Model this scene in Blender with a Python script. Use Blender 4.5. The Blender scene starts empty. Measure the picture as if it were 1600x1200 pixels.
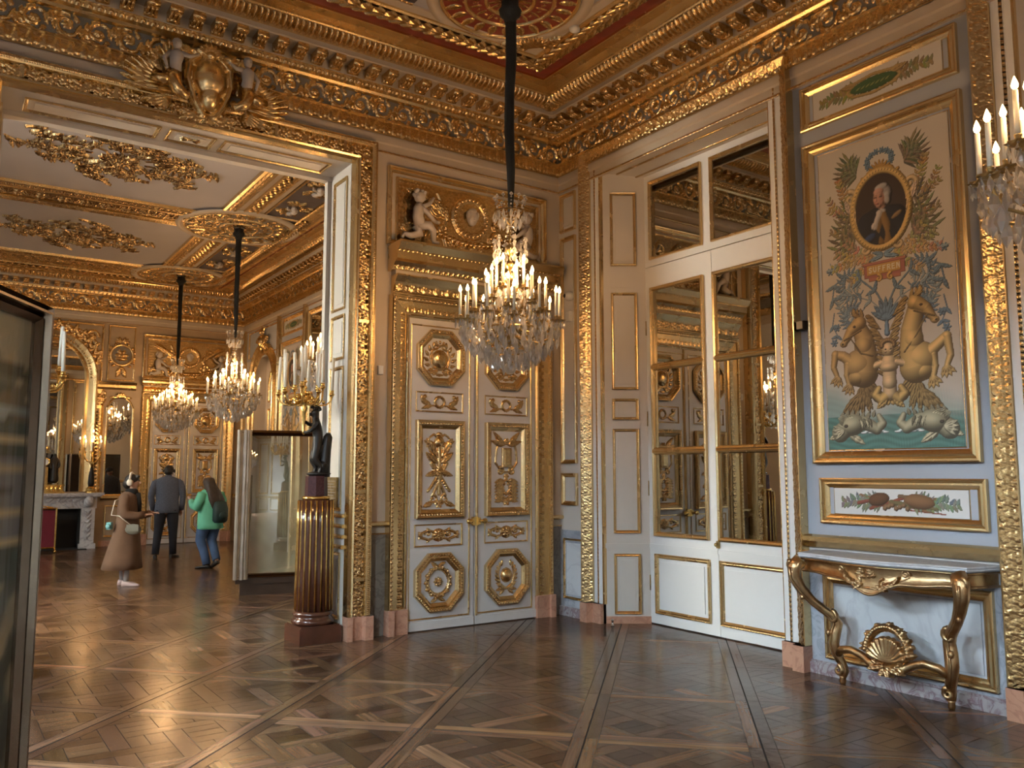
import bpy, math, random
import numpy as np
from mathutils import Vector, Matrix
PI = math.pi
random.seed(4); rng = np.random.RandomState(7)
SC = bpy.context.scene
COL = SC.collection
# ------------------------------------------------------------------ camera
cam = bpy.data.cameras.new('camera'); co = bpy.data.objects.new('camera', cam); COL.objects.link(co)
cam.sensor_fit = 'HORIZONTAL'; cam.sensor_width = 36.0; cam.lens = 36.0 * 1305.0 / 1600.0
cam.clip_start = 0.05; cam.clip_end = 200
co.location = (0, 0, 1.6)
co.rotation_euler = (PI / 2 + math.atan(138 / 1305.), 0, -math.atan(898 / 1312.))
SC.camera = co
# ------------------------------------------------------------------ view, world
SC.view_settings.view_transform = 'Standard'; SC.view_settings.look = 'None'
SC.view_settings.exposure = 0.22; SC.view_settings.gamma = 1.0; SC.view_settings.use_curve_mapping = False
cy = SC.cycles
cy.use_denoising = True
try: cy.denoiser = 'OPENIMAGEDENOISE'
except Exception: pass
cy.max_bounces = 7; cy.diffuse_bounces = 4; cy.glossy_bounces = 4; cy.transmission_bounces = 4; cy.transparent_max_bounces = 16
cy.sample_clamp_indirect = 4.0; cy.sample_clamp_direct = 30.0; cy.caustics_reflective = False; cy.caustics_refractive = False
cy.blur_glossy = 0.5
world = bpy.data.worlds.new('world'); SC.world = world; world.use_nodes = True
wn = world.node_tree.nodes; wl = world.node_tree.links
bg = wn['Background']; bg.inputs[1].default_value = 1.0
tcw = wn.new('ShaderNodeTexCoord'); sxyz = wn.new('ShaderNodeSeparateXYZ'); crw = wn.new('ShaderNodeValToRGB')
crw.color_ramp.elements[0].position = 0.45; crw.color_ramp.elements[0].color = (0.10, 0.10, 0.09, 1)
crw.color_ramp.elements[1].position = 0.56; crw.color_ramp.elements[1].color = (0.80, 0.90, 1.05, 1)
mrw = wn.new('ShaderNodeMapRange'); mrw.inputs[1].default_value = -1; mrw.inputs[2].default_value = 1
wl.new(tcw.outputs['Generated'], sxyz.inputs[0]); wl.new(sxyz.outputs[2], mrw.inputs[0]); wl.new(mrw.outputs[0], crw.inputs[0]); wl.new(crw.outputs[0], bg.inputs[0])
# daylight: the bright sky outside the tall windows of the left wall (x = -2.4)
def area(name, loc, aim, sx, sy, power, color):
    l = bpy.data.lights.new(name, 'AREA'); l.shape = 'RECTANGLE'; l.size = sx; l.size_y = sy; l.energy = power; l.color = color
    o = bpy.data.objects.new(name, l); COL.objects.link(o); o.location = loc
    o.rotation_euler = (Vector(aim) - Vector(loc)).to_track_quat('-Z', 'Y').to_euler()
    return o
DAY = (0.72, 0.86, 1.0)
WIN_NEAR = [4.9, 1.2, -2.6]; WIN_FAR = [10.3, 14.2, 18.2]
for k, yc in enumerate(WIN_NEAR): area('daylight', (-4.7, yc, 6.2), (3.0, yc, -0.6), 3.0, 3.6, (5600, 11500, 9500)[k], DAY)
for k, yc in enumerate(WIN_FAR): area('daylight', (-4.5, yc, (4.2, 5.6, 5.6)[k]), (3.6, yc - (1.6, 0, 0)[k], (1.2, -.2, -.2)[k]), 3.0, 3.4, (2300, 700, 700)[k], (1.0, .95, .84))

# ------------------------------------------------------------------ materials
MAT = {}
def nodes(name):
    m = bpy.data.materials.new(name); m.use_nodes = True; MAT[name] = m
    return m, m.node_tree.nodes, m.node_tree.links, m.node_tree.nodes['Principled BSDF']
def pmat(name, col, rough=0.5, metal=0.0, noise=0.0, nscale=8.0, bump=0.0, bscale=60.0, spec=0.5, coat=0.0, rvar=0.0, col2=None, attr=None, detail=4.0, dist=0.0):
    m, n, l, b = nodes(name)
    b.inputs['Base Color'].default_value = (*col, 1); b.inputs['Roughness'].default_value = rough
    b.inputs['Metallic'].default_value = metal; b.inputs['Specular IOR Level'].default_value = spec
    b.inputs['Coat Weight'].default_value = coat; b.inputs['Coat Roughness'].default_value = 0.1
    tc = n.new('ShaderNodeTexCoord')
    if noise > 0 or col2:
        t = n.new('ShaderNodeTexNoise'); t.inputs['Scale'].default_value = nscale; t.inputs['Detail'].default_value = detail
        t.inputs['Distortion'].default_value = dist
        l.new(tc.outputs['Object'], t.inputs['Vector'])
        r = n.new('ShaderNodeValToRGB'); r.color_ramp.elements[0].position = 0.36; r.color_ramp.elements[1].position = 0.66
        c2 = col2 if col2 else tuple(c * (1 - noise) for c in col)
        r.color_ramp.elements[0].color = (*c2, 1); r.color_ramp.elements[1].color = (*col, 1)
        l.new(t.outputs['Fac'], r.inputs[0]); l.new(r.outputs[0], b.inputs['Base Color'])
        if rvar > 0:
            mr = n.new('ShaderNodeMapRange'); mr.inputs[3].default_value = rough + rvar; mr.inputs[4].default_value = rough - rvar * .5
            l.new(t.outputs['Fac'], mr.inputs[0]); l.new(mr.outputs[0], b.inputs['Roughness'])
    if attr:
        a = n.new('ShaderNodeAttribute'); a.attribute_name = 'Col'; l.new(a.outputs['Color'], b.inputs['Base Color'])
    if bump > 0:
        t2 = n.new('ShaderNodeTexNoise'); t2.inputs['Scale'].default_value = bscale; t2.inputs['Detail'].default_value = 3
        l.new(tc.outputs['Object'], t2.inputs['Vector'])
        bp = n.new('ShaderNodeBump'); bp.inputs['Strength'].default_value = bump; bp.inputs['Distance'].default_value = 0.01
        l.new(t2.outputs['Fac'], bp.inputs['Height']); l.new(bp.outputs[0], b.inputs['Normal'])
    return m
pmat('gold', (0.82, 0.62, 0.33), 0.25, 1.0, col2=(0.77, 0.57, 0.29), nscale=5, bump=0.03, bscale=24, rvar=0.06)
pmat('gold_carved', (0.82, 0.60, 0.31), 0.21, 1.0, col2=(0.55, 0.37, 0.17), nscale=40, bump=0.15, bscale=90, rvar=0.05)
pmat('gold_antique', (0.62, 0.46, 0.25), 0.30, 1.0, col2=(0.42, 0.25, 0.12), nscale=10, bump=0.2, bscale=50, rvar=0.1)
pmat('gilt_bronze', (0.92, 0.66, 0.24), 0.22, 1.0, col2=(0.72, 0.46, 0.14), nscale=20)
pmat('brass_dark', (0.50, 0.36, 0.15), 0.32, 1.0, col2=(0.26, 0.18, 0.08), nscale=20)
pmat('cream', (0.70, 0.65, 0.59), 0.5, noise=0.06, nscale=2.0, bump=0.03, bscale=20)
pmat('cream_warm', (0.58, 0.48, 0.37), 0.5, noise=0.08, nscale=2.0, bump=0.03, bscale=20)
pmat('white_paint', (0.86, 0.855, 0.84), 0.42, noise=0.04, nscale=2.0, bump=0.02, bscale=20)
pmat('door_paint', (0.72, 0.68, 0.645), 0.36, noise=0.05, nscale=2.0, bump=0.02, bscale=20)
pmat('lilac_paint', (0.44, 0.42, 0.44), 0.6, noise=0.07, nscale=1.2)
pmat('grey_blue', (0.46, 0.49, 0.55), 0.5, noise=0.05, nscale=1.5, bump=0.02, bscale=20)
pmat('frieze_ground', (0.24, 0.21, 0.175), 0.6, noise=0.3, nscale=9)
pmat('red_paint', (0.23, 0.035, 0.018), 0.55, noise=0.3, nscale=8)
pmat('dark_panel', (0.075, 0.06, 0.065), 0.6, noise=0.2, nscale=5)
pmat('bronze', (0.014, 0.011, 0.009), 0.42, 0.1, noise=0.3, nscale=12, bump=0.2, bscale=60, spec=0.35)
pmat('tan_gilt', (0.44, 0.32, 0.20), 0.45, noise=0.15, nscale=3)
pmat('bronze_frame', (0.16, 0.10, 0.06), 0.25, 1.0)
pmat('porphyry', (0.065, 0.018, 0.02), 0.25, noise=0.45, nscale=60)
pmat('mahogany', (0.095, 0.032, 0.018), 0.20, noise=0.35, nscale=5, coat=0.5)
pmat('wax', (0.86, 0.80, 0.66), 0.45)
pmat('fabric_black', (0.012, 0.013, 0.013), 0.9, bump=0.4, bscale=40)
pmat('silver_dark', (0.36, 0.30, 0.24), 0.18, 1.0, col2=(0.20, 0.15, 0.11), nscale=3, rvar=0.05)
pmat('silver_frame', (0.62, 0.57, 0.50), 0.34, 1.0, col2=(0.48, 0.44, 0.38), nscale=6, rvar=0.06)
pmat('black_plastic', (0.012, 0.012, 0.013), 0.35)
pmat('white_plastic', (0.72, 0.70, 0.66), 0.35)
pmat('base_dark', (0.045, 0.028, 0.02), 0.28, noise=0.2, nscale=6)
pmat('steel', (0.6, 0.6, 0.6), 0.2, 1.0)
pmat('soot', (0.012, 0.011, 0.010), 0.8)
pmat('crimson', (0.16, 0.008, 0.022), 0.75, noise=0.15, nscale=30, bump=0.2, bscale=200)
pmat('sculpt_white', (0.56, 0.49, 0.43), 0.55, noise=0.1, nscale=20)
pmat('painted', (0.8, 0.8, 0.8), 0.55, attr=True)
pmat('painted_gloss', (0.8, 0.8, 0.8), 0.18, attr=True, coat=1.0)
pmat('leaf_gilt', (0.80, 0.62, 0.34), 0.26, 1.0, col2=(0.25, 0.15, 0.07), nscale=9, bump=0.3, bscale=60)
def marble(name, base, vein, sc, rough=0.22, width=0.03, cloud=None):
    m, n, l, b = nodes(name)
    tc = n.new('ShaderNodeTexCoord'); t = n.new('ShaderNodeTexNoise'); t.inputs['Scale'].default_value = sc; t.inputs['Detail'].default_value = 6; t.inputs['Distortion'].default_value = 1.6
    l.new(tc.outputs['Object'], t.inputs['Vector'])
    r = n.new('ShaderNodeValToRGB'); e = r.color_ramp.elements
    e[0].position = 0.5 - width * 1.8; e[0].color = (*base, 1); e[1].position = 0.5; e[1].color = (*vein, 1)
    e2 = r.color_ramp.elements.new(0.5 + width * 1.4); e2.color = (*base, 1)
    l.new(t.outputs['Fac'], r.inputs[0])
    t2 = n.new('ShaderNodeTexNoise'); t2.inputs['Scale'].default_value = sc * .6; t2.inputs['Detail'].default_value = 3; l.new(tc.outputs['Object'], t2.inputs['Vector'])
    mx = n.new('ShaderNodeMix'); mx.data_type = 'RGBA'; mx.blend_type = 'MULTIPLY'; mx.inputs[0].default_value = 0.8
    r2 = n.new('ShaderNodeValToRGB'); r2.color_ramp.elements[0].position = 0.35; r2.color_ramp.elements[0].color = (*(cloud or (0.72, 0.72, 0.75)), 1); r2.color_ramp.elements[1].position = 0.6; r2.color_ramp.elements[1].color = (1, 1, 1, 1)
    l.new(t2.outputs['Fac'], r2.inputs[0]); l.new(r.outputs[0], mx.inputs[6]); l.new(r2.outputs[0], mx.inputs[7]); l.new(mx.outputs[2], b.inputs['Base Color'])
    b.inputs['Roughness'].default_value = rough
marble('marble_white', (0.74, 0.755, 0.775), (0.64, 0.65, 0.68), 1.6, 0.2, cloud=(0.84, 0.85, 0.87))
marble('marble_blue', (0.52, 0.55, 0.60), (0.40, 0.43, 0.48), 5, 0.25)
marble('marble_pink', (0.60, 0.33, 0.22), (0.48, 0.24, 0.16), 6, 0.3, cloud=(0.85, 0.8, 0.78))
marble('marble_violet', (0.48, 0.45, 0.46), (0.26, 0.17, 0.19), 7, 0.3, 0.06)
marble('marble_grey', (0.22, 0.20, 0.17), (0.15, 0.13, 0.11), 5, 0.35)
marble('marble_mantel', (0.62, 0.60, 0.60), (0.42, 0.40, 0.42), 3, 0.3)
def mirror_mat(name, col, rough):
    m, n, l, b = nodes(name)
    b.inputs['Base Color'].default_value = (*col, 1); b.inputs['Metallic'].default_value = 1; b.inputs['Roughness'].default_value = rough
mirror_mat('mirror', (0.46, 0.445, 0.41), 0.0)
def emis(name, col, s):
    m = bpy.data.materials.new(name); m.use_nodes = True; MAT[name] = m; n = m.node_tree.nodes; l = m.node_tree.links
    n.remove(n['Principled BSDF']); e = n.new('ShaderNodeEmission'); e.inputs[0].default_value = (*col, 1); e.inputs[1].default_value = s
    l.new(e.outputs[0], n['Material Output'].inputs[0])
    try: m.cycles.emission_sampling = 'NONE'
    except Exception: pass
emis('flame', (1.0, 0.58, 0.22), 30)
def crystal(name, tint, trans):
    m = bpy.data.materials.new(name); m.use_nodes = True; MAT[name] = m; n = m.node_tree.nodes; l = m.node_tree.links
    n.remove(n['Principled BSDF'])
    g = n.new('ShaderNodeBsdfGlossy'); g.inputs['Roughness'].default_value = 0.06; g.inputs[0].default_value = (*tint, 1)
    t = n.new('ShaderNodeBsdfTransparent'); t.inputs[0].default_value = (0.98, 0.98, 0.99, 1)
    d = n.new('ShaderNodeBsdfTranslucent'); d.inputs[0].default_value = (*tint, 1)
    lw = n.new('ShaderNodeLayerWeight'); lw.inputs[0].default_value = 0.45
    mr = n.new('ShaderNodeMapRange'); mr.inputs[3].default_value = 1 - trans; mr.inputs[4].default_value = 0.95
    mx = n.new('ShaderNodeMixShader'); m2 = n.new('ShaderNodeMixShader'); m2.inputs[0].default_value = 0.62
    l.new(lw.outputs['Facing'], mr.inputs[0]); l.new(mr.outputs[0], mx.inputs[0])
    l.new(t.outputs[0], mx.inputs[1]); l.new(g.outputs[0], m2.inputs[1]); l.new(d.outputs[0], m2.inputs[2]); l.new(m2.outputs[0], mx.inputs[2])
    l.new(mx.outputs[0], n['Material Output'].inputs[0])
crystal('crystal', (1.0, 1.0, 1.0), 0.58)
def glass_pane(name, gl=0.12, tr=(0.96, 0.98, 0.97)):
    m = bpy.data.materials.new(name); m.use_nodes = True; MAT[name] = m; n = m.node_tree.nodes; l = m.node_tree.links
    n.remove(n['Principled BSDF']); g = n.new('ShaderNodeBsdfGlossy'); g.inputs['Roughness'].default_value = 0.0
    t = n.new('ShaderNodeBsdfTransparent'); t.inputs[0].default_value = (*tr, 1); mx = n.new('ShaderNodeMixShader'); mx.inputs[0].default_value = gl
    l.new(t.outputs[0], mx.inputs[1]); l.new(g.outputs[0], mx.inputs[2]); l.new(mx.outputs[0], n['Material Output'].inputs[0])
glass_pane('window_glass', 0.08)
glass_pane('cover_glass', 0.52)
glass_pane('cover_glass_soft', 0.10)
def wood_floor():
    m, n, l, b = nodes('oak')
    a = n.new('ShaderNodeAttribute'); a.attribute_name = 'Col'
    uv = n.new('ShaderNodeUVMap'); uv.uv_map = 'UV'
    mp = n.new('ShaderNodeMapping'); mp.inputs['Scale'].default_value = (1.6, 26, 1)
    t = n.new('ShaderNodeTexNoise'); t.inputs['Scale'].default_value = 1.0; t.inputs['Detail'].default_value = 5; t.inputs['Distortion'].default_value = 0.6
    l.new(uv.outputs[0], mp.inputs[0]); l.new(mp.outputs[0], t.inputs['Vector'])
    r = n.new('ShaderNodeValToRGB'); r.color_ramp.elements[0].position = 0.3; r.color_ramp.elements[0].color = (0.42, 0.40, 0.38, 1); r.color_ramp.elements[1].position = 0.7; r.color_ramp.elements[1].color = (1.15, 1.12, 1.1, 1)
    l.new(t.outputs['Fac'], r.inputs[0])
    mx = n.new('ShaderNodeMix'); mx.data_type = 'RGBA'; mx.blend_type = 'MULTIPLY'; mx.inputs[0].default_value = 1.0
    l.new(a.outputs['Color'], mx.inputs[6]); l.new(r.outputs[0], mx.inputs[7]); l.new(mx.outputs[2], b.inputs['Base Color'])
    tc = n.new('ShaderNodeTexCoord'); t2 = n.new('ShaderNodeTexNoise'); t2.inputs['Scale'].default_value = 1.6; t2.inputs['Detail'].default_value = 5
    l.new(tc.outputs['Object'], t2.inputs['Vector'])
    mr = n.new('ShaderNodeMapRange'); mr.inputs[3].default_value = 0.16; mr.inputs[4].default_value = 0.30; l.new(t2.outputs['Fac'], mr.inputs[0]); l.new(mr.outputs[0], b.inputs['Roughness'])
    t3 = n.new('ShaderNodeTexNoise'); t3.inputs['Scale'].default_value = 7; t3.inputs['Detail'].default_value = 3; l.new(tc.outputs['Object'], t3.inputs['Vector'])
    ad = n.new('ShaderNodeMath'); ad.operation = 'MULTIPLY_ADD'; ad.inputs[1].default_value = 0.12; l.new(t.outputs['Fac'], ad.inputs[0]); l.new(t3.outputs['Fac'], ad.inputs[2])
    bp = n.new('ShaderNodeBump'); bp.inputs['Strength'].default_value = 0.12; bp.inputs['Distance'].default_value = 0.02; l.new(ad.outputs[0], bp.inputs['Height']); l.new(bp.outputs[0], b.inputs['Normal'])
    b.inputs['Specular IOR Level'].default_value = 0.42
    b.inputs['Coat Weight'].default_value = 0.06; b.inputs['Coat Roughness'].default_value = 0.15
wood_floor()

# ------------------------------------------------------------------ mesh builder
class MB:
    def __init__(s): s.V = []; s.F = []; s.n = 0; s.C = []; s.UV = []; s.hascol = False; s.hasuv = False
    def add(s, V, F, mat=0, smooth=False, T=None, col=None, uv=None):
        V = np.asarray(V, dtype=np.float64).reshape(-1, 3)
        if T is not None:
            M_ = np.array(T); V = V @ M_[:3, :3].T + M_[:3, 3]
        F = np.asarray(F, dtype=np.int64)
        s.V.append(V); s.F.append((F + s.n, mat, smooth)); s.n += len(V)
        if col is not None:
            c = np.asarray(col, dtype=np.float32); c = np.broadcast_to(c, (len(V), 3)) if c.ndim == 1 else c
            s.hascol = True
        else: c = np.ones((len(V), 3), np.float32)
        s.C.append(c)
        if uv is not None: s.hasuv = True; s.UV.append(np.asarray(uv, np.float32))
        else: s.UV.append(np.zeros((len(V), 2), np.float32))
    def poly(s, pts, mat=0, T=None, col=None, uv=None):
        s.add(pts, [list(range(len(pts)))], mat, False, T, col, uv)
    def box(s, x0, x1, y0, y1, z0, z1, mat=0, T=None, col=None):
        V = [(x0, y0, z0), (x1, y0, z0), (x1, y1, z0), (x0, y1, z0), (x0, y0, z1), (x1, y0, z1), (x1, y1, z1), (x0, y1, z1)]
        s.add(V, [(0, 3, 2, 1), (4, 5, 6, 7), (0, 1, 5, 4), (1, 2, 6, 5), (2, 3, 7, 6), (3, 0, 4, 7)], mat, False, T, col)
    def loft(s, rings, mat=0, smooth=True, T=None, cap=True, closed=True, col=None, loop=False):
        R = np.asarray(rings, float); a, b = R.shape[:2]
        idx = np.arange(a * b).reshape(a, b)
        nx = np.roll(idx, -1, 1) if closed else idx
        if not closed: i0 = idx[:, :-1]; i1 = idx[:, 1:]
        else: i0 = idx; i1 = nx
        if loop: A0, A1, B0, B1 = i0, i1, np.roll(i0, -1, 0), np.roll(i1, -1, 0)
        else: A0, A1, B0, B1 = i0[:-1], i1[:-1], i0[1:], i1[1:]
        F = np.stack([A0, A1, B1, B0], -1).reshape(-1, 4)
        n0 = s.n
        s.add(R.reshape(-1, 3), F, mat, smooth, T, col)
        if cap and closed and not loop:
            s.F.append((np.array([idx[0][::-1]]) + n0, mat, False)); s.F.append((np.array([idx[-1]]) + n0, mat, False))
    def tube(s, pts, r, n=8, mat=0, T=None, cap=True, smooth=True, col=None, flat=1.0):
        P = np.asarray(pts, float); k = len(P); r = np.broadcast_to(np.asarray(r, float), (k,))
        tg = np.gradient(P, axis=0); tg /= np.linalg.norm(tg, axis=1)[:, None] + 1e-9
        up = np.array([0, 0, 1.0]) if abs(tg[0][2]) < .9 else np.array([1.0, 0, 0])
        rings = []; a = np.arange(n) * 2 * PI / n
        u = np.cross(up, tg[0]); u /= np.linalg.norm(u)
        for i in range(k):
            u = u - tg[i] * u.dot(tg[i]); u /= np.linalg.norm(u) + 1e-9; v = np.cross(tg[i], u)
            rings.append(P[i] + r[i] * (np.cos(a)[:, None] * u + flat * np.sin(a)[:, None] * v))
        s.loft(rings, mat, smooth, T, cap, True, col)
    def lathe(s, prof, n=20, mat=0, T=None, smooth=True, col=None, flute=0, fd=0.0):
        a = np.arange(n) * 2 * PI / n
        k = 1 - fd * (np.abs(np.sin(a * flute / 2)) if flute else 0)
        s.loft([np.stack([r * k * np.cos(a), r * k * np.sin(a), np.full(n, z)], 1) for r, z in prof], mat, smooth, T, True, True, col)
    def ball(s, c, r, n=8, m=6, mat=0, T=None, col=None, smooth=True):
        r = np.broadcast_to(np.asarray(r, float), (3,)); a = np.arange(n) * 2 * PI / n
        V = [(c[0], c[1], c[2] - r[2])]
        for j in range(1, m):
            t = -PI / 2 + PI * j / m
            V += [(c[0] + r[0] * math.cos(t) * math.cos(x), c[1] + r[1] * math.cos(t) * math.sin(x), c[2] + r[2] * math.sin(t)) for x in a]
        V.append((c[0], c[1], c[2] + r[2])); F = []
        for i in range(n): F.append((0, 1 + (i + 1) % n, 1 + i, 1 + i))
        for j in range(m - 2):
            for i in range(n): F.append((1 + j * n + i, 1 + j * n + (i + 1) % n, 1 + (j + 1) * n + (i + 1) % n, 1 + (j + 1) * n + i))
        e = len(V) - 1
        for i in range(n): F.append((e, 1 + (m - 2) * n + i, 1 + (m - 2) * n + (i + 1) % n, 1 + (m - 2) * n + (i + 1) % n))
        tri = [f for f in F if f[2] == f[3]]; quad = [f for f in F if f[2] != f[3]]
        n0 = s.n; s.add(V, np.array(quad), mat, smooth, T, col); s.F.append((np.array([t[:3] for t in tri]) + n0, mat, smooth))
    def hf(s, H, w, h, T, cell_mask=None, mat=0, col=None, x0=0.0, y0=0.0, smooth=True):
        """height field: H[j,i] over u in x0..x0+w, v in y0..y0+h, height along the third axis"""
        ny, nx = H.shape; X, Y = np.meshgrid(x0 + np.linspace(0, w, nx), y0 + np.linspace(0, h, ny))
        V = np.stack([X, Y, H], -1).reshape(-1, 3); idx = np.arange(nx * ny).reshape(ny, nx)
        F = np.stack([idx[:-1, :-1], idx[:-1, 1:], idx[1:, 1:], idx[1:, :-1]], -1)
        if cell_mask is not None:
            cm = cell_mask[:-1, :-1] | cell_mask[:-1, 1:] | cell_mask[1:, 1:] | cell_mask[1:, :-1]
            F = F[cm]; used = np.zeros(nx * ny, bool); used[F.reshape(-1)] = True; mp = np.cumsum(used) - 1
            V = V[used]; F = mp[F.reshape(-1, 4)]
            if col is not None: col = col.reshape(-1, 3)[used]
        elif col is not None: col = col.reshape(-1, 3)
        if len(F): s.add(V, F.reshape(-1, 4), mat, smooth, T, col)
    def mesh(s, name, mats):
        me = bpy.data.meshes.new(name)
        if not s.V: return me
        V = np.concatenate(s.V); loops = []; starts = []; tot = []; mi = []; sm = []; st = 0
        for F, m, q in s.F:
            if F.size == 0: continue
            k = F.shape[1]; nf = F.shape[0]; loops.append(F.reshape(-1)); starts.append(st + np.arange(nf) * k); st += nf * k
            tot.append(np.full(nf, k)); mi.append(np.full(nf, m)); sm.append(np.full(nf, q))
        L = np.concatenate(loops).astype(np.int32)
        me.vertices.add(len(V)); me.vertices.foreach_set('co', V.reshape(-1).astype(np.float32))
        me.loops.add(len(L)); me.loops.foreach_set('vertex_index', L)
        S_ = np.concatenate(starts).astype(np.int32); me.polygons.add(len(S_)); me.polygons.foreach_set('loop_start', S_)
        try: me.polygons.foreach_set('loop_total', np.concatenate(tot).astype(np.int32))
        except Exception: pass
        me.polygons.foreach_set('material_index', np.concatenate(mi).astype(np.int32)); me.polygons.foreach_set('use_smooth', np.concatenate(sm).astype(bool))
        for m in mats: me.materials.append(MAT[m])
        if s.hascol:
            a = me.color_attributes.new('Col', 'FLOAT_COLOR', 'POINT'); c = np.concatenate(s.C); c4 = np.ones((len(c), 4), np.float32); c4[:, :3] = c; a.data.foreach_set('color', c4.reshape(-1))
        if s.hasuv:
            u = me.uv_layers.new(name='UV'); U = np.concatenate(s.UV)[L]; u.data.foreach_set('uv', U.reshape(-1))
        me.update(calc_edges=True); return me

def link(name, me, parent=None, loc=None):
    o = bpy.data.objects.new(name, me); COL.objects.link(o)
    if parent is not None: o.parent = parent
    if loc is not None: o.location = loc
    return o
def part(name, mb, mats, parent=None, loc=None, label=None, off=None):
    if isinstance(mats, str): mats = [mats]
    o = link(name, mb.mesh(name, mats), parent, loc)
    if parent is not None and loc is None and parent.get('_w'): o.location = -Vector(parent.location)
    if label: o['label'] = label
    return o
def tag(o, label=None, cat=None, group=None, kind=None):
    if label: o['label'] = label
    if cat: o['category'] = cat
    if group: o['group'] = group
    if kind: o['kind'] = kind
    return o
def thing(name, label, cat, loc=(0, 0, 0), rz=0, group=None, world=False):
    o = link(name, None, None, loc); o.rotation_euler = (0, 0, rz); o.empty_display_size = .1
    if world: o['_w'] = 1
    return tag(o, label, cat, group)
def struct(name, mb, mats, parent=None):
    o = part(name, mb, mats, parent)
    if parent is None: o['kind'] = 'structure'
    return o
def sroot(name):
    o = link(name, None); o.empty_display_size = .1; o['kind'] = 'structure'; return o
def copy_tree(o, parent=None):
    c = o.copy(); COL.objects.link(c); c.parent = parent
    for ch in list(o.children): copy_tree(ch, c)
    return c
def WT(o, u):
    """wall basis: u along the wall, v = up, w = out of the wall"""
    u = np.array(u, float); z = np.array([0, 0, 1.0]); n = np.cross(u, z); T = np.eye(4)
    T[:3, 0] = u; T[:3, 1] = z; T[:3, 2] = n; T[:3, 3] = o; return T
TA = WT((0, 7.7, 0), (1, 0, 0))        # near wall with the opening: u = x
TB = WT((5.95, 0, 0), (0, -1, 0))      # right wall: u = -y
TAF = WT((0, 8.3, 0), (-1, 0, 0))      # back of that wall, seen from the far room
TC = WT((0, 20.2, 0), (1, 0, 0))       # far wall
TL = WT((-2.4, 0, 0), (0, 1, 0))       # window wall
TN = WT((0, -5.0, 0), (-1, 0, 0))      # wall behind the camera
def TR(T, u=0, v=0, w=0, rz=0, s=1.0):
    M_ = np.eye(4); c, q = math.cos(rz), math.sin(rz); M_[:3, :3] = np.array([[c, -q, 0], [q, c, 0], [0, 0, 1]]) * s; M_[:3, 3] = (u, v, w)
    return np.array(T) @ M_
def tm(x=0, y=0, z=0, rz=0, rx=0, ry=0, s=1.0):
    return np.array(Matrix.Translation((x, y, z)) @ Matrix.Rotation(rz, 4, 'Z') @ Matrix.Rotation(ry, 4, 'Y') @ Matrix.Rotation(rx, 4, 'X') @ Matrix.Scale(s, 4))
def frame(mb, u0, u1, v0, v1, prof, T, mat=0, smooth=False):
    """moulding round a rectangle; prof = (distance inwards, height)"""
    rings = []
    for k in range(4):
        sx, sy = [(1, 1), (-1, 1), (-1, -1), (1, -1)][k]; cx, cy_ = [(u0, v0), (u1, v0), (u1, v1), (u0, v1)][k]
        rings.append([(cx + sx * d, cy_ + sy * d, h) for d, h in prof])
    mb.loft(rings, mat, smooth, T, cap=False, closed=False, loop=True)
def pframe(mb, pts, prof, T, mat=0, smooth=False, closed=True):
    """moulding along a 2-D outline with mitred corners; prof = (distance to the left of travel, height)"""
    P = np.array(pts, float); n = len(P); rings = []
    for i in range(n):
        if closed: a, b = P[i] - P[i - 1], P[(i + 1) % n] - P[i]
        else: a = P[i] - P[max(i - 1, 0)] if i > 0 else P[1] - P[0]; b = P[min(i + 1, n - 1)] - P[i] if i < n - 1 else P[-1] - P[-2]
        a = a / (np.linalg.norm(a) + 1e-9); b = b / (np.linalg.norm(b) + 1e-9); na = np.array([-a[1], a[0]]); nb = np.array([-b[1], b[0]])
        m = na + nb; m = m / max(m.dot(na), .3)
        rings.append([(P[i][0] + m[0] * d, P[i][1] + m[1] * d, h) for d, h in prof])
    mb.loft(rings, mat, smooth, T, cap=False, closed=False, loop=closed)
def strip(mb, u0, u1, prof, T, mat=0, smooth=False):
    """horizontal band: prof = (v, w)"""
    mb.loft([[(u0, v, w) for v, w in prof], [(u1, v, w) for v, w in prof]], mat, smooth, T, cap=False, closed=False)
    for u in (u0, u1): mb.poly([(u, v, w) for v, w in prof], mat, T)
def vstrip(mb, v0, v1, prof, T, mat=0, smooth=False):
    """vertical band: prof = (u, w)"""
    mb.loft([[(u, v0, w) for u, w in prof], [(u, v1, w) for u, w in prof]], mat, smooth, T, cap=False, closed=False)
    for v in (v0, v1): mb.poly([(u, v, w) for u, w in prof], mat, T)
def ring(mb, cx, cy_, r, prof, T, n=40, mat=0, ry=None, smooth=True):
    """round moulding; prof = (distance outwards, height)"""
    ry = ry or r
    rings = []
    for k in range(n):
        a = 2 * PI * k / n; rings.append([(cx + (r + d) * math.cos(a), cy_ + (ry + d) * math.sin(a), h) for d, h in prof])
    mb.loft(rings, mat, smooth, T, cap=False, closed=False, loop=True)

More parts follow.
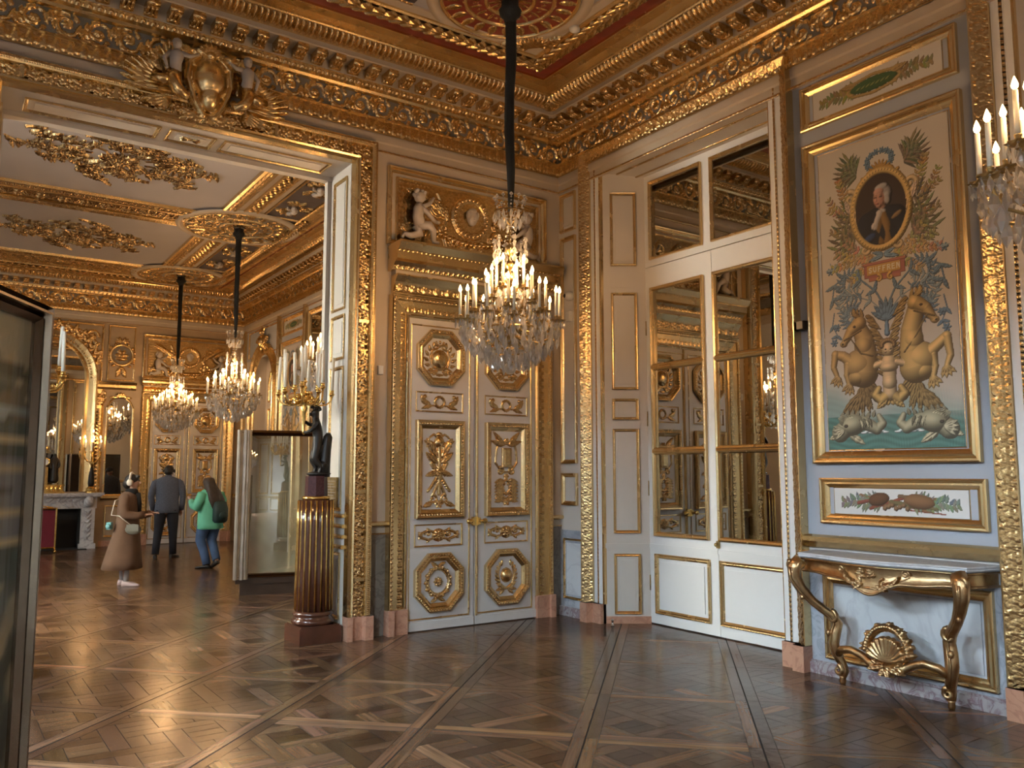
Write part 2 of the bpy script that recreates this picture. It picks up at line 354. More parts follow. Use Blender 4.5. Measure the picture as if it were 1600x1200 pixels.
# ------------------------------------------------------------------ carving on a height field
class Cv:
    def __init__(s, w, h, r, x0=0.0, y0=0.0):
        s.w, s.h, s.x0, s.y0 = w, h, x0, y0
        s.nx = max(2, int(round(w / r)) + 1); s.ny = max(2, int(round(h / r)) + 1)
        s.dx = w / (s.nx - 1); s.dy = h / (s.ny - 1)
        s.X = x0 + np.arange(s.nx) * s.dx; s.Y = y0 + np.arange(s.ny) * s.dy
        s.H = np.zeros((s.ny, s.nx)); s.C = np.ones((s.ny, s.nx, 3), np.float32); s.base = 0.0; s.col = None; s.over = False
    def win(s, x0, x1, y0, y1):
        i0 = max(0, int((x0 - s.x0) / s.dx)); i1 = min(s.nx, int((x1 - s.x0) / s.dx) + 2); j0 = max(0, int((y0 - s.y0) / s.dy)); j1 = min(s.ny, int((y1 - s.y0) / s.dy) + 2)
        if i0 >= i1 or j0 >= j1: return None
        return slice(j0, j1), slice(i0, i1), s.X[None, i0:i1], s.Y[j0:j1, None]
    def put(s, sj, si, ins, hh):
        H = s.H[sj, si]
        if s.over: m = ins
        else: m = ins & (hh + s.base > H)
        H[m] = (hh + s.base)[m]
        if s.col is not None: s.C[sj, si][m] = s.col
    def seg(s, a, b, ra, rb, k=1.0):
        w = s.win(min(a[0] - ra, b[0] - rb), max(a[0] + ra, b[0] + rb), min(a[1] - ra, b[1] - rb), max(a[1] + ra, b[1] + rb))
        if w is None: return
        sj, si, X, Y = w; dx, dy = b[0] - a[0], b[1] - a[1]; L = dx * dx + dy * dy + 1e-12
        t = np.clip(((X - a[0]) * dx + (Y - a[1]) * dy) / L, 0, 1); d2 = (X - a[0] - t * dx) ** 2 + (Y - a[1] - t * dy) ** 2; r = ra + (rb - ra) * t
        ins = d2 < r * r; s.put(sj, si, ins, k * np.sqrt(np.maximum(r * r - d2, 0)))
    def path(s, pts, r0, r1=None, k=1.0, mid=None):
        n = len(pts); r1 = r0 if r1 is None else r1
        for i in range(n - 1):
            t0, t1 = i / (n - 1), (i + 1) / (n - 1)
            f = (lambda t: r0 + (r1 - r0) * t) if mid is None else (lambda t: (r0 + (r1 - r0) * t) * (1 - abs(2 * t - 1) ** 2) + mid * 0 + mid * math.sin(PI * t) ** .8)
            s.seg(pts[i], pts[i + 1], max(f(t0), 1e-4), max(f(t1), 1e-4), k)
    def ell(s, cx, cy_, rx, ry, ang=0, k=None, flat=False):
        R = max(rx, ry); w = s.win(cx - R, cx + R, cy_ - R, cy_ + R)
        if w is None: return
        sj, si, X, Y = w; c, q = math.cos(ang), math.sin(ang); a = ((X - cx) * c + (Y - cy_) * q) / rx; b = (-(X - cx) * q + (Y - cy_) * c) / ry; d = a * a + b * b
        k = min(rx, ry) if k is None else k
        s.put(sj, si, d < 1, k * (np.ones_like(d) if flat else np.sqrt(np.maximum(1 - d, 0))))
    def rect(s, x0, x1, y0, y1, hgt=0.0):
        w = s.win(x0, x1, y0, y1)
        if w is None: return
        sj, si, X, Y = w; s.put(sj, si, (X >= x0) & (X <= x1) & (Y >= y0) & (Y <= y1), np.full((Y.shape[0], X.shape[1]), hgt))
    def pol(s, pts, hgt=0.0):
        P = np.array(pts); w = s.win(P[:, 0].min(), P[:, 0].max(), P[:, 1].min(), P[:, 1].max())
        if w is None: return
        sj, si, X, Y = w; ins = np.zeros((Y.shape[0], X.shape[1]), bool); n = len(P)
        for i in range(n):
            x1, y1 = P[i]; x2, y2 = P[(i + 1) % n]
            if y1 == y2: continue
            c = ((Y > y1) != (Y > y2)) & (X < (x2 - x1) * (Y - y1) / (y2 - y1) + x1); ins ^= c
        s.put(sj, si, ins, np.full(ins.shape, hgt))
    def leaf(s, x, y, ang, L, W, k=0.6, lobes=4, bend=0.0, vein=0.35):
        """an acanthus-like leaf from (x, y)"""
        R = L * 1.15; w = s.win(x - R, x + R, y - R, y + R)
        if w is None: return
        sj, si, X, Y = w; c, q = math.cos(ang), math.sin(ang); u = ((X - x) * c + (Y - y) * q) / L; v = (-(X - x) * q + (Y - y) * c) / L
        v = v - bend * u * u
        uu = np.clip(u, 0, 1); hw = W / L * (np.sin(PI * np.power(uu, .8)) ** .75) * (1 - .18 * np.abs(np.sin(lobes * PI * (uu - np.abs(v) * 1.2)))) + 1e-6
        ins = (u > 0) & (u < 1) & (np.abs(v) < hw); t = np.abs(v) / hw
        hh = k * W * (np.sqrt(np.maximum(1 - t * t, 0)) * (1 - vein * np.exp(-(t * 5) ** 2)) * (0.75 + .25 * np.abs(np.sin(lobes * PI * (uu - np.abs(v) * 1.2)))) + .25 * uu)
        s.put(sj, si, ins, hh)
    def spiral(s, cx, cy_, R, turns, a0, d=1, r0=.01, r1=.004, k=1.0, n=28, end=.12):
        P = []
        for i in range(n):
            t = i / (n - 1.); a = a0 + d * t * turns * 2 * PI; q = R * (1 - (1 - end) * t ** .85); P.append((cx + q * math.cos(a), cy_ + q * math.sin(a)))
        s.path(P, r0, r1, k); return P
    def rosette(s, cx, cy_, r, n=6, k=.5):
        for i in range(n):
            a = 2 * PI * i / n; s.ell(cx + .58 * r * math.cos(a), cy_ + .58 * r * math.sin(a), .42 * r, .27 * r, a, k * r * .6)
        s.ell(cx, cy_, .3 * r, .3 * r, 0, k * r)
    def sh(s, lx=-.5, ly=.7, amb=.35, str_=2.2):
        """painter's modelling of the drawn shapes (for pictures only)"""
        gy, gx = np.gradient(s.H, s.dy, s.dx); n = np.sqrt(1 + str_ * (gx * gx + gy * gy)); L = (1 - lx * gx * 1.0 - ly * gy * 1.0) / n
        return np.clip(amb + (1 - amb) * L, .05, 1.7)
# ================================================================== the setting
X0, X1, YN, YA, YF0, YC = -2.4, 5.95, -5.0, 7.7, 8.3, 20.2
ZC = 5.78
# ---- floor: Versailles parquet panels laid diagonally, every board its own quad
def clip(poly, n, d):
    out = []
    for i in range(len(poly)):
        a, b = poly[i], poly[(i + 1) % len(poly)]; da = n[0] * a[0] + n[1] * a[1] - d; db = n[0] * b[0] + n[1] * b[1] - d
        if da <= 0: out.append(a)
        if (da < 0 < db) or (db < 0 < da): t = da / (da - db); out.append((a[0] + t * (b[0] - a[0]), a[1] + t * (b[1] - a[1])))
    return out
def build_floor():
    S = 1.035; bw = .082; g = .0018; hi = S / 2 - bw; pieces = []; gid = [0]
    r2 = math.sqrt(.5)
    def addp(poly, along):
        for n in ((1, 0), (-1, 0), (0, 1), (0, -1)):
            poly = clip(poly, n, hi - g)
            if len(poly) < 3: return
        ar = abs(sum(poly[i][0] * poly[(i + 1) % len(poly)][1] - poly[(i + 1) % len(poly)][0] * poly[i][1] for i in range(len(poly)))) / 2
        if ar > 4e-4: pieces.append((poly, along, gid[0]))
    per = .330; w = .112; f = per - w
    def q(a0, a1, b0, b1, al, gg=(0, 0)):
        P = [(a0 + g, b0 + g), (a1 - g, b0 + g), (a1 - g, b1 - g), (a0 + g, b1 - g)]
        P = [((a - b) * r2, (a + b) * r2) for a, b in P]; addp(P, al)
    for i in range(-4, 5):
        for j in range(-4, 5):
            cx_, cy_ = (i + .5) * per, (j + .5) * per; gid[0] += 1
            if (i + j) % 2 == 0: q(cx_ - w / 2 - f, cx_ + w / 2 + f, cy_ - w / 2, cy_ + w / 2, 0)
            else: q(cx_ - w / 2, cx_ + w / 2, cy_ - w / 2 - f, cy_ + w / 2 + f, 1)
            gid[0] += 1
            for k in range(2):
                if (i + j) % 2 == 0: q(cx_ + w / 2, cx_ + w / 2 + f, cy_ + w / 2 + k * f / 2, cy_ + w / 2 + (k + 1) * f / 2, 0)
                else: q(cx_ + w / 2 + k * f / 2, cx_ + w / 2 + (k + 1) * f / 2, cy_ + w / 2, cy_ + w / 2 + f, 1)
    h = S / 2 - .003
    def bd(P, al): gid[0] += 1; pieces.append((P, al, gid[0]))
    h2 = S / 2 - .0052
    bd([(-h, -h2), (h, -h2), (h, -hi - g), (-h, -hi - g)], 2); bd([(-h, hi + g), (h, hi + g), (h, h2), (-h, h2)], 2)
    bd([(-h, -hi + g), (-hi - g, -hi + g), (-hi - g, hi - g), (-h, hi - g)], 3); bd([(hi + g, -hi + g), (h, -hi + g), (h, hi - g), (hi + g, hi - g)], 3)
    mb = MB(); dirs = [(r2, r2), (-r2, r2), (1, 0), (0, 1)]
    base = np.array([0.150, 0.083, 0.048])
    V = []; C = []; U = []; byk = {}
    for a in range(-14, 24):
        for b in range(-14, 24):
            uc, vc = 5.247 + S * (a + .5), .53 + S * (b + .5)      # u=(x+y)/sqrt2, v=(y-x)/sqrt2
            px, py = (uc - vc) * r2, (uc + vc) * r2
            if not (X0 - .75 < px < X1 + 1.1 and YN - .8 < py < YC + .8): continue
            far = py > 11.5
            pt = .82 + .3 * rng.rand(); seen = False
            tones = {}
            for P, al, gi in pieces:
                W = [((u_ + uc - (v_ + vc)) * r2, (u_ + uc + v_ + vc) * r2) for u_, v_ in P]
                for n, d in (((1, 0), X1 + (.46 if YN < py < YA else 0)), ((-1, 0), -X0), ((0, 1), YC), ((0, -1), -YN)): 
                    W = clip(W, n, d)
                    if len(W) < 3: break
                if len(W) < 3: continue
                if gi not in tones: tones[gi] = (.42 + 1.0 * rng.rand()) * (1.5 if rng.rand() < .12 else 1)
                t = pt * tones[gi] * (.93 + .14 * rng.rand())
                t *= (1.0, 1.0, 1.05, 1.5)[al] if gi % 2 or al > 1 else .72  # one direction of border boards lightened: floor sheen put into the colour
                c = base * t * np.array([1, .95 + .12 * rng.rand(), .88 + .3 * rng.rand()])
                d0 = dirs[al]; ou, ov = rng.rand() * 40, rng.rand() * 40
                uv = [((x * (d0[0] - d0[1]) * r2 + y * (d0[0] + d0[1]) * r2) + ou, (-x * (d0[0] + d0[1]) * r2 + y * (d0[0] - d0[1]) * r2) + ov) for x, y in W]
                byk.setdefault(len(W), []).append((W, c, uv))
    for k, L in byk.items():
        V = np.zeros((len(L), k, 3)); V[:, :, :2] = [w_[0] for w_ in L]; C = np.repeat(np.array([w_[1] for w_ in L])[:, None], k, 1); U = np.array([w_[2] for w_ in L])
        mb.add(V.reshape(-1, 3), np.arange(len(L) * k).reshape(-1, k), 0, False, None, C.reshape(-1, 3), U.reshape(-1, 2))
    mb.box(X0 - .3, X1 + .5, YN - .3, YC + .3, -.2, -.0022, 1)
    return struct('floor', mb, ['oak', 'soot'])
build_floor()

# ---- ornament tiles (one period each)
def t_scroll(L, W, r):
    c = Cv(L, W, r); R = W * .41
    for x0 in (-L, 0, L):
        for k, s in ((0, 1), (1, -1)):
            cx_, cy_ = x0 + L * (.25 + .5 * k), W * (.5 + .03 * s)
            c.spiral(cx_, cy_, R, 1.25, PI / 2 * s + PI, -s, W * .070, W * .04, 1.0); c.rosette(cx_, cy_, W * .17, 6, .5)
            c.path([(cx_ - L * .25, W * (.5 + .35 * s)), (cx_ - L * .2, W * (.5 + .45 * s)), (cx_ - L * .08, W * (.5 + .42 * s)), (cx_, cy_ + R * s)], W * .05, W * .05, .9)
            for q in range(7):
                a = (q / 7.) * 2 * PI + .4; c.leaf(cx_ + R * math.cos(a), cy_ + R * math.sin(a), a + s * 1.1, W * .30, W * .095, .8, 3, .5 * s)
            c.leaf(cx_ - L * .25, W * .5, PI / 2 * s, W * .46, W * .15, .8); c.leaf(cx_ - L * .25, W * .5, PI / 2 * s + .7, W * .42, W * .11, .8); c.leaf(cx_ - L * .25, W * .5, PI / 2 * s - .7, W * .42, W * .11, .8)
    return c.H
def t_fruit(L, W, r):
    c = Cv(L, W, r); rs = np.random.RandomState(5)
    for x0 in (-L, 0, L):
        rs = np.random.RandomState(5)
        for k in range(int(L / W * 20)):
            a = rs.rand() * 6.28; c.leaf(x0 + rs.rand() * L, W * rs.rand(), a, W * .45, W * .14, .8)
        for k in range(int(L / W * 8)):
            x, y, q = x0 + rs.rand() * L, W * (.12 + .76 * rs.rand()), W * (.10 + .09 * rs.rand())
            c.ell(x, y, q, q * (.75 + .25 * rs.rand()), rs.rand() * 3, q * .95)
        for k in range(int(L / W * 2.2)):
            x, y = x0 + rs.rand() * L, W * (.25 + .5 * rs.rand()); c.rosette(x, y, W * .18, 5, .8)
    return c.H
def t_leafband(L, W, r):
    c = Cv(L, W, r)
    for x0 in (-L, 0, L):
        for k in range(2):
            x = x0 + L * (.25 + .5 * k)
            c.leaf(x, 0, PI / 2, W * .98, W * .26, .5, 4); c.leaf(x, 0, PI / 2 + .6, W * .75, W * .15, .5, 3); c.leaf(x, 0, PI / 2 - .6, W * .75, W * .15, .5, 3)
            c.ell(x + L * .25, W * .3, W * .12, W * .2, 0, W * .12)
    c.seg((0, W * .04), (L, W * .04), W * .05, W * .05, .9)
    return c.H
def t_egg(L, W, r):
    c = Cv(L, W, r)
    for x in (-L / 2, L / 2, 1.5 * L): c.ell(x, W * .52, L * .36, W * .48, 0, L * .16, ); c.base = 0.0; c.ell(x, W * .55, L * .24, W * .38, 0, L * .34)
    for x in (0, L): c.ell(x, W * .4, L * .07, W * .4, 0, L * .25)
    return c.H
def t_rib(L, W, r):
    c = Cv(L, W, r)
    for x in (0, L / 2, L): c.ell(x, W * .5, L * .22, W * .52, 0, L * .30)
    return c.H
def t_bead(L, W, r):
    c = Cv(L, W, r); c.ell(L * .38, W * .5, L * .30, W * .46, 0, W * .46)
    for x in (L * .80, L * .92): c.ell(x, W * .5, L * .05, W * .38, 0, W * .3)
    return c.H
def t_laurel(L, W, r):
    c = Cv(L, W, r)
    for x0 in (-2 * L, -L, 0, L):
        for s in (-1, 1): c.leaf(x0, W * (.5 + .12 * s), s * .42, L * 1.5, W * .17, .8, 1); c.leaf(x0 + L * .5, W * (.5 + .26 * s), s * .5, L * 1.2, W * .13, .7, 1)
        c.leaf(x0, W * .5, 0, L * 1.3, W * .16, .9, 1); c.ell(x0 + L * .8, W * .72, W * .05, W * .05); c.ell(x0 + L * .4, W * .26, W * .05, W * .05)
    return c.H
def t_coffer_ring(L, W, r):
    c = Cv(L, W, r)
    for x0 in (-L, 0, L):
        c.rosette(x0 + L * .5, W * .5, W * .3, 6, .5); c.leaf(x0, W * .5, PI / 2, W * .46, W * .2, .6); c.leaf(x0, W * .5, -PI / 2, W * .46, W * .2, .6)
    for v in (.06, .94): c.seg((0, W * v), (L, W * v), W * .05, W * .05, .9)
    return c.H
TILE = {}
def band(mb, T, u0, u1, v0, W, kind, L, r, mat=0, w0=0.0, k=1.0, vertical=False, ground=True, tilt=0.0):
    """repeat an ornament tile along a straight band; v0 = lower edge (or right-hand edge for vertical bands)"""
    n = max(1, int(round((u1 - u0) / L))); Lr = (u1 - u0) / n; key = (kind, round(L, 3), round(W, 3), r)
    if key not in TILE: TILE[key] = globals()['t_' + kind](L, W, r)
    H = TILE[key] * k
    big = np.concatenate([H[:, :-1]] * n + [H[:, :1]], 1)
    if vertical: TT = TR(T, v0, u0, w0, PI / 2)
    else: TT = TR(T, u0, v0, w0)
    if tilt: TT = TT @ np.array(Matrix.Rotation(tilt, 4, 'X'))
    mb.hf(big, u1 - u0, W, TT, None if ground else big > .0006, mat)

# ---- cornice of a room: plain profile all round, carving where it can be seen
PROF = [(0, 4.90), (.03, 4.90), (.035, 4.925), (.022, 4.93), (.02, 5.0), (.035, 5.015), (.035, 5.09)]
PROF_G = [(.035, 5.095), (.05, 5.10), (.05, 5.23), (.07, 5.24), (.07, 5.25), (.03, 5.255)]
PROF_F = [(.03, 5.255), (.03, 5.475)]
PROF_G2 = [(.03, 5.475), (.07, 5.485), (.09, 5.505), (.15, 5.51), (.16, 5.555), (.17, 5.56)]
PROF_M = [(.17, 5.56), (.17, 5.655), (.365, 5.655), (.37, 5.66), (.385, 5.66), (.385, 5.705)]
PROF_G3 = [(.385, 5.705), (.40, 5.71), (.42, 5.715), (.56, 5.745), (.60, 5.75), (.61, 5.762), (.72, 5.775), (.84, 5.765), (.86, 5.75), (.875, 5.75), (.875, 5.772)]
PROF_R = [(.875, 5.772), (1.02, 5.772)]
PROF_G4 = [(1.02, 5.772), (1.025, 5.74), (1.05, 5.735), (1.22, 5.735), (1.24, 5.745), (1.245, 5.778)]
DOWN = lambda o, u: np.array([[u[0], 0, 0, o[0]], [u[1], 0, 0, o[1]], [0, 0, 0, 0], [0, 0, 0, 1.0]])
def modillion_mesh():
    mb = MB(); rings = []
    for t in np.linspace(0, 1, 9):                       # S-shaped bracket from wall to corona, local: x along wall, y = out, z
        y = t * .19; zt = 0.0; zb = -.085 + .045 * t + .018 * math.sin(t * 2 * PI)
        rings.append([(-.048, y, zb), (.048, y, zb), (.052, y, zt), (-.052, y, zt)])
    mb.loft(rings, 0, False)
    mb.tube([(-.055, .03, -.062), (.055, .03, -.062)], .030, 8); mb.tube([(-.055, .17, -.034), (.055, .17, -.034)], .026, 8)
    for a in (-1, 0, 1): mb.ball((a * .034, .10, -.070), (.018, .075, .022), 6, 4)
    mb.box(-.045, .045, -.01, .195, -.006, .0, 0)
    return mb
MODS = modillion_mesh()
def cornice(name, x0, x1, y0, y1, walls, r):
    mb = MB()
    for P, m in ((PROF, 0), (PROF_G, 1), (PROF_F, 2), (PROF_G2, 1), (PROF_M, 0), (PROF_G3, 1), (PROF_R, 3), (PROF_G4, 1)):
        frame(mb, x0, x1, y0, y1, P, np.eye(4), m)
    root = struct(name, mb, ['cream_warm', 'gold', 'frieze_ground', 'red_paint'])
    for T, u0, u1 in walls:
        c = MB(); band(c, T, u0 + .03, u1 - .03, 5.258, .215, 'scroll', .50, r, 0, .031, 1.3, ground=False); part('frieze_scrollwork', c, 'gold_carved', root)
        c = MB(); band(c, T, u0 + .05, u1 - .05, 5.105, .12, 'leafband', .20, r, 0, .051, 1.0); band(c, T, u0 + .03, u1 - .03, 4.902, .022, 'bead', .05, r * 1.2, 0, .034, .6)
        part('leaf_moulding', c, 'gold_carved', root)
        c = MB(); band(c, T, u0 + .14, u1 - .14, 5.508, .05, 'bead', .085, r, 0, .148, 1.0); part('bead_moulding', c, 'gold_carved', root)
        c = MB(); n = int((u1 - u0 - .5) / .19)
        for i in range(n + 1):
            u = u0 + .28 + i * (u1 - u0 - .56) / n; A = np.array(T); B = np.eye(4); B[:3, 0] = A[:3, 0]; B[:3, 1] = A[:3, 2]; B[:3, 2] = (0, 0, 1); B[:3, 3] = (A @ np.array([u, 5.655, .17, 1]))[:3]
            for V, (F, m, q) in zip(MODS.V, MODS.F): pass
            base = c.n; VV = np.concatenate(MODS.V) @ B[:3, :3].T + B[:3, 3]; c.V.append(VV); c.C.append(np.ones((len(VV), 3), np.float32)); c.UV.append(np.zeros((len(VV), 2), np.float32)); c.n += len(VV)
            for F, m, q in MODS.F: c.F.append((F + base, m, q))
        part('modillion_row', c, 'gold_carved', root)
        c = MB(); band(c, T, u0 + .42, u1 - .42, 5.712, .185, 'rib', .11, r, 0, .415, 1.7, tilt=-1.36 + PI * 0 + 2.72); part('gadrooned_moulding', c, 'gold_carved', root)
        A = np.array(T); D = np.eye(4); D[:3, 0] = -A[:3, 0]; D[:3, 1] = A[:3, 2]; D[:3, 2] = (0, 0, -1)
        D[:3, 3] = (A @ np.array([0, 5.735, 1.05, 1]))[:3]; c = MB(); band(c, D, -(u1 - 1.06), -(u0 + 1.06), 0, .165, 'laurel', .12, r, 0, 0, 1.0)
        part('laurel_garland', c, 'gold_carved', root)
    return root
cornice('trim_1', X0, X1, YN, YA, [(TA, X0, X1), (TB, -YA, 0.0)], .0085)
cornice('trim_2', X0, X1, YF0, YC, [(TC, X0, X1), (TB, -YC, -12.0)], .015)

# ---- ceilings
def ceiling_near():
    mb = MB(); mb.box(X0 - .3, X1 + .5, YN - .3, YF0 + .01, ZC, ZC + .3, 0); mb.box(X0 - .3, X1 + .5, YF0, YC + .3, ZC, ZC + .3, 0)
    root = struct('ceiling', mb, ['lilac_paint'])
    return root
CEIL = ceiling_near()
def down(x, y, z, rz=0):
    """local plane looking down: x to the right, y away, height hangs down"""
    c, s = math.cos(rz), math.sin(rz); D = np.eye(4); D[:3, 0] = (-c, -s, 0); D[:3, 1] = (-s, c, 0); D[:3, 2] = (0, 0, -1); D[:3, 3] = (x, y, z); return D
def rosette(name, label, x, y, z, R, r, extra=None):
    t = thing(name, label, 'ceiling rosette', (x, y, z), world=True)
    D = down(x, y, z); c = Cv(2 * R, 2 * R, r, -R, -R)
    n = 24
    for k in range(n):
        a = 2 * PI * k / n; c.leaf(R * .70 * math.cos(a), R * .70 * math.sin(a), a, R * .27, R * .085, .5, 3)
        c.ell(R * .66 * math.cos(a + .13), R * .66 * math.sin(a + .13), R * .035, R * .035)
    for k in range(18):
        a = 2 * PI * k / 18; c.rosette(R * .5 * math.cos(a), R * .5 * math.sin(a), R * .06, 5, .7); c.leaf(R * .40 * math.cos(a + .17), R * .40 * math.sin(a + .17), a + .17, R * .22, R * .045, .6, 3)
    for k in range(16):
        a = 2 * PI * k / 16; c.leaf(R * .1 * math.cos(a), R * .1 * math.sin(a), a, R * .25, R * .05, .5, 3)
    m = MB(); m.hf(c.H, 2 * R, 2 * R, D, c.H > .0008, 0, None, -R, -R); 
    part('carving', m, 'gold_carved', t)
    m = MB(); m.loft([[(R * q * math.cos(a), R * q * math.sin(a), w) for a in np.arange(40) * 2 * PI / 40] for q, w in ((1.0, 0), (1.0, .012))], 0, False, D); m.loft([[(R * q * math.cos(a), R * q * math.sin(a), .001) for a in np.arange(40) * 2 * PI / 40] for q in (.62, .36)], 1, False, D, cap=False)
    part('backing', m, ['frieze_ground' if extra is None else extra, 'red_paint'], t)
    m = MB(); 
    for q in (.985, .64, .345): ring(m, 0, 0, R * q, [(-.02, 0), (-.015, .03), (.0, .038), (.015, .03), (.02, 0)], D, 48, 0)
    part('moulding', m, 'gold', t); return t
rosette('ceiling_rosette', 'round gilt and red ceiling rosette above the nearest chandelier', 3.95, 5.8, ZC - .006, .62, .010, 'red_paint')
# near ceiling field: cream ribbons, corner shell and dark spandrels
def near_field():
    m = MB(); D = down(3.95, 5.8, ZC - .003)
    ring(m, 0, 0, .66, [(-.02, 0), (-.02, .02), (.085, .02), (.09, 0)], D, 48, 0); 
    frame(m, X0 + 1.245, X1 - 1.245, YN + 1.245, YA - 1.245, [(0, ZC - .004), (0, ZC - .02), (.09, ZC - .02), (.095, ZC - .004)], np.eye(4), 0)
    root = struct('trim_3', m, ['cream_warm'])
    c = Cv(.7, .5, .007, -.35, -.25)
    for a in np.linspace(-1.2, 1.2, 9): c.leaf(0, -.12, PI / 2 + a, .2, .035, .8, 1)
    for s in (-1, 1):
        c.spiral(.10 * s, -.13, .06, 1.2, PI / 2, -s, .016, .008); c.leaf(.12 * s, -.1, PI / 2 - s * .9, .22, .06, .6); c.leaf(.14 * s, -.14, PI / 2 - s * 1.5, .2, .05, .6)
    m = MB(); T_ = down(4.50, 6.24, ZC - .022, 0); T_ = T_ @ np.array(Matrix.Rotation(PI * .25 + PI, 4, 'Z')); m.hf(c.H, .7, .5, T_, c.H > .001, 0, None, -.35, -.25); part('corner_shell', m, 'gold_carved', root)
    m = MB()
    for px, py, rot in ((3.05, 6.22, 0), (4.40, 4.9, 0)):
        m.box(px - .22, px + .22, py - .10, py + .10, ZC - .012, ZC - .002) if rot == 0 and px < 4 else m.box(px - .12, px + .12, py - .3, py + .2, ZC - .012, ZC - .002)
    part('dark_spandrel', m, 'dark_panel', root)
    m = MB(); band(m, down(0, 6.33, ZC - .014), -3.27, -2.83, -.0, .03, 'bead', .05, .008, 0, 0, .8); part('bead_edge', m, 'gold_carved', root)
near_field()
def far_ceiling():
    cells = [(10.25, 13.6), (14.55, 17.9)]
    root = sroot('trim_4'); m = MB()
    I = np.eye(4); z = ZC
    xl, xr = .06, 3.48
    for y0, y1 in cells:
        frame(m, xl - .22, xr + .22, y0 - .22, y1 + .22, [(0, z), (.01, z - .05), (.05, z - .06), (.07, z - .035), (.15, z - .035), (.17, z - .055), (.21, z - .045), (.22, z)], I, 0)
    for xa, xb in ((3.80, 4.0), (4.86, 5.0)):
        m.box(xa, xb, 8.9, 19.4, z - .035, z, 0)
        for q in (xa, xb): m.box(q - .012, q + .012, 8.9, 19.4, z - .05, z, 0)
    for yb in (13.6, 17.9, 9.3):
        m.box(-2, 5.0, yb + .22, yb + .24 + .03, z - .05, z, 0); m.box(-2, 5.0, yb + .68, yb + .73, z - .05, z, 0)
        m.box(-2, 3.6, yb + .3, yb + .66, z - .03, z, 0)
    part('gilt_beam', m, 'gold', root)
    m = MB()
    for xa, xb in ((3.71, 3.80), (4.0, 4.11), (4.74, 4.86)): m.box(xa, xb, 8.9, 19.4, z - .02, z, 0)
    part('cream_ribbon', m, 'cream_warm', root)
    m = MB()
    for ya, yb in ((10.8, 13.2), (15.1, 17.5)): m.box(4.14, 4.72, ya, yb, z - .012, z, 0)
    part('dark_compartment', m, 'dark_panel', root)
    m = MB()
    for ya, yb in ((10.8, 13.2), (15.1, 17.5)): frame(m, 4.12, 4.74, ya - .02, yb + .02, [(0, z - .01), (.005, z - .035), (.03, z - .035), (.04, z - .01)], I, 0)
    for xa, W_, k in ((3.815, .16, 'coffer_ring'), (3.53, .13, 'laurel')):
        T_ = down(xa + W_, 0, z - .037, PI / 2); band(m, T_, -19.3, -9.0, 0, W_, k, .2, .015, 0, 0, .9)
    for yb in (13.6, 17.9):
        band(m, down(0, yb + .31, z - .032), -3.4, 2.2, 0, .32, 'coffer_ring', .3, .016, 0, 0, .9)
        band(m, down(0, yb + .04, z - .036), -3.5, 0, 0, .15, 'egg', .09, .014, 0, 0, .9); band(m, down(0, yb + .75, z - .036), -3.5, 0, 0, .15, 'egg', .09, .014, 0, 0, .9)
    part('carved_ornament', m, 'gold_carved', root)
    # reclining cherubs and gilt clouds in the dark compartments
    for ya in (11.5, 12.6, 15.7, 16.8):
        c = Cv(.9, .5, .012, -.45, -.25); rs = np.random.RandomState(int(ya * 10))
        for k in range(16): a = rs.rand() * 6.28; c.leaf(.18 * math.cos(a), .08 * math.sin(a), a, .2, .05, .7)
        m = MB(); m.hf(c.H, .9, .5, down(4.43, ya, z - .012, PI / 2), c.H > .001, 0, None, -.45, -.25)
        w = MB(); q = down(4.43, ya, z - .012, PI / 2); w.ball((.12, .04, .06), .05, 8, 6, 0, q); w.ball((.02, .0, .06), (.09, .05, .05), 8, 6, 0, q); w.tube([(-.05, 0, .06), (-.14, .05, .06), (-.2, -.02, .06)], [.035, .03, .018], 6, 0, q); w.tube([(.06, .03, .07), (.08, .13, .06), (.16, .16, .06)], [.02, .018, .012], 6, 0, q)
        part('gilt_cloud', m, 'gold_carved', root); part('cherub', w, 'sculpt_white', root)
    rosette('ceiling_rosette', 'wide gilt ceiling rosette above the middle chandelier in the far room', 4.0, 14.1, z - .03, .88, .016)
    rosette('ceiling_rosette', 'wide gilt ceiling rosette above the farthest chandelier', 4.0, 18.35, z - .03, .82, .016)
    ring(m := MB(), 0, 0, .93, [(-.04, 0), (-.04, .03), (.07, .03), (.08, 0)], down(4.0, 14.1, z - .03), 48, 0); ring(m, 0, 0, .87, [(-.04, 0), (-.04, .03), (.07, .03), (.08, 0)], down(4.0, 18.35, z - .03), 48, 0); part('cream_ring', m, 'cream_warm', root)
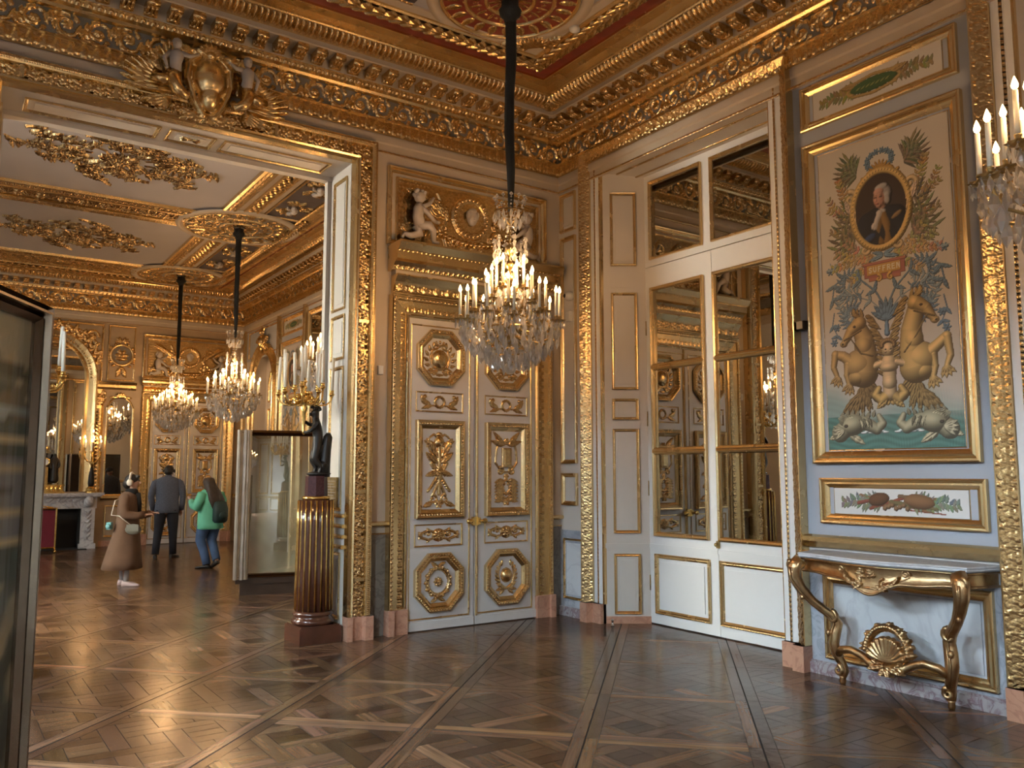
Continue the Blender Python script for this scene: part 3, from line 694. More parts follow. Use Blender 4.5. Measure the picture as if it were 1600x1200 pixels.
    # sprays of gilt foliage in the lilac fields
    for yc, lab in ((11.93, 'large openwork spray of gilt foliage on the nearer lilac ceiling field'), (16.22, 'openwork spray of gilt foliage on the farther lilac ceiling field')):
        t = thing('foliage_relief', lab, 'ceiling ornament', (1.77, yc, z), world=True)
        c = Cv(2.9, 2.5, .012, -1.45, -1.25); rs = np.random.RandomState(3)
        for k in range(16):
            a = rs.rand() * 6.28; d = .18 + .25 * rs.rand(); c.leaf(d * 1.2 * math.cos(a), d * math.sin(a), a + rs.randn() * .5, .26, .045, 1.2)
        for k in range(12):
            a = 2 * PI * k / 12 + .26; e = 1.2 if abs(math.cos(a)) > .6 else 1.0
            P = [(t_ * e * math.cos(a + .25 * math.sin(t_ * 5 + k)), t_ * .93 * math.sin(a + .25 * math.sin(t_ * 5 + k))) for t_ in np.linspace(.3, 1.04 - .22 * (k % 2), 12)]
            c.path(P, .020, .010)
            for (px, py) in P[2:]:
                for s in (-1, 1): c.leaf(px, py, a + s * (.5 + .7 * rs.rand()), .13 + .09 * rs.rand(), .026, 1.4, 3, .4 * s)
            c.rosette(P[-1][0], P[-1][1], .06); c.spiral(P[6][0] + .05, P[6][1], .10, 1.3, a, 1 if k % 2 else -1, .016, .009)
        for k in range(16): c.leaf(0, 0, 2 * PI * k / 16, .26, .05, .9, 2)
        c.rosette(0, 0, .14, 8, .8)
        H = c.H * 1.0
        m = MB(); m.hf(H, 2.9, 2.5, down(1.77, yc, z), c.H > .004, 0, None, -1.45, -1.25); part('foliage', m, 'leaf_gilt', t)
far_ceiling()
# ================================================================== walls
def gp(w, h): return [(0, 0), (0, h), (.12 * w, h * 1.12), (.28 * w, h * 1.05), (.42 * w, .62 * h), (.62 * w, .7 * h), (.80 * w, .5 * h), (w, .22 * h), (w, 0)]
def gold_frame(mb, u0, u1, v0, v1, T, w=.05, h=.03, mat=0): frame(mb, u0, u1, v0, v1, gp(w, h), T, mat)
def slabs(mb, T, u0, u1, holes, v1=5.78, depth=.6, mat=0):
    """solid wall of thickness depth behind plane w = 0 with rectangular holes (ua, ub, va, vb)"""
    us = sorted(holes); u = u0
    for ua, ub, va, vb in us:
        if ua > u: mb.box(u, ua, 0, v1, -depth, 0, mat, T)
        if va > 0: mb.box(ua, ub, 0, va, -depth, 0, mat, T)
        if vb < v1: mb.box(ua, ub, vb, v1, -depth, 0, mat, T)
        u = ub
    if u < u1: mb.box(u, u1, 0, v1, -depth, 0, mat, T)
OPN = (0.24, 3.30, 4.73)
def wall_back():
    m = MB(); slabs(m, TA, X0, X1 + .45, [(OPN[0], OPN[1], 0, OPN[2])])
    root = struct('wall_back', m, ['cream_warm'])
    # panelled jambs and soffit inside the opening
    m = MB(); g = MB()
    for x, u in ((OPN[1], (0, -1, 0)), (OPN[0], (0, 1, 0))):
        T = WT((x, 0, 0), u); sg = -1 if u[1] < 0 else 1
        ua, ub = sorted((sg * 7.78, sg * 8.12))
        m.box(min(sg * 7.7, sg * 8.3), max(sg * 7.7, sg * 8.3), 0, OPN[2], 0, .006, 0, T)
        for va, vb in ((.18, .82), (1.22, 2.66), (2.73, 3.19), (3.24, 4.62)):
            gold_frame(g, ua, ub, va, vb, T, .035, .022); m.box(ua + .07, ub - .07, va + .07, vb - .07, .006, .012, 0, T)
        for va in (.86, .96, 1.06, 1.16): strip(g, min(sg * 7.7, sg * 8.3), max(sg * 7.7, sg * 8.3), [(va, 0), (va, .03), (va + .02, .035), (va + .035, .01), (va + .035, 0)], T)
        m.box(min(sg * 7.7, sg * 8.3), max(sg * 7.7, sg * 8.3), 0, .12, 0, .02, 0, T)
        m.box(min(sg * 8.22, sg * 8.3), max(sg * 8.22, sg * 8.3), 0, OPN[2], 0, .05, 0, T)
    D = down(0, 0, OPN[2])
    m.box(-OPN[1], -OPN[0], 7.7, 8.3, 0, .006, 0, D); m.box(-OPN[1], -OPN[0], 8.2, 8.3, 0, .05, 0, D)
    for xa, xb in ((.42, 1.50), (1.57, 1.99), (2.06, 3.13)): gold_frame(g, -xb, -xa, 7.82, 8.12, D, .035, .02); m.box(-xb + .08, -xa - .08, 7.90, 8.04, .006, .014, 0, D)
    part('panelled_reveal', m, 'cream', root); part('gilt_panel_moulding', g, 'gold', root)
    c = Cv(.2, .14, .004, -.1, -.07); c.rosette(0, 0, .03)
    for s in (-1, 1):
        for a in (-.6, 0, .6): c.leaf(.02 * s, 0, (0 if s > 0 else PI) + a, .07, .02, .8)
    g = MB(); g.hf(c.H, .2, .14, TR(D, -1.78, 7.97, .014), c.H > .0005, 0, None, -.1, -.07); part('soffit_rosette', g, 'gold_carved', root)
    # the great carved frame of the opening
    m = MB(); PTS = [(OPN[0], .22), (OPN[0], OPN[2]), (OPN[1], OPN[2]), (OPN[1], .22)]
    pframe(m, PTS, [(-.004, -.02), (-.004, .10), (.012, .125), (.03, .11), (.046, .12), (.056, .085), (.165, .085), (.175, .115), (.19, .12), (.228, .12), (.24, .10), (.25, .075), (.25, 0)], TA, closed=False)
    fr = struct('trim_5', m, ['gold'])
    c = MB(); band(c, TA, .22, OPN[2] + .05, -(OPN[1] + .058) + 0, .106, 'fruit', .48, .0065, 0, .062, 1.0, vertical=True) if False else None
    def vb(T, ua, v0, v1, kind, W, L, r, w0, k=1.0, mat=0):    # vertical band with left edge ua
        band(c, T, v0, v1, ua + W, W, kind, L, r, mat, w0, k, vertical=True)
    vb(TA, OPN[1] + .058, .22, OPN[2] + .1, 'fruit', .106, .48, .005, .085); vb(TA, OPN[0] - .164, .22, OPN[2] + .1, 'fruit', .106, .48, .005, .085)
    band(c, TA, OPN[0] - .16, OPN[1] + .16, OPN[2] + .058, .106, 'fruit', .48, .005, 0, .085)
    vb(TA, OPN[1] + .19, .22, OPN[2] + .23, 'rib', .04, .036, .006, .118, .7); vb(TA, OPN[0] - .23, .22, OPN[2] + .23, 'rib', .04, .036, .006, .118, .7)
    band(c, TA, OPN[0] - .2, OPN[1] + .2, OPN[2] + .19, .04, 'rib', .036, .006, 0, .118, .7)
    part('fruit_carving', c, 'gold_carved', fr)
    g = MB()
    for k in range(6):
        v = .62 + k * .84 - .06
        for ua in (OPN[1] + .058, OPN[0] - .164): g.box(ua, ua + .106, v, v + .03, .08, .115, 0, TA)
    for k in range(5):
        u = OPN[0] + .12 + k * .7; g.box(u, u + .03, OPN[2] + .058, OPN[2] + .164, .08, .115, 0, TA)
    part('divider_plate', g, 'gold', fr)
    for ua in (OPN[1] - .006, OPN[0] - .256):
        p = MB(); f = 1 if ua > 1 else -1
        xs = [(0, .13), (.055, .13), (.07, .095), (.165, .095), (.18, .145), (.262, .145)]
        if f < 0: xs = [(.262 - a, b) for a, b in xs][::-1]
        q = [(ua, 0)] + [(ua + a, b) for a, b in xs] + [(ua + .262, 0)]; vstrip(p, 0, .225, q, TA); p.poly([(a, .225, b) for a, b in q][::-1], 0, TA); part('marble_plinth', p, 'marble_pink', fr)
    # dado and chair rail of the narrow piers
    m = MB(); g = MB(); b = MB()
    for ua, ub in ((3.56, 3.74), (5.80, 5.95), (X0, -.02)):
        m.box(ua, ub, 0, 1.0, .0, .012, 0, TA); b.box(ua, ub, 0, .09, 0, .03, 0, TA)
        strip(g, ua, ub, [(1.065, 0), (1.065, .035), (1.08, .06), (1.105, .06), (1.115, .03), (1.115, 0)], TA); strip(g, ua, ub, [(.985, 0), (.985, .02), (1.0, .025), (1.0, 0)], TA)
    part('dado_marble', m, 'marble_grey', root); part('chair_rail', g, 'gold', root)
    return root
WB = wall_back()

# ---- double doors with carved panels (near wall and far wall)
def trophy(kind, w, h, r=.0042):
    c = Cv(w, h, r, -w / 2, -h / 2); rs = np.random.RandomState(kind)
    if kind == 1:   # musical/fasces trophy
        c.seg((0, -h * .30), (0, h * .36), .016, .020); 
        for s in (-1, 1):
            c.seg((-.10 * s, -.20), (.11 * s, .14), .010, .010); c.seg((-.06 * s, -.24), (.07 * s, .05), .012, .014); c.leaf(.02 * s, .05, PI / 2 - s * .8, .14, .035, .7); c.leaf(.02 * s, .1, PI / 2 - s * .5, .2, .035, .7)
            c.leaf(.03 * s, .2, PI / 2 - s * 1.1, .12, .03, .7); c.leaf(0, -.02, PI / 2 - s * 1.9, .13, .03, .7); c.path([(0, .27), (.05 * s, .31), (.09 * s, .28), (.11 * s, .2)], .009, .006)
            c.spiral(.055 * s, -.27, .045, 1.1, PI / 2, s, .011, .006); c.leaf(.06 * s, -.30, -s * .4 - (PI if s < 0 else 0), .09, .025, .7)
            for k in range(5): c.ell((.03 + .016 * k) * s, -.11 - .02 * k, .014, .012)
        c.ell(0, .24, .045, .05, 0, .03); c.ell(0, .31, .03, .02, 0, .02); c.rosette(0, -.03, .042, 6, .8); c.rosette(0, -.31, .04, 6, .7)
    elif kind == 2:  # tablet with ribbons and flowers
        c.rect(-.045, .045, .02, .20, .022); c.rect(-.03, .03, .035, .185, .028)
        for s in (-1, 1):
            c.path([(0, .24), (.07 * s, .27), (.10 * s, .18), (.11 * s, .06), (.05 * s, -.02), (0, -.03)], .011, .008); c.leaf(.02 * s, .22, PI / 2 - s * .7, .17, .028, .7); c.leaf(.03 * s, .22, PI / 2 - s * 1.2, .13, .028, .7)
            c.spiral(.06 * s, -.02, .04, 1.2, PI / 2, s, .011, .006); c.path([(0, -.10), (.06 * s, -.14), (.03 * s, -.2), (0, -.24)], .012, .01)
            for k in range(7): c.leaf(.03 * s, -.1 - .03 * k, (-.3 if s > 0 else PI + .3), .09, .024, .8)
            for k in range(6): c.ell((.02 + .012 * (k % 3)) * s, -.14 - .03 * k, .013, .013)
        c.rosette(0, .26, .035, 6, .8); c.rosette(0, -.3, .045, 6, .7); c.rosette(0, -.07, .03)
    elif kind == 3:  # small panel: wreath between cornucopias
        ring_ = [(.045 * math.cos(a), .045 * math.sin(a)) for a in np.linspace(0, 2 * PI, 15)]; c.path(ring_, .011)
        for a in np.linspace(0, 2 * PI, 14): c.ell(.047 * math.cos(a), .047 * math.sin(a), .011, .009, a)
        for s in (-1, 1):
            c.path([(.05 * s, -.03), (.1 * s, -.035), (.15 * s, -.01), (.17 * s, .03), (.14 * s, .045)], .006, .017)
            for k in range(4): c.leaf(.09 * s + .02 * s * k, -.02, (.5 if s > 0 else PI - .5) + .25 * k * s, .085, .017, .8, 2)
            c.leaf(.07 * s, -.03, (-.3 if s > 0 else PI + .3), .11, .018, .7)
    elif kind == 4:  # small panel: scrolled cartouche with rosette
        c.ell(0, 0, .065, .058, 0, .012); c.rosette(0, 0, .05, 8, .7)
        for s in (-1, 1):
            c.spiral(.10 * s, .012, .028, 1.1, PI, s, .009, .005); c.path([(.05 * s, .03), (.1 * s, .045), (.16 * s, .02), (.185 * s, 0)], .009, .014); c.path([(.05 * s, -.03), (.1 * s, -.04), (.16 * s, -.02), (.185 * s, 0)], .009, .014)
            for a in (-.7, 0, .7): c.leaf(.155 * s, 0, (0 if s > 0 else PI) + a, .05, .016, .8, 2)
            c.leaf(.08 * s, -.03, (-.8 if s > 0 else PI + .8), .05, .014, .8); c.leaf(.08 * s, .03, (.8 if s > 0 else PI - .8), .05, .014, .8)
    elif kind == 5:  # shield with laurel
        c.ell(0, -.01, .085, .09, 0, .035); 
        for s in (-1, 1):
            c.path([(0, -.11), (.08 * s, -.09), (.105 * s, 0), (.08 * s, .075), (.03 * s, .09)], .011, .009)
            for k in range(7): a = -1.3 + k * .38; c.leaf(.125 * s * math.cos(a), -.01 + .125 * math.sin(a), PI / 2 * 1.0 + (a - .9) * s + (0 if s > 0 else 0), .06, .017, .8, 1)
            c.leaf(.02 * s, -.12, (-.3 if s > 0 else PI + .3), .1, .02, .8); c.path([(.02 * s, .1), (.04 * s, .15)], .008, .01)
        c.path([(-.05, .125), (0, .115), (.05, .125)], .012); c.ell(0, .15, .012, .016); c.leaf(-.04, -.16, 0, .08, .014, .8)
    elif kind == 6:  # wreath and rosette
        c.path([(.115 * math.cos(a), .12 * math.sin(a)) for a in np.linspace(0, 2 * PI, 30)], .018)
        for k in range(26): a = 2 * PI * k / 26; c.ell(.118 * math.cos(a) * (1 + .1 * (k % 2)), .123 * math.sin(a) * (1 + .1 * (k % 2)), .02, .014, a + 1, .024)
        c.rosette(0, 0, .045, 8, .8)
        for s in (-1, 1): c.leaf(0, .13, PI / 2 - s * 1.0, .09, .02, .8); c.leaf(0, -.135, -PI / 2 + s * 1.0, .09, .02, .8)
    else:            # globe in palm branches
        c.ell(0, .01, .062, .07, 0, .045)
        for s in (-1, 1):
            P = [(0, -.12), (.07 * s, -.07), (.095 * s, .02), (.075 * s, .10), (.05 * s, .14)]; c.path(P, .010, .008)
            for k in range(8): a = -1.2 + k * .3; c.leaf(.088 * s * math.cos(a), .01 + .11 * math.sin(a), PI / 2 + (a - .1) * s * .8 - s * .5, .065, .013, .8, 1)
            c.leaf(.02 * s, -.11, (-.2 if s > 0 else PI + .2), .10, .02, .8); c.leaf(.02 * s, -.12, (-.7 if s > 0 else PI + .7), .08, .018, .8); c.leaf(.02 * s, -.11, (.4 if s > 0 else PI - .4), .09, .018, .8)
    return c
def octagon(cx, cy_, R, Ry): 
    k = .44; return [(cx - R * k, cy_ - Ry), (cx + R * k, cy_ - Ry), (cx + R, cy_ - Ry * k), (cx + R, cy_ + Ry * k), (cx + R * k, cy_ + Ry), (cx - R * k, cy_ + Ry), (cx - R, cy_ + Ry * k), (cx - R, cy_ - Ry * k)]
def carved_door(name, T, uc=4.755, hw=.805, detail=.0042, shelf_v=3.95, knob=True):
    root = sroot(name); P5, P6, P7, P1, P2, P3, P4 = [trophy(k, .44 if k in (1, 2) else .40, .74 if k in (1, 2) else (.14 if k in (3, 4) else .36), detail) for k in (5, 6, 7, 1, 2, 3, 4)]
    for s in (-1, 1):
        ua, ub = (uc - hw, uc - .009) if s < 0 else (uc + .009, uc + hw)
        m = MB(); m.box(ua, ub, .012, 3.20, 0.0, .035, 0, T); m.box(ua, ub, .012, .095, .035, .052, 0, T)
        L = part('door_leaf', m, 'door_paint', root)
        g = MB(); gold_frame(g, ua + .025, ub - .05, .115, 3.14, TR(T, w=.035), .014, .008)
        if s > 0: vstrip(g, .1, 3.2, [(ua + .004, .035), (ua + .004, .05), (ua + .014, .056), (ua + .026, .05), (ua + .026, .035)], T)
        cu = (uc - hw + uc) / 2 - .03 if s < 0 else (uc + uc + hw) / 2 + .01
        for v0, v1 in ((2.225, 2.44), (.84, 1.07)): gold_frame(g, cu - .285, cu + .285, v0, v1, TR(T, w=.035), .016, .010)
        part('gilt_line', g, 'gold', L)
        g = MB(); Tw = TR(T, w=.035)
        gold_frame(g, cu - .285, cu + .285, 1.13, 2.14, Tw, .085, .05); gold_frame(g, cu - .215, cu + .215, 1.20, 2.07, Tw, .02, .016)
        for cv in (2.80, .48): pframe(g, octagon(cu, cv, .285, .295), gp(.085, .045), Tw)
        part('panel_moulding', g, 'gold', L)
        g = MB(); b = g
        for vv in (1.135, 2.075): band(g, Tw, cu - .27, cu + .27, vv + .012, .03, 'egg', .032, detail * 1.1, 0, .045, 1.2)
        for uu in (cu - .278, cu + .244): band(g, Tw, 1.14, 2.13, uu + .034, .03, 'egg', .032, detail * 1.1, 0, .045, 1.2, vertical=True)
        for cv in (2.80, .48):
            O = octagon(cu, cv, .262, .272)
            for i in range(8):
                a, e = O[i], O[(i + 1) % 8]; n = int(math.dist(a, e) / .03)
                for k in range(n): q = (k + .5) / n; g.ball((a[0] + (e[0] - a[0]) * q, a[1] + (e[1] - a[1]) * q, .045), (.014, .014, .011), 6, 4, 0, Tw)
        big = P1 if s < 0 else P2; low = P6 if s < 0 else P7
        for c_, cv, kx, ky in ((P5, 2.80, 1.12, 1.12), (P3, 2.333, 1.25, 1.2), (big, 1.635, 1.3, 1.16), (P4, .955, 1.22, 1.12), (low, .48, 1.12, 1.12)): g.hf(c_.H * 1.25, c_.w * kx, c_.h * ky, TR(Tw, cu, cv), c_.H > .0006, 0, None, c_.x0 * kx, c_.y0 * ky)
        part('carved_ornament', g, 'gold_carved', L)
        h = MB()
        for vv in (.35, 1.45, 2.75, 3.0): u_ = ua - .006 if s < 0 else ub + .006; h.tube([(u_, vv, .045), (u_, vv + .12, .045)], .008, 6, 0, T)
        part('hinge', h, 'brass_dark', L)
    k = MB(); k.box(uc - .035, uc + .035, 1.04, 1.13, .04, .075, 0, T)
    for s in (-1, 1):
        k.tube([(uc + s * .035, 1.085, .07), (uc + s * .06, 1.085, .10), (uc + s * .085, 1.085, .10)], [.014, .018, .028], 8, 0, T); k.ball((uc + s * .10, 1.085, .10), (.03, .032, .028), 8, 6, 0, T); k.box(uc + s * .035 - .02, uc + s * .035 + .02, 1.05, 1.12, .07, .085, 0, T)
    part('rim_lock', k, 'gilt_bronze', root)
    # architrave
    m = MB(); P = [(uc - hw, .24), (uc - hw, 3.20), (uc + hw, 3.20), (uc + hw, .24)]
    pframe(m, P, [(0, 0), (0, .05), (.02, .06), (.035, .04), (.05, .045), (.16, .075), (.168, .10), (.185, .105), (.20, .085), (.215, .09), (.22, 0)], T, closed=False)
    for ua, ub, r_ in ((uc - hw - .215, uc - hw - .005, 0), (uc + hw + .005, uc + hw + .215, 0)): pass
    A_ = part('architrave', m, 'gold', root)
    c = MB(); r = detail * 1.5
    for ua in (uc - hw - .155, uc + hw + .05): band(c, T, .24, 3.24, ua + .105, .105, 'leafband', .16, r, 0, .055, .55, vertical=True)
    band(c, T, uc - hw - .05, uc + hw + .05, 3.25, .105, 'leafband', .16, r, 0, .055, .55)
    for ua in (uc - hw - .20, uc + hw + .17): band(c, T, .24, 3.4, ua + .03, .03, 'bead', .045, r, 0, .10, .6, vertical=True)
    band(c, T, uc - hw - .2, uc + hw + .2, 3.37, .03, 'bead', .045, r, 0, .10, .6)
    # acanthus frieze and cornice over the door
    part('leaf_carving', c, 'gold_carved', A_)
    k = (shelf_v - 3.43); m = MB(); v = lambda t: 3.42 + k * t
    ue = (uc - hw - .215, uc + hw + .215)
    strip(m, ue[0] + .02, ue[1] - .02, [(v(.0), 0), (v(.0), .10), (v(.03), .10), (v(.05), .06), (v(.12), .06), (v(.25), .10), (v(.36), .15), (v(.39), .15), (v(.39), 0)], T)
    strip(m, ue[0] - .02, ue[1] + .02, [(v(.47), 0), (v(.47), .12), (v(.55), .14), (v(.62), .18), (v(.66), .22), (v(.82), .225), (v(.84), .25), (v(.96), .30), (v(1), .30), (v(1), 0)], T)
    H_ = part('door_cornice', m, 'gold', root)
    m = MB(); strip(m, ue[0] + .02, ue[1] - .02, [(v(.385), 0), (v(.385), .11), (v(.475), .11), (v(.475), 0)], T); part('cream_fillet', m, 'cream_warm', H_)
    c = MB(); band(c, T, ue[0] + .02, ue[1] - .02, v(.06), k * .32, 'leafband', .30, r, 0, .075, .75, tilt=-.35 * 0); band(c, T, ue[0], ue[1], v(.49), k * .12, 'egg', .06, r, 0, .135, .7); band(c, T, ue[0] - .01, ue[1] + .01, v(.80), k * .06, 'bead', .05, r, 0, .228, .7)
    part('carved_moulding', c, 'gold_carved', H_)
    for ua, f in ((uc - hw - .225, 1), (uc + hw - .005, -1)):
        p = MB(); p.box(ua, ua + .23, 0, .24, 0, .085, 0, T); p.box(ua + (.165 if f < 0 else 0), ua + (.23 if f < 0 else .065), 0, .245, .085, .125, 0, T); part('marble_plinth', p, 'marble_pink', root)
    return root
carved_door('door_1', TA)
carved_door('door_3', TC, uc=4.72, detail=.008, shelf_v=3.70)

# ---- overdoor relief with cherubs and a portrait medallion
def overdoor(T, loc, label, v0=3.95, v1=4.785, u0=3.69, u1=5.73, r=.006):
    t = thing('overdoor_relief', label, 'relief', loc, world=True)
    g = MB(); gold_frame(g, u0, u1, v0, v1, T, .06, .05); gold_frame(g, u0 + .10, u1 - .10, v0 + .04, v1 - .10, T, .025, .025); part('outer_moulding', g, 'gold', t)
    w, h = u1 - u0 - .25, v1 - v0 - .18; c = Cv(w, h, r, -w / 2, 0)
    ax = np.abs(c.X)[None, :] + 0 * c.Y[:, None]
    hexp = .004 * (np.maximum(np.sin(c.X[None] * 150 + 0 * c.Y[:, None]), 0) * np.maximum(np.sin(c.Y[:, None] * 110 + c.X[None] * 0), 0)); hexp = np.where(ax > w * .28, hexp, 0); c.H = np.maximum(c.H, hexp)
    cy_ = h * .58; R = .24
    c.ell(0, cy_, R, R, 0, .035, True); c.ell(0, cy_, R * .97, R * .97, 0, .05)
    for k in range(26): a = 2 * PI * k / 26; c.ell(R * .86 * math.cos(a), cy_ + R * .86 * math.sin(a), .02, .016, a, .06)
    c.over = True; c.ell(0, cy_, R * .72, R * .72, 0, .018, True); c.over = False
    for s in (-1, 1):
        for k in range(5): c.leaf(.10 * s, cy_ - .12 + .05 * k, (0 if s > 0 else PI) + .6 * s * (k - 2) * .3, .09, .022, 1.0)
        for k in range(12):
            q = k / 11.; x = s * (.60 - .60 * q); y = .16 - .13 * math.sin(q * PI * .5) + .05 ; c.ell(x, y, .04, .03, q, .05); c.leaf(x, y, rng.rand() * 6, .10, .028, 1.1)
        for k in range(9): c.leaf(s * (.30 + .04 * k), h * (.45 + .05 * k), PI / 2 - s * (.2 + .16 * k), .17, .04, .9)
        c.spiral(s * .42, h * .68, .12, 1.5, 0, s, .022, .012, 1.2); c.spiral(s * .36, h * .3, .09, 1.5, PI, -s, .02, .011, 1.2); c.path([(s * .3, .0), (s * .36, h * .3), (s * .30, h * .55), (s * .42, h * .9)], .022, .014, 1.2)
        for k in range(8): a = rng.rand() * 6; c.leaf(s * .75, h * .15, .2 + k * .35, .12, .03, .8)
    m = MB(); m.hf(c.H, w, h, TR(T, (u0 + u1) / 2, v0 + .06, .004), None, 0, None, -w / 2, 0); part('gilt_background', m, 'gold_carved', t)
    # mask of the medallion
    m = MB(); Tm = TR(T, (u0 + u1) / 2, v0 + .06 + cy_, .02)
    m.ball((0, 0, .02), (.062, .09, .05), 14, 10, 0, Tm); m.ball((.0, -.01, .065), (.013, .026, .018), 8, 6, 0, Tm)
    for s in (-1, 1): m.ball((.026 * s, .018, .055), (.014, .007, .01), 6, 4, 0, Tm); m.ball((.035 * s, -.02, .045), (.02, .022, .02), 6, 5, 0, Tm); m.ball((.06 * s, .03, .03), (.02, .05, .03), 6, 5, 0, Tm)
    m.ball((0, -.046, .058), (.02, .008, .012), 6, 4, 0, Tm); m.ball((0, .075, .03), (.055, .035, .04), 8, 6, 0, Tm); part('medallion_mask', m, 'sculpt_white', t)
    for s in (-1, 1):
        m = MB(); Tc = TR(T, (u0 + u1) / 2 + s * .66, v0 + .06, .04)
        if s > 0: Tc = Tc @ np.diag([-1, 1, 1, 1.0])
        m.ball((-.03, .47, .07), (.062, .066, .06), 12, 9, 0, Tc)
        for k in range(14): a = k * 2.4; m.ball((-.04 + .05 * math.cos(a), .50 + .04 * math.sin(a), .08 + .03 * math.sin(k)), .024, 6, 4, 0, Tc)
        m.ball((.03, .455, .075), (.012, .014, .012), 6, 4, 0, Tc)
        m.tube([(-.03, .41, .06), (-.04, .34, .07), (-.05, .26, .07), (-.02, .18, .06)], [.03, .062, .058, .066], 10, 0, Tc)
        m.tube([(-.03, .36, .09), (.05, .30, .11), (.12, .24, .10), (.17, .225, .08)], [.03, .026, .021, .016], 8, 0, Tc); m.ball((.19, .23, .08), (.022, .02, .02), 6, 5, 0, Tc)
        m.tube([(.0, .37, .05), (.09, .42, .06), (.15, .50, .05)], [.026, .021, .014], 8, 0, Tc)
        m.tube([(-.04, .17, .06), (.07, .17, .11), (.12, .12, .10), (.14, .02, .07)], [.05, .048, .035, .024], 9, 0, Tc); m.tube([(.13, .015, .07), (.20, .01, .08)], [.02, .014], 6, 0, Tc)
        m.tube([(-.05, .16, .04), (-.02, .08, .05), (-.12, .045, .05), (-.20, .06, .04)], [.052, .048, .034, .022], 9, 0, Tc); m.tube([(-.19, .06, .04), (-.22, .01, .05)], [.02, .014], 6, 0, Tc)
        part('cherub', m, 'sculpt_white', t)
    return t
overdoor(TA, (4.71, 7.7, 3.95), 'gilt relief of two pale cherubs and a face medallion over the nearest double door')
overdoor(TC, (4.71, 20.2, 3.7), 'gilt relief with pale cherubs over the double door at the far end', v0=3.72, v1=4.72, r=.011)

# ---- cartouche with two mer-figures over the opening
def cartouche():
    cu, cv = 1.83, 5.12
    t = thing('cartouche_sculpture', 'large gilt cartouche flanked by two pale winged mer-figures over the wide opening', 'sculpture', (cu, 7.62, cv), world=True)
    T = TR(TA, cu, cv, .16); m = MB()
    H = Cv(.62, .8, .008, -.31, -.40)
    H.ell(0, .02, .16, .19, 0, .13); H.ell(0, -.13, .10, .15, 0, .10)
    for s in (-1, 1):
        H.path([(.05 * s, -.33), (.13 * s, -.2), (.19 * s, -.02), (.18 * s, .14), (.10 * s, .22)], .035, .026, 1.4)
        H.spiral(.15 * s, .22, .065, 1.3, -PI / 2, s, .026, .014, 1.4); H.spiral(.09 * s, -.33, .06, 1.2, PI, -s, .026, .014, 1.4)
        for k in range(4): H.leaf(.10 * s, -.32, -PI / 2 + s * (.2 + .45 * k), .16, .035, 1.0)
        for k in range(3): H.leaf(.17 * s, .18, PI / 2 - s * (.4 + .5 * k), .13, .03, 1.0)
    for k in range(7): H.leaf(0, .24, PI / 2 + (k - 3) * .42, .13, .028, 1.2, 1)
    H.ell(0, .24, .05, .04, 0, .06)
    for k in range(7): H.leaf(0, -.31, -PI / 2 + (k - 3) * .40, .12, .03, 1.2, 1)
    m.hf(H.H, .62, .8, T, H.H > .003, 0, None, -.31, -.40); part('shield', m, 'gold', t)
    for s in (-1, 1):
        M_ = np.diag([s, 1, 1, 1.0]); Ts = T @ M_
        w = MB(); c = Cv(.62, .62, .008, -.05, -.31)
        for k in range(11): c.leaf(.02 + .008 * k, -.14 + .018 * k, -.15 + k * .115, .34 + .10 * math.sin(k * .5 + .5) - .012 * k, .034, 1.3, 2, .12)
        for k in range(8): c.leaf(.0, .02 + .02 * k, .25 + .2 * k, .22, .03, 1.4, 2)
        for k in range(5): c.leaf(.02, -.2 - .01 * k, -.2 - .16 * k, .26, .035, 1.3, 2, -.1)
        w.hf(c.H, .62, .62, TR(Ts, .30, -.02, -.02), c.H > .002, 0, None, -.05, -.31); part('acanthus_wing', w, 'gold', t)
        g = MB(); g.tube([(.31, .0, .06), (.33, -.09, .09), (.29, -.18, .11), (.22, -.22, .10), (.19, -.17, .08)], [.062, .066, .055, .042, .03], 10, 0, Ts)
        g.tube([(.33, -.05, .06), (.42, -.12, .09), (.48, -.10, .08), (.47, -.04, .06), (.42, -.05, .06)], [.055, .052, .042, .03, .018], 10, 0, Ts); part('scaled_tail', g, 'gold_carved', t)
        b = MB(); b.tube([(.31, -.01, .08), (.315, .06, .10), (.31, .13, .10), (.30, .17, .10)], [.052, .050, .064, .036], 10, 0, Ts); b.ball((.31, .225, .11), (.038, .046, .042), 10, 8, 0, Ts); b.tube([(.30, .16, .10), (.31, .20, .11)], .02, 8, 0, Ts)
        b.tube([(.27, .15, .11), (.20, .13, .14), (.15, .16, .14)], [.024, .019, .013], 8, 0, Ts); b.ball((.14, .165, .14), .015, 6, 4, 0, Ts); b.tube([(.35, .15, .10), (.41, .08, .10), (.39, .0, .12)], [.024, .019, .013], 8, 0, Ts); b.ball((.388, -.01, .12), .015, 6, 4, 0, Ts)
        b.ball((.31, .25, .10), (.042, .035, .04), 8, 6, 0, Ts); b.ball((.325 if True else 0, .22, .148), (.007, .01, .01), 6, 4, 0, Ts); part('figure', b, 'sculpt_white', t)
cartouche()

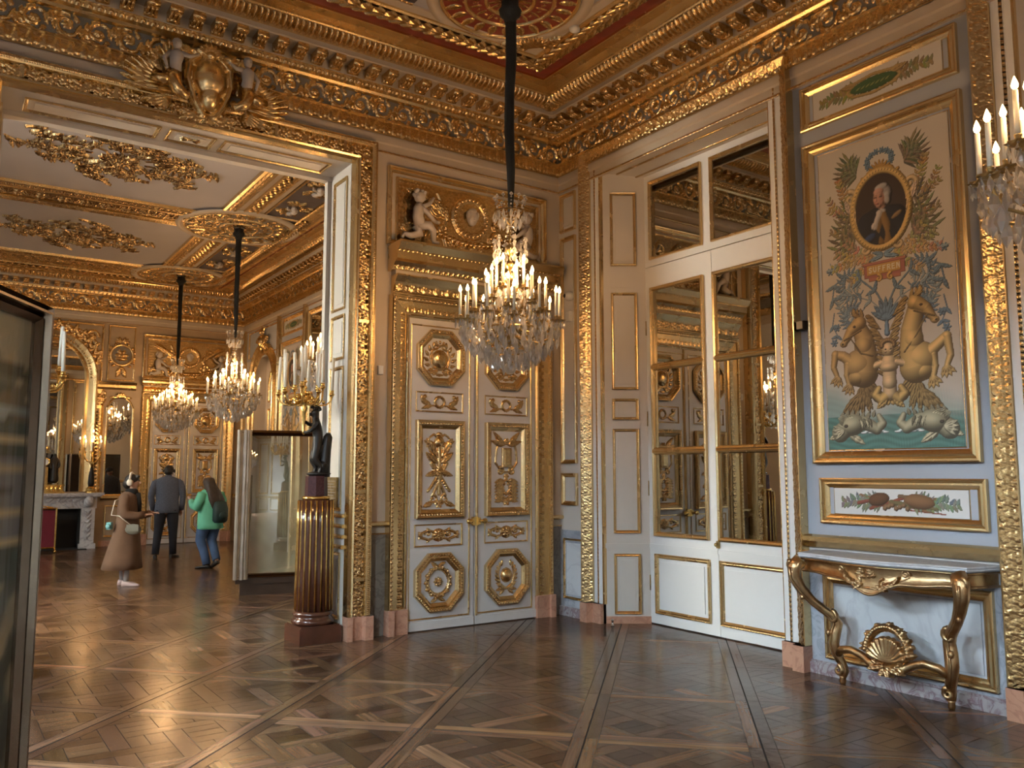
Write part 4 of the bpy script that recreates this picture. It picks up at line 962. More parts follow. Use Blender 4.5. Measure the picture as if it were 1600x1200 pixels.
# ---- right wall with the mirrored door bays
SPL = (5.975, 6.37)
def mirror_door(name, ya, yb, detail=.008):
    """ya > yb: edges of the recess on the wall plane; the doors stand at x = 6.37"""
    root = sroot(name); yl, yr = ya - .27, yb + .09
    T = WT((6.37, 0, 0), (0, -1, 0)); seam = -(yl + yr) / 2 - .0
    ul, ur = -yl, -yr
    m = MB(); m.box(ul, ur, 3.86, 4.92, -.05, 0, 0, T); part('transom', m, 'white_paint', root)
    seam = ul + (ur - ul) * .49
    for s in (0, 1):
        ua, ub = ((ul, seam - .003), (seam + .003, ur))[s]; pa, pb = ((ul + .085, seam - .105), (seam + .02, ur - .10))[s]
        m = MB(); m.box(ua, ub, .012, 3.85, -.05, 0, 0, T); L = part('door_leaf', m, 'white_paint', root)
        mi = MB(); g = MB(); bar = [3.615, 2.735, 1.825, .93]
        for k in range(3):
            v1, v0 = bar[k], bar[k + 1]; mi.box(pa + .02, pb - .02, v0 + .02, v1 - .02, .001, .004, 0, T); frame(g, pa, pb, v0, v1, [(0, 0), (0, .03), (.012, .038), (.03, .03), (.04, .012), (.042, .002)], T)
        part('mirror_pane', mi, 'mirror', L)
        gold_frame(g, pa, pb, .12, .74, T, .045, .022); part('gilt_glazing_bar', g, 'gold', L)
        w = MB(); w.box(pa + .08, pb - .08, .2, .66, 0, .01, 0, T); strip(w, ua, ub, [(.80, 0), (.80, .012), (.84, .012), (.84, 0)], T); part('raised_panel', w, 'white_paint', L)
        mi = MB(); mi.box(pa + .02, pb - .02, 3.95, 4.795, .001, .004, 0, T); g = MB(); frame(g, pa, pb, 3.93, 4.815, [(0, 0), (0, .03), (.012, .036), (.03, .012), (.032, .002)], T)
        part('mirror_pane', mi, 'mirror', root); part('gilt_glazing_bar', g, 'gold', root)
        if s == 0:
            h = MB()
            for v in (.35, 1.35, 2.1, 3.1): h.tube([(ua + .004, v, .008), (ua + .004, v + .16, .008)], .006, 6, 0, T)
            part('hinge', h, 'brass_dark', L)
        else:
            k = MB(); k.box(ua - .015, ua + .02, .86, .93, 0, .02, 0, T); k.ball((ua + .005, .895, .045), .02, 8, 6, 0, T); k.tube([(ua + .005, .895, .0), (ua + .005, .895, .04)], .008, 6, 0, T); part('door_knob', k, 'brass_dark', L)
    # splayed panelled reveals, soffit
    m = MB(); g = MB(); b = MB()
    for (pa, pb) in (((SPL[0], ya), (SPL[1], yl)), ((SPL[1], yr), (SPL[0], yb))):
        d = np.array([pb[0] - pa[0], pb[1] - pa[1]]); ln = np.linalg.norm(d); d /= ln; Tq = WT((pa[0], pa[1], 0), (d[0], d[1], 0))
        m.box(0, ln, 0, 4.95, -.03, 0, 0, Tq)
        for v0, v1 in ((.10, .73), (.95, 2.07), (2.17, 2.40), (2.50, 3.58), (3.88, 4.72)):
            gold_frame(g, .09, ln - .1, v0, v1, Tq, .03, .02); m.box(.15, ln - .16, v0 + .06, v1 - .06, 0, .008, 0, Tq)
        m.box(.09, ln - .1, 3.64, 3.80, 0, .006, 0, Tq); m.box(0, ln, .79, .84, 0, .012, 0, Tq); b.box(-.0, ln, 0, .075, 0, .012, 0, Tq)
    R = struct(name.replace('door', 'trim') + '1', m, ['cream']); part('gilt_panel_moulding', g, 'gold', R); part('pink_marble_base', b, 'marble_pink', R)
    m = MB(); m.poly([(SPL[0], ya, 4.95), (SPL[0], yb, 4.95), (SPL[1], yr, 4.90), (SPL[1], yl, 4.90)]); part('soffit', m, 'cream', R)
    g = MB(); g.tube([(6.1, ya - .12, 4.93), (6.1, yb + .06, 4.93)], .012, 6); g.tube([(6.3, ya - .2, 4.908), (6.3, yb + .12, 4.908)], .012, 6); part('soffit_line', g, 'gold', R)
    # casing and carved gilt outer frame on the wall plane
    u0, u1 = -ya, -yb; m = MB(); P = [(u0, .0), (u0, 4.95), (u1, 4.95), (u1, .0)]
    pframe(m, P, [(0, -.03), (0, .012), (.055, .012), (.06, .02), (.085, .02), (.09, .012), (.145, .012), (.145, 0)], TB, closed=False); part('white_casing', m, 'white_paint', R)
    g = MB(); P2_ = [(u0, .2), (u0, 4.95), (u1, 4.95), (u1, .2)]
    pframe(g, P2_, [(-.006, -.06), (-.006, .0), (.0, .014), (.008, .014)], TB, closed=False); pframe(g, P2_, [(.145, .0), (.15, .03), (.25, .10), (.262, .10), (.262, 0)], TB, closed=False); part('gilt_frame', g, 'gold', R)
    c = MB()
    for ua in (u0 - .251, u1 + .149):
        sg = 1 if ua > u0 else -1
        n = int(4.9 / .12); 
    band_t = 'leafband'
    for side in (0, 1):
        ua = u0 - .25 if side == 0 else u1 + .15
        key = TR(TB, 0, 0, 0); Tt = key
        # sloping leaf band: shear so that the surface follows the frame's slope
        n = int(5.0 / .14); H = t_fruit(.14, .10, detail * .6) * .6; big = np.concatenate([H[:, :-1]] * n + [H[:, :1]], 1) * .75
        sl = np.linspace(0, .068, H.shape[0])[:, None]
        if side == 0: big2 = big + sl; TT = TR(TB, u0 - .152, .2, .032, PI / 2)
        else: big2 = big[::-1] + sl[::-1]; TT = TR(TB, u1 + .25, .2, .032, PI / 2)
        c.hf(big2, 4.9, .098, TT)
    n = int((u1 - u0) / .14); H = t_fruit(.14, .10, detail * .6) * .6; big = np.concatenate([H[:, :-1]] * n + [H[:, :1]], 1) * .75 + np.linspace(0, .068, H.shape[0])[:, None]
    c.hf(big, u1 - u0 + .3, .098, TR(TB, u0 - .15, 5.102, .032))
    for ua in (u0 - .085, u1 + .06): band(c, TB, .2, 5.0, ua + .024, .024, 'bead', .04, detail, 0, .02, .5, vertical=True)
    band(c, TB, u0 - .07, u1 + .07, 5.01, .024, 'bead', .04, detail, 0, .02, .5); part('leaf_carving', c, 'gold_carved', R)
    for ua, ub in ((u0 - .262, u0), (u1, u1 + .262)):
        p = MB(); f = ua < u0; q = [(ua, 0), (ua, .125), (ua + .11, .125), (ua + .13, .055), (ub, .055), (ub, 0)] if f else [(ua, 0), (ua, .055), (ub - .13, .055), (ub - .11, .125), (ub, .125), (ub, 0)]
        vstrip(p, 0, .205, q, TB); p.poly([(a, .205, b_) for a, b_ in q][::-1], 0, TB); part('marble_plinth', p, 'marble_pink', R)
    return root
BAYS = [(6.95, 4.63), (2.56, .24), (-1.83, -4.15)]
mirror_door('door_2', *BAYS[0]); mirror_door('door_4', *BAYS[1], detail=.009)

# ---- paintings: drawn on a height canvas, modelled by the painter, then laid flat as pigment
LET = {'S': [[(.9, .85), (.5, 1), (.1, .8), (.3, .55), (.7, .45), (.9, .2), (.5, 0), (.1, .15)]], 'U': [[(.1, 1), (.1, .25), (.5, 0), (.9, .25), (.9, 1)]], 'F': [[(.9, 1), (.15, 1), (.15, 0)], [(.15, .55), (.7, .55)]],
       'R': [[(.15, 0), (.15, 1), (.7, 1), (.9, .75), (.7, .5), (.15, .5)], [(.5, .5), (.9, 0)]], 'E': [[(.9, 1), (.15, 1), (.15, 0), (.9, 0)], [(.15, .52), (.7, .52)]], 'N': [[(.12, 0), (.12, 1), (.88, 0), (.88, 1)]]}
def write(c, txt, x, y, w, h, r, col):
    c.col = col; n = len(txt); cw = w / n; o = c.over; c.over = True
    for i, ch in enumerate(txt):
        for ln in LET[ch]: c.path([(x + cw * (i + .12 + .7 * a), y + h * b) for a, b in ln], r, r, 0.0)
    c.over = o
def flat(c, cols): pass
OCHRE, UMBER, BLUE, LBLUE, GREEN, SAGE, PAPER = (.38, .27, .13), (.22, .13, .05), (.15, .235, .33), (.30, .39, .46), (.115, .12, .075), (.25, .235, .14), (.60, .55, .48)
def canvas_tall():
    W, H = 1.09, 2.45; c = Cv(W, H, .0042, -W / 2, 0); c.C[:] = PAPER
    nz = rng.rand(*c.H.shape)
    for _ in range(6): nz = (nz + np.roll(nz, 3, 0) + np.roll(nz, -3, 0) + np.roll(nz, 5, 1) + np.roll(nz, -5, 1)) / 5
    Y = c.Y[:, None] + 0 * c.X[None]; X = c.X[None] + 0 * Y; nz = (nz - .5) * 6
    t = np.clip((.50 + .10 * np.sin(X * 9) - Y + nz * .08) / .22, 0, 1)[..., None]; sea = np.array([.095, .215, .19]) * (1 + .16 * np.sin(Y * 120 + 3 * np.sin(X * 14))[..., None]) * (1 + .35 * np.clip(nz, -1, 1))[..., None]; c.C[:] = c.C * (1 - t) + np.where((Y < .26)[..., None], sea, .5 * sea + .5 * np.array([.45, .52, .50])) * t
    pale = np.exp(-((X + .02) ** 2 / .05 + (Y - .62) ** 2 / .06))[..., None]; c.C[:] = c.C * (1 - .7 * pale) + np.array([.66, .56, .58]) * .7 * pale
    pal = c.C.copy()
    # blue rinceaux
    def leafrow(P, col, L, Wd, rr=.006):
        c.col = col; c.path(P, rr, rr * .7)
        for i in range(1, len(P) - 1):
            a = math.atan2(P[i + 1][1] - P[i][1], P[i + 1][0] - P[i][0])
            for s in (-1, 1): c.leaf(P[i][0], P[i][1], a + s * .7, L, Wd, .8, 3, .3 * s)
    for s in (-1, 1):
        for k, (y0, R) in enumerate(((1.30, .11), (1.17, .12), (1.05, .09))):
            P = [(s * (.28 + R * math.cos(a)), y0 + R * math.sin(a)) for a in np.linspace(-2.6, 2.2, 16)]
            leafrow(P, BLUE if k % 2 == 0 else LBLUE, .055, .013)
        leafrow([(0, 1.07), (.08 * s, 1.22), (.2 * s, 1.33), (.34 * s, 1.38), (.44 * s, 1.33), (.46 * s, 1.22), (.40 * s, 1.14)], BLUE, .09, .02, .009)
        leafrow([(.02 * s, 1.05), (.12 * s, 1.15), (.28 * s, 1.22), (.40 * s, 1.18)], LBLUE, .08, .018)
        leafrow([(.34 * s, 1.38), (.44 * s, 1.45), (.47 * s, 1.52)], LBLUE, .07, .016)
        leafrow([(.45 * s, 1.1), (.47 * s, 1.0), (.43 * s, .92), (.45 * s, .83)], BLUE, .06, .016)
        for x, y in ((.43, .98), (.46, .86), (.47, 1.45)): c.col = BLUE; c.rosette(x * s, y, .035)
    c.col = BLUE
    for k in range(7): c.leaf(0, .98, PI / 2 + (k - 3) * .33, .19 - .012 * abs(k - 3), .026, .9)
    c.path([(0, .88), (0, 1.0)], .024, .012); c.rosette(0, 1.0, .035)
    # foliage round the oval
    def sprig(x, y, a, n, L, col, W_=.018):
        for k in range(n):
            c.col = tuple(q * (.8 + .4 * rng.rand()) for q in col); px, py = x + k * L * .35 * math.cos(a), y + k * L * .35 * math.sin(a)
            for s in (-1, 1): c.leaf(px, py, a + s * .65, L * (1 - .4 * k / n), W_, .7, 2, .25 * s)
        c.leaf(x + n * L * .3 * math.cos(a), y + n * L * .3 * math.sin(a), a, L, W_, .7, 2)
    oc = (-.01, 1.86)
    for s in (-1, 1):
        for k in range(6): sprig(s * .20, 2.17 + .01 * k, PI / 2 - s * (1.35 - .16 * k), 3, .12, SAGE if k % 2 else GREEN, .014)
        for k in range(8): sprig(s * .24, 1.55 + .03 * k, PI / 2 - s * (1.15 - .11 * k), 3, .15, GREEN if k % 2 else SAGE, .016)
        for (x, y, a, n) in ((.30, 1.80, 1.0, 9), (.31, 1.92, 1.35, 8), (.30, 1.86, .55, 6), (.28, 2.02, 1.1, 6), (.33, 1.75, .2, 4)):
            c.col = OCHRE; c.path([(s * x, y), (s * (x + .035 * n * math.cos(a)), y + .035 * n * math.sin(a))], .0035)
            for k in range(n):
                px, py = s * (x + .035 * k * math.cos(a)), y + .035 * k * math.sin(a); c.col = tuple(q * (.75 + .5 * rng.rand()) for q in OCHRE); aa = a if s > 0 else PI - a
                c.leaf(px, py, aa + .8, .045, .012, .8, 2); c.leaf(px, py, aa - .8, .045, .012, .8, 2)
        for (x, y, a, n) in ((.10, 1.50, -.1, 11), (.12, 1.47, .35, 10), (.12, 1.45, -.6, 7), (.16, 1.52, .7, 7)):
            for k in range(n):
                px, py = s * (x + .033 * k * math.cos(a)), y + .033 * k * math.sin(a); c.col = tuple(q * (.8 + .6 * rng.rand()) for q in (.44, .32, .17)); aa = a if s > 0 else PI - a
                c.leaf(px, py, aa + .9, .05, .015, .8, 2); c.leaf(px, py, aa - .9, .05, .015, .8, 2)
                if k % 3 == 0: c.rosette(px, py, .022)
    for a in np.linspace(0, 2 * PI, 15): c.col = BLUE; c.rosette(.105 * math.cos(a), 2.25 + .075 * math.sin(a), .030)
    c.col = (.45, .27, .08)
    for k in range(9): c.leaf(0, 2.15, PI / 2 + (k - 4) * .34, .11, .018, 1.0, 1)
    for s in (-1, 1): c.spiral(.07 * s, 2.13, .05, 1.3, PI / 2, -s, .018, .01); c.spiral(.15 * s, 2.10, .04, 1.2, PI / 2, s, .015, .008)
    # oval moulding
    c.col = (.52, .36, .14); c.path([(oc[0] + .235 * math.cos(a), oc[1] + .305 * math.sin(a)) for a in np.linspace(0, 2 * PI, 60)], .032)
    c.col = (.62, .46, .2); 
    for k in range(60): a = 2 * PI * k / 60; c.ell(oc[0] + .243 * math.cos(a), oc[1] + .313 * math.sin(a), .012, .009, a, .04)
    for s in (-1, 1):
        c.col = (.55, .42, .24); c.spiral(oc[0] + s * .25, oc[1] + .14, .065, 1.2, -PI / 2 * s, s, .026, .014); c.spiral(oc[0] + s * .14, 1.56, .05, 1.2, PI / 2, s, .022, .012)
        c.leaf(oc[0] + s * .24, oc[1] + .10, -PI / 2 - s * .25, .22, .035, 1.0); c.col = (.62, .5, .4); c.leaf(oc[0] + s * .26, oc[1] + .02, PI / 2 - s * .3, .13, .03, 1.0)
    # name plate
    c.col = (.30, .11, .09); c.base = .03; c.rect(-.17, .17, 1.33, 1.44); c.col = (.36, .14, .1); c.rect(-.18, .18, 1.43, 1.452, .004); c.rect(-.13, .13, 1.30, 1.335, .0); c.col = (.42, .25, .07); c.rect(-.145, .13, 1.352, 1.428, .003)
    for s in (-1, 1): c.col = (.5, .32, .1); c.spiral(.05 * s, 1.315, .03, 1, PI / 2, s, .012, .007); c.col = BLUE; c.leaf(.0, 1.49, (-.2 if s > 0 else PI + .2), .13, .022, 1.0, 2); c.leaf(0, 1.5, (.3 if s > 0 else PI - .3), .1, .02, 1, 2)
    c.base = 0.0
    # two rearing sea-horses, child between, dolphins below
    G1, G2 = (.40, .27, .10), (.26, .16, .07)
    for s, col, up in ((-1, (.34, .22, .09), 0), (1, (.44, .30, .12), .09)):
        q = lambda x, y: (s * x, y); lt = lambda k: tuple(min(1, v * k) for v in col); ang = lambda a: a if s > 0 else PI - a
        c.base = 0; c.col = lt(.62)
        for k in range(9): c.leaf(*q(.22 + .012 * (k % 3), .56 - .015 * k), -PI / 2 + s * (k - 4) * .2, .25, .035, 1.0, 4)
        c.col = lt(.95); c.path([q(.21, .60), q(.19, .72), q(.19, .84 + up * .4), q(.24, .97 + up)], .125, .062, 1.0); c.col = lt(1.05); c.ell(*q(.25, .66), .135, .125, 0, .13); c.ell(*q(.20, .80), .085, .10, 0, .11); c.ell(*q(.26, .57), .10, .08, 0, .12)
        c.base = .03; c.col = lt(1.1); hx, hy = .23, .99 + up
        c.path([q(hx, hy), q(hx + .075, hy - .05), q(hx + .135, hy - .135)], .060, .030, 1.2); c.ell(*q(hx + .02, hy - .02), .060, .052, 0, .06); c.ell(*q(hx + .145, hy - .15), .034, .028, 0, .035)
        c.col = lt(.8); c.leaf(*q(hx - .03, hy + .03), ang(PI / 2 - .2), .09, .020, 1.2, 1); c.leaf(*q(hx + .02, hy + .04), ang(PI / 2 + .1), .08, .018, 1.2, 1)
        c.col = (.05, .03, .02); c.base = .10; c.ell(*q(hx + .045, hy - .022), .011, .008, 0, .02, True); c.ell(*q(hx + .155, hy - .150), .008, .006, 0, .02, True)
        c.col = lt(.45); c.path([q(hx - .01, hy - .06), q(hx + .09, hy - .10), q(hx + .14, hy - .12)], .005, .005, 2); c.path([q(hx + .09, hy - .10), q(hx - .0, hy - .24), q(.13, .72)], .005, .005, 2)
        c.base = .06; 
        for k in range(13):                                          # flying mane down the inner side of the neck
            yy = hy + .05 - .037 * k; c.col = lt(.55 + .25 * (k % 2)); c.leaf(*q(hx - .05 - .012 * min(k, 7), yy), ang(PI + .35 - .10 * (k % 3)), .115, .024, 1.2, 2, .3 * s)
        for k in range(4): c.col = lt(.7 + .1 * k); c.leaf(*q(hx - .01 + .015 * k, hy + .045), ang(.4 + .35 * k), .085, .018, 1.2, 1)
        c.base = .05; c.col = lt(1.15)
        for P, r in (([q(.29, .67), q(.38, .74), q(.455, .765 + up * .4)], .052), ([q(.22, .60), q(.30, .685), q(.345, .68)], .050)): c.path(P, r, r * .66, 1.1)
        c.base = .06
        c.path([q(.455, .765 + up * .4), q(.475, .66), q(.44, .57)], .034, .021, 1.2); c.path([q(.345, .68), q(.36, .59), q(.34, .50)], .033, .020, 1.2); c.ell(*q(.455, .765 + up * .4), .036, .034, 0, .04); c.ell(*q(.345, .68), .034, .032, 0, .04)
        c.col = lt(.9); c.base = .07
        for (x, y) in ((.44, .57), (.34, .50)):
            for e in (-.6, -.2, .25, .7): c.leaf(*q(x - .005, y + .015), ang(-PI / 2 + e + .25), .095, .022, 1.2, 2)
    c.base = .06; c.col = (.50, .36, .20)
    c.path([(0, .42), (0, .50), (0, .60), (0, .66)], .055, .062, .8); c.ell(0, .62, .075, .05, 0, .07); c.ell(0, .50, .06, .065, 0, .065)
    c.ell(0, .755, .055, .062, 0, .062); c.ell(.02, .74, .02, .016, 0, .065); c.ell(-.02, .74, .02, .016, 0, .065)
    for k in range(12): a = -.3 + k * .33; c.col = (.26, .16, .07); c.ell(.05 * math.cos(a), .79 + .035 * math.sin(a), .022, .02, a, .07)
    c.col = (.50, .36, .20)
    for s in (-1, 1): c.path([(s * .06, .655), (s * .14, .63), (s * .19, .70), (s * .21, .73)], .030, .018, 1.1); c.ell(s * .215, .735, .022, .018, 0, .03)
    c.col = (.03, .02, .015)
    for s in (-1, 1): c.ell(s * .02, .757, .006, .004, 0, .08, True)
    c.base = .05; c.col = G1
    for s in (-1, 1): c.path([(0, .42), (.07 * s, .37), (.12 * s, .41), (.09 * s, .46)], .045, .024, 1.1); c.leaf(.02 * s, .38, -PI / 2 + s * .9, .12, .035, 1.1)
    c.rosette(0, .37, .05)
    c.base = .03
    for s in (-1, 1):
        D1 = (.30, .28, .19)
        c.col = D1; c.path([(s * .44, .13), (s * .34, .20), (s * .22, .20), (s * .12, .15), (s * .07, .19), (s * .10, .25)], .075, .022, 1.1, None); c.ell(s * .33, .19, .115, .085, -.15 * s, .11)
        for k in range(7): c.col = tuple(q * .8 for q in D1); c.leaf(s * (.42 - .045 * k), .245 + .012 * math.sin(k), PI / 2 + s * .3, .06, .02, 1.2, 1)
        c.col = (.42, .38, .26); c.leaf(s * .41, .13, (-.35 if s > 0 else PI + .35), .14, .035, 1.0, 3); c.leaf(s * .36, .12, (-2.6 if s > 0 else -.55), .16, .035, 1.0, 3); c.col = (.06, .05, .04); c.ell(s * .385, .185, .015, .012, 0, .15, True); c.col = (.5, .46, .33); c.path([(s * (.385 + .03 * math.cos(a)), .185 + .026 * math.sin(a)) for a in np.linspace(0, 6.3, 12)], .006, .006, 3)
        c.base = .10
        for k in range(9): c.col = tuple(q * (.5 + .9 * (k % 2)) for q in D1); c.leaf(s * (.19 + .022 * k), .235 - .012 * (k % 2), (PI if s > 0 else 0) + s * (.9 + .05 * k), .07, .013, 1.6, 1, .3 * s)
        for k in range(6): c.col = tuple(q * (.6 + .25 * k) for q in D1); c.path([(s * (.385 + (.035 + .012 * k) * math.cos(a)), .185 + (.03 + .011 * k) * math.sin(a)) for a in np.linspace(.3 + .1 * k, 2.6, 9)], .004, .004, 2.5)
        for k in range(4): c.col = (.40, .37, .26); c.leaf(s * .40, .150, (-.2 if s > 0 else PI + .2) + s * (-.5 + .35 * k), .11, .020, 1.4, 2)
        c.base = .03; c.col = (.62, .70, .70)
        for k in range(7): c.ell(s * (.05 + .03 * k), .125 + .01 * (k % 2), .03, .010, 0, .02)
    c.base = 0
    L = c.sh(-.55, .75, .12, 2.2)[..., None]; L = .18 + 1.0 * np.clip(L, 0, 2) ** 1.7 + .35 * np.maximum(L - 1, 0); L = np.where((c.H > .001)[..., None], L, 1.0)
    soft = np.clip(c.H / .05, 0, 1)[..., None] * .45 + .75
    out = np.clip(c.C * L * np.where((c.H > .001)[..., None], soft, 1.0), .004, 1)
    c.C[:] = out
    # portrait: the same painter's modelling, softer, inside the oval
    keep = c.C.copy(); c.H[:] = 0; px, py = oc; c.base = 0
    def g(x, y, rx, ry, a, col, k=None, b=0.0): c.base = b; c.col = col; c.ell(px + x, py + y, rx, ry, a, k)
    def gpth(P, r0, r1, col, b=0.0): c.base = b; c.col = col; c.path([(px + x, py + y) for x, y in P], r0, r1, 1.0)
    g(0, 0, .235, .305, 0, (.050, .034, .028), .0005, .0005)
    gpth([(-.17, -.22), (-.11, -.09), (.0, -.055), (.12, -.08), (.19, -.20)], .085, .085, (.016, .018, .026)); g(.02, -.20, .17, .13, 0, (.014, .016, .024), .10)
    gpth([(.02, -.05), (.045, -.13), (.05, -.26)], .030, .034, (.24, .14, .05), .07); gpth([(-.01, -.06), (-.02, -.16), (-.0, -.26)], .026, .028, (.20, .12, .045), .07); g(.13, -.075, .05, .018, .45, (.27, .17, .07), None, .075); g(-.10, -.215, .055, .03, .5, (.03, .06, .15), None, .09)
    gpth([(-.005, -.03), (-.035, -.09), (-.05, -.14)], .024, .018, (.52, .47, .42), .085); g(-.06, -.12, .03, .018, 1.0, (.55, .50, .45), None, .09)
    gpth([(.012, .05), (.008, -.03)], .036, .036, (.40, .24, .17), .03); g(.004, -.022, .040, .020, .1, (.52, .48, .44), None, .075)
    g(.036, .115, .062, .075, .15, (.34, .31, .29), .05, .03); g(.062, .060, .026, .036, .1, (.36, .33, .31), None, .07); g(.058, .10, .03, .03, .1, (.40, .37, .34), None, .06); g(.016, .172, .055, .028, .15, (.42, .39, .36), None, .06)
    g(-.004, .085, .050, .074, .08, (.50, .27, .19), .055, .05); g(-.008, .140, .042, .030, .1, (.52, .30, .22), .03, .075); g(-.024, .064, .022, .022, 0, (.52, .25, .18), .012, .088); g(.014, .060, .018, .020, 0, (.47, .25, .18), .010, .088)
    gpth([(-.024, .112), (-.033, .088), (-.036, .072)], .006, .010, (.56, .31, .23), .10); g(-.012, .030, .022, .018, 0, (.47, .26, .19), .015, .09)
    for ex in (-.042, .004): g(ex, .100, .012, .0055, 0, (.10, .06, .05), .001, .13); g(ex, .115, .015, .0035, .08, (.20, .13, .10), .001, .13)
    g(-.024, .046, .014, .0045, 0, (.34, .10, .09), .001, .125); g(-.004, .135, .001, .001, 0, (0, 0, 0), .001, 0)
    for _ in range(2): c.H = (c.H + np.roll(c.H, 1, 0) + np.roll(c.H, -1, 0) + np.roll(c.H, 1, 1) + np.roll(c.H, -1, 1)) / 5
    for _ in range(1): c.C[:] = (c.C * 2 + np.roll(c.C, 1, 0) + np.roll(c.C, -1, 0) + np.roll(c.C, 1, 1) + np.roll(c.C, -1, 1)) / 6
    L = c.sh(-.75, .45, .42, .8)[..., None]; ins = (((X - px) / .212) ** 2 + ((Y - py) / .282) ** 2 < 1)[..., None]
    c.C[:] = np.where(ins, np.clip(c.C * L, .004, 1), keep); c.H[:] = 0; c.base = 0; c.over = True
    write(c, 'SUFFREN', -.135, 1.372, .27, .040, .0042, (.72, .66, .50))
    return c
def canvas_small(seed, W, H, kind):
    c = Cv(W, H, .0045, -W / 2, -H / 2); c.C[:] = (.70, .66, .60) if kind == 0 else (.74, .73, .71); rs = np.random.RandomState(seed)
    for s in (-1, 1):
        for k in range(13):
            q = k / 12.; x = s * W * (.12 + .30 * q); y = .012 * math.sin(k); a = 0 if s > 0 else PI; L = .085 * (1.1 - .5 * q)
            for e in (-1, 1):
                c.col = tuple(v * (.7 + .6 * rs.rand()) for v in ((.30, .27, .12) if kind == 0 else (.22, .26, .18))); c.leaf(x, y, a + e * (.6 + .5 * rs.rand()), L, .016, .8, 2, .2 * e)
            if kind == 0 and k % 4 == 0: c.col = OCHRE; c.rosette(x, y, .025)
    if kind == 0:
        for s in (-1, 1): c.col = (.50, .34, .14); c.spiral(s * .20, 0, .055, 1.2, PI / 2, s, .02, .012); c.leaf(s * .16, .03, (.2 if s > 0 else PI - .2), .13, .03, 1.0)
        c.col = (.48, .33, .13); c.path([(-.19, -.05), (0, -.075), (.19, -.05)], .014); c.path([(-.19, .05), (0, .075), (.19, .05)], .014); c.base = .02; c.col = (.06, .12, .05); c.ell(0, 0, .20, .055, 0, .01); c.base = .03; c.col = (.25, .28, .10)
        for k in range(7): c.leaf(-.15 + k * .042, -.015, .5, .05, .010, .5, 2)
    else:
        BR = (.20, .10, .045)
        for (x0, y0, x1, y1, r) in ((-.30, .05, .25, -.06, .012), (-.22, -.05, .12, .055, .014), (-.05, .0, .30, -.04, .02), (.02, .045, .30, .03, .016), (-.32, -.01, -.1, .04, .018), (.1, -.055, .36, -.075, .006)): c.col = tuple(v * (.7 + .8 * rs.rand()) for v in BR); c.path([(x0, y0), (x1, y1)], r, r * .8)
        c.col = (.24, .12, .05); c.ell(.17, .01, .12, .055, -.1, .05); c.col = (.15, .07, .03); c.ell(-.15, .02, .09, .05, .2, .045)
        for k in range(9): c.col = (.30, .17, .08); c.ell(-.08 + .03 * k % .2 - .02, -.045 + .012 * (k % 3), .02, .02, 0, .05)
    L = c.sh(-.45, .6, .35, 2.5)[..., None]; c.C[:] = np.clip(c.C * np.where((c.H > .001)[..., None], L, 1), .004, 1); return c
def painting(name, label, c, T, uc, v0, loc, w=.012, lab_cat='painting', frame_=None):
    t = thing(name, label, lab_cat, loc, world=True)
    m = MB(); Z_ = np.zeros_like(c.H); m.hf(Z_, c.w, c.h, TR(T, uc, v0 - c.y0, w), None, 0, c.C.astype(np.float32), c.x0, c.y0, smooth=False); part('painted_canvas', m, 'painted', t)
    g = MB()
    if frame_: 
        a, b, d, e, fw, fh = frame_; gold_frame(g, a, b, d, e, T, fw, fh); part('gilt_frame', g, 'gold', t)
    g = MB(); gold_frame(g, uc - c.w / 2 - .008, uc + c.w / 2 + .008, v0 - .008, v0 + c.h + .008, T, .010, .008); part('inner_fillet', g, 'gold', t)
    return t
tall = canvas_tall(); sm0 = canvas_small(1, 1.10, .25, 0); sm1 = canvas_small(2, 1.06, .20, 1)
painting('painted_panel', 'tall painted panel with oval officer portrait, SUFFREN plate, golden sea-horses and cherub', tall, TB, -3.59, 1.78, (5.95, 3.59, 1.68), frame_=(-4.27, -2.93, 1.67, 4.35, .095, .05))
painting('painted_panel', 'narrow painted panel with green cartouche and foliage, above the tall portrait panel', sm0, TB, -3.61, 4.545, (5.95, 3.6, 4.48), frame_=(-4.275, -2.94, 4.48, 4.86, .075, .04))
painting('painted_panel', 'narrow painted panel of brown trophies and green leaves, above the gilt console table', sm1, TB, -3.575, 1.275, (5.95, 3.57, 1.2), frame_=(-4.225, -2.91, 1.195, 1.555, .075, .04))

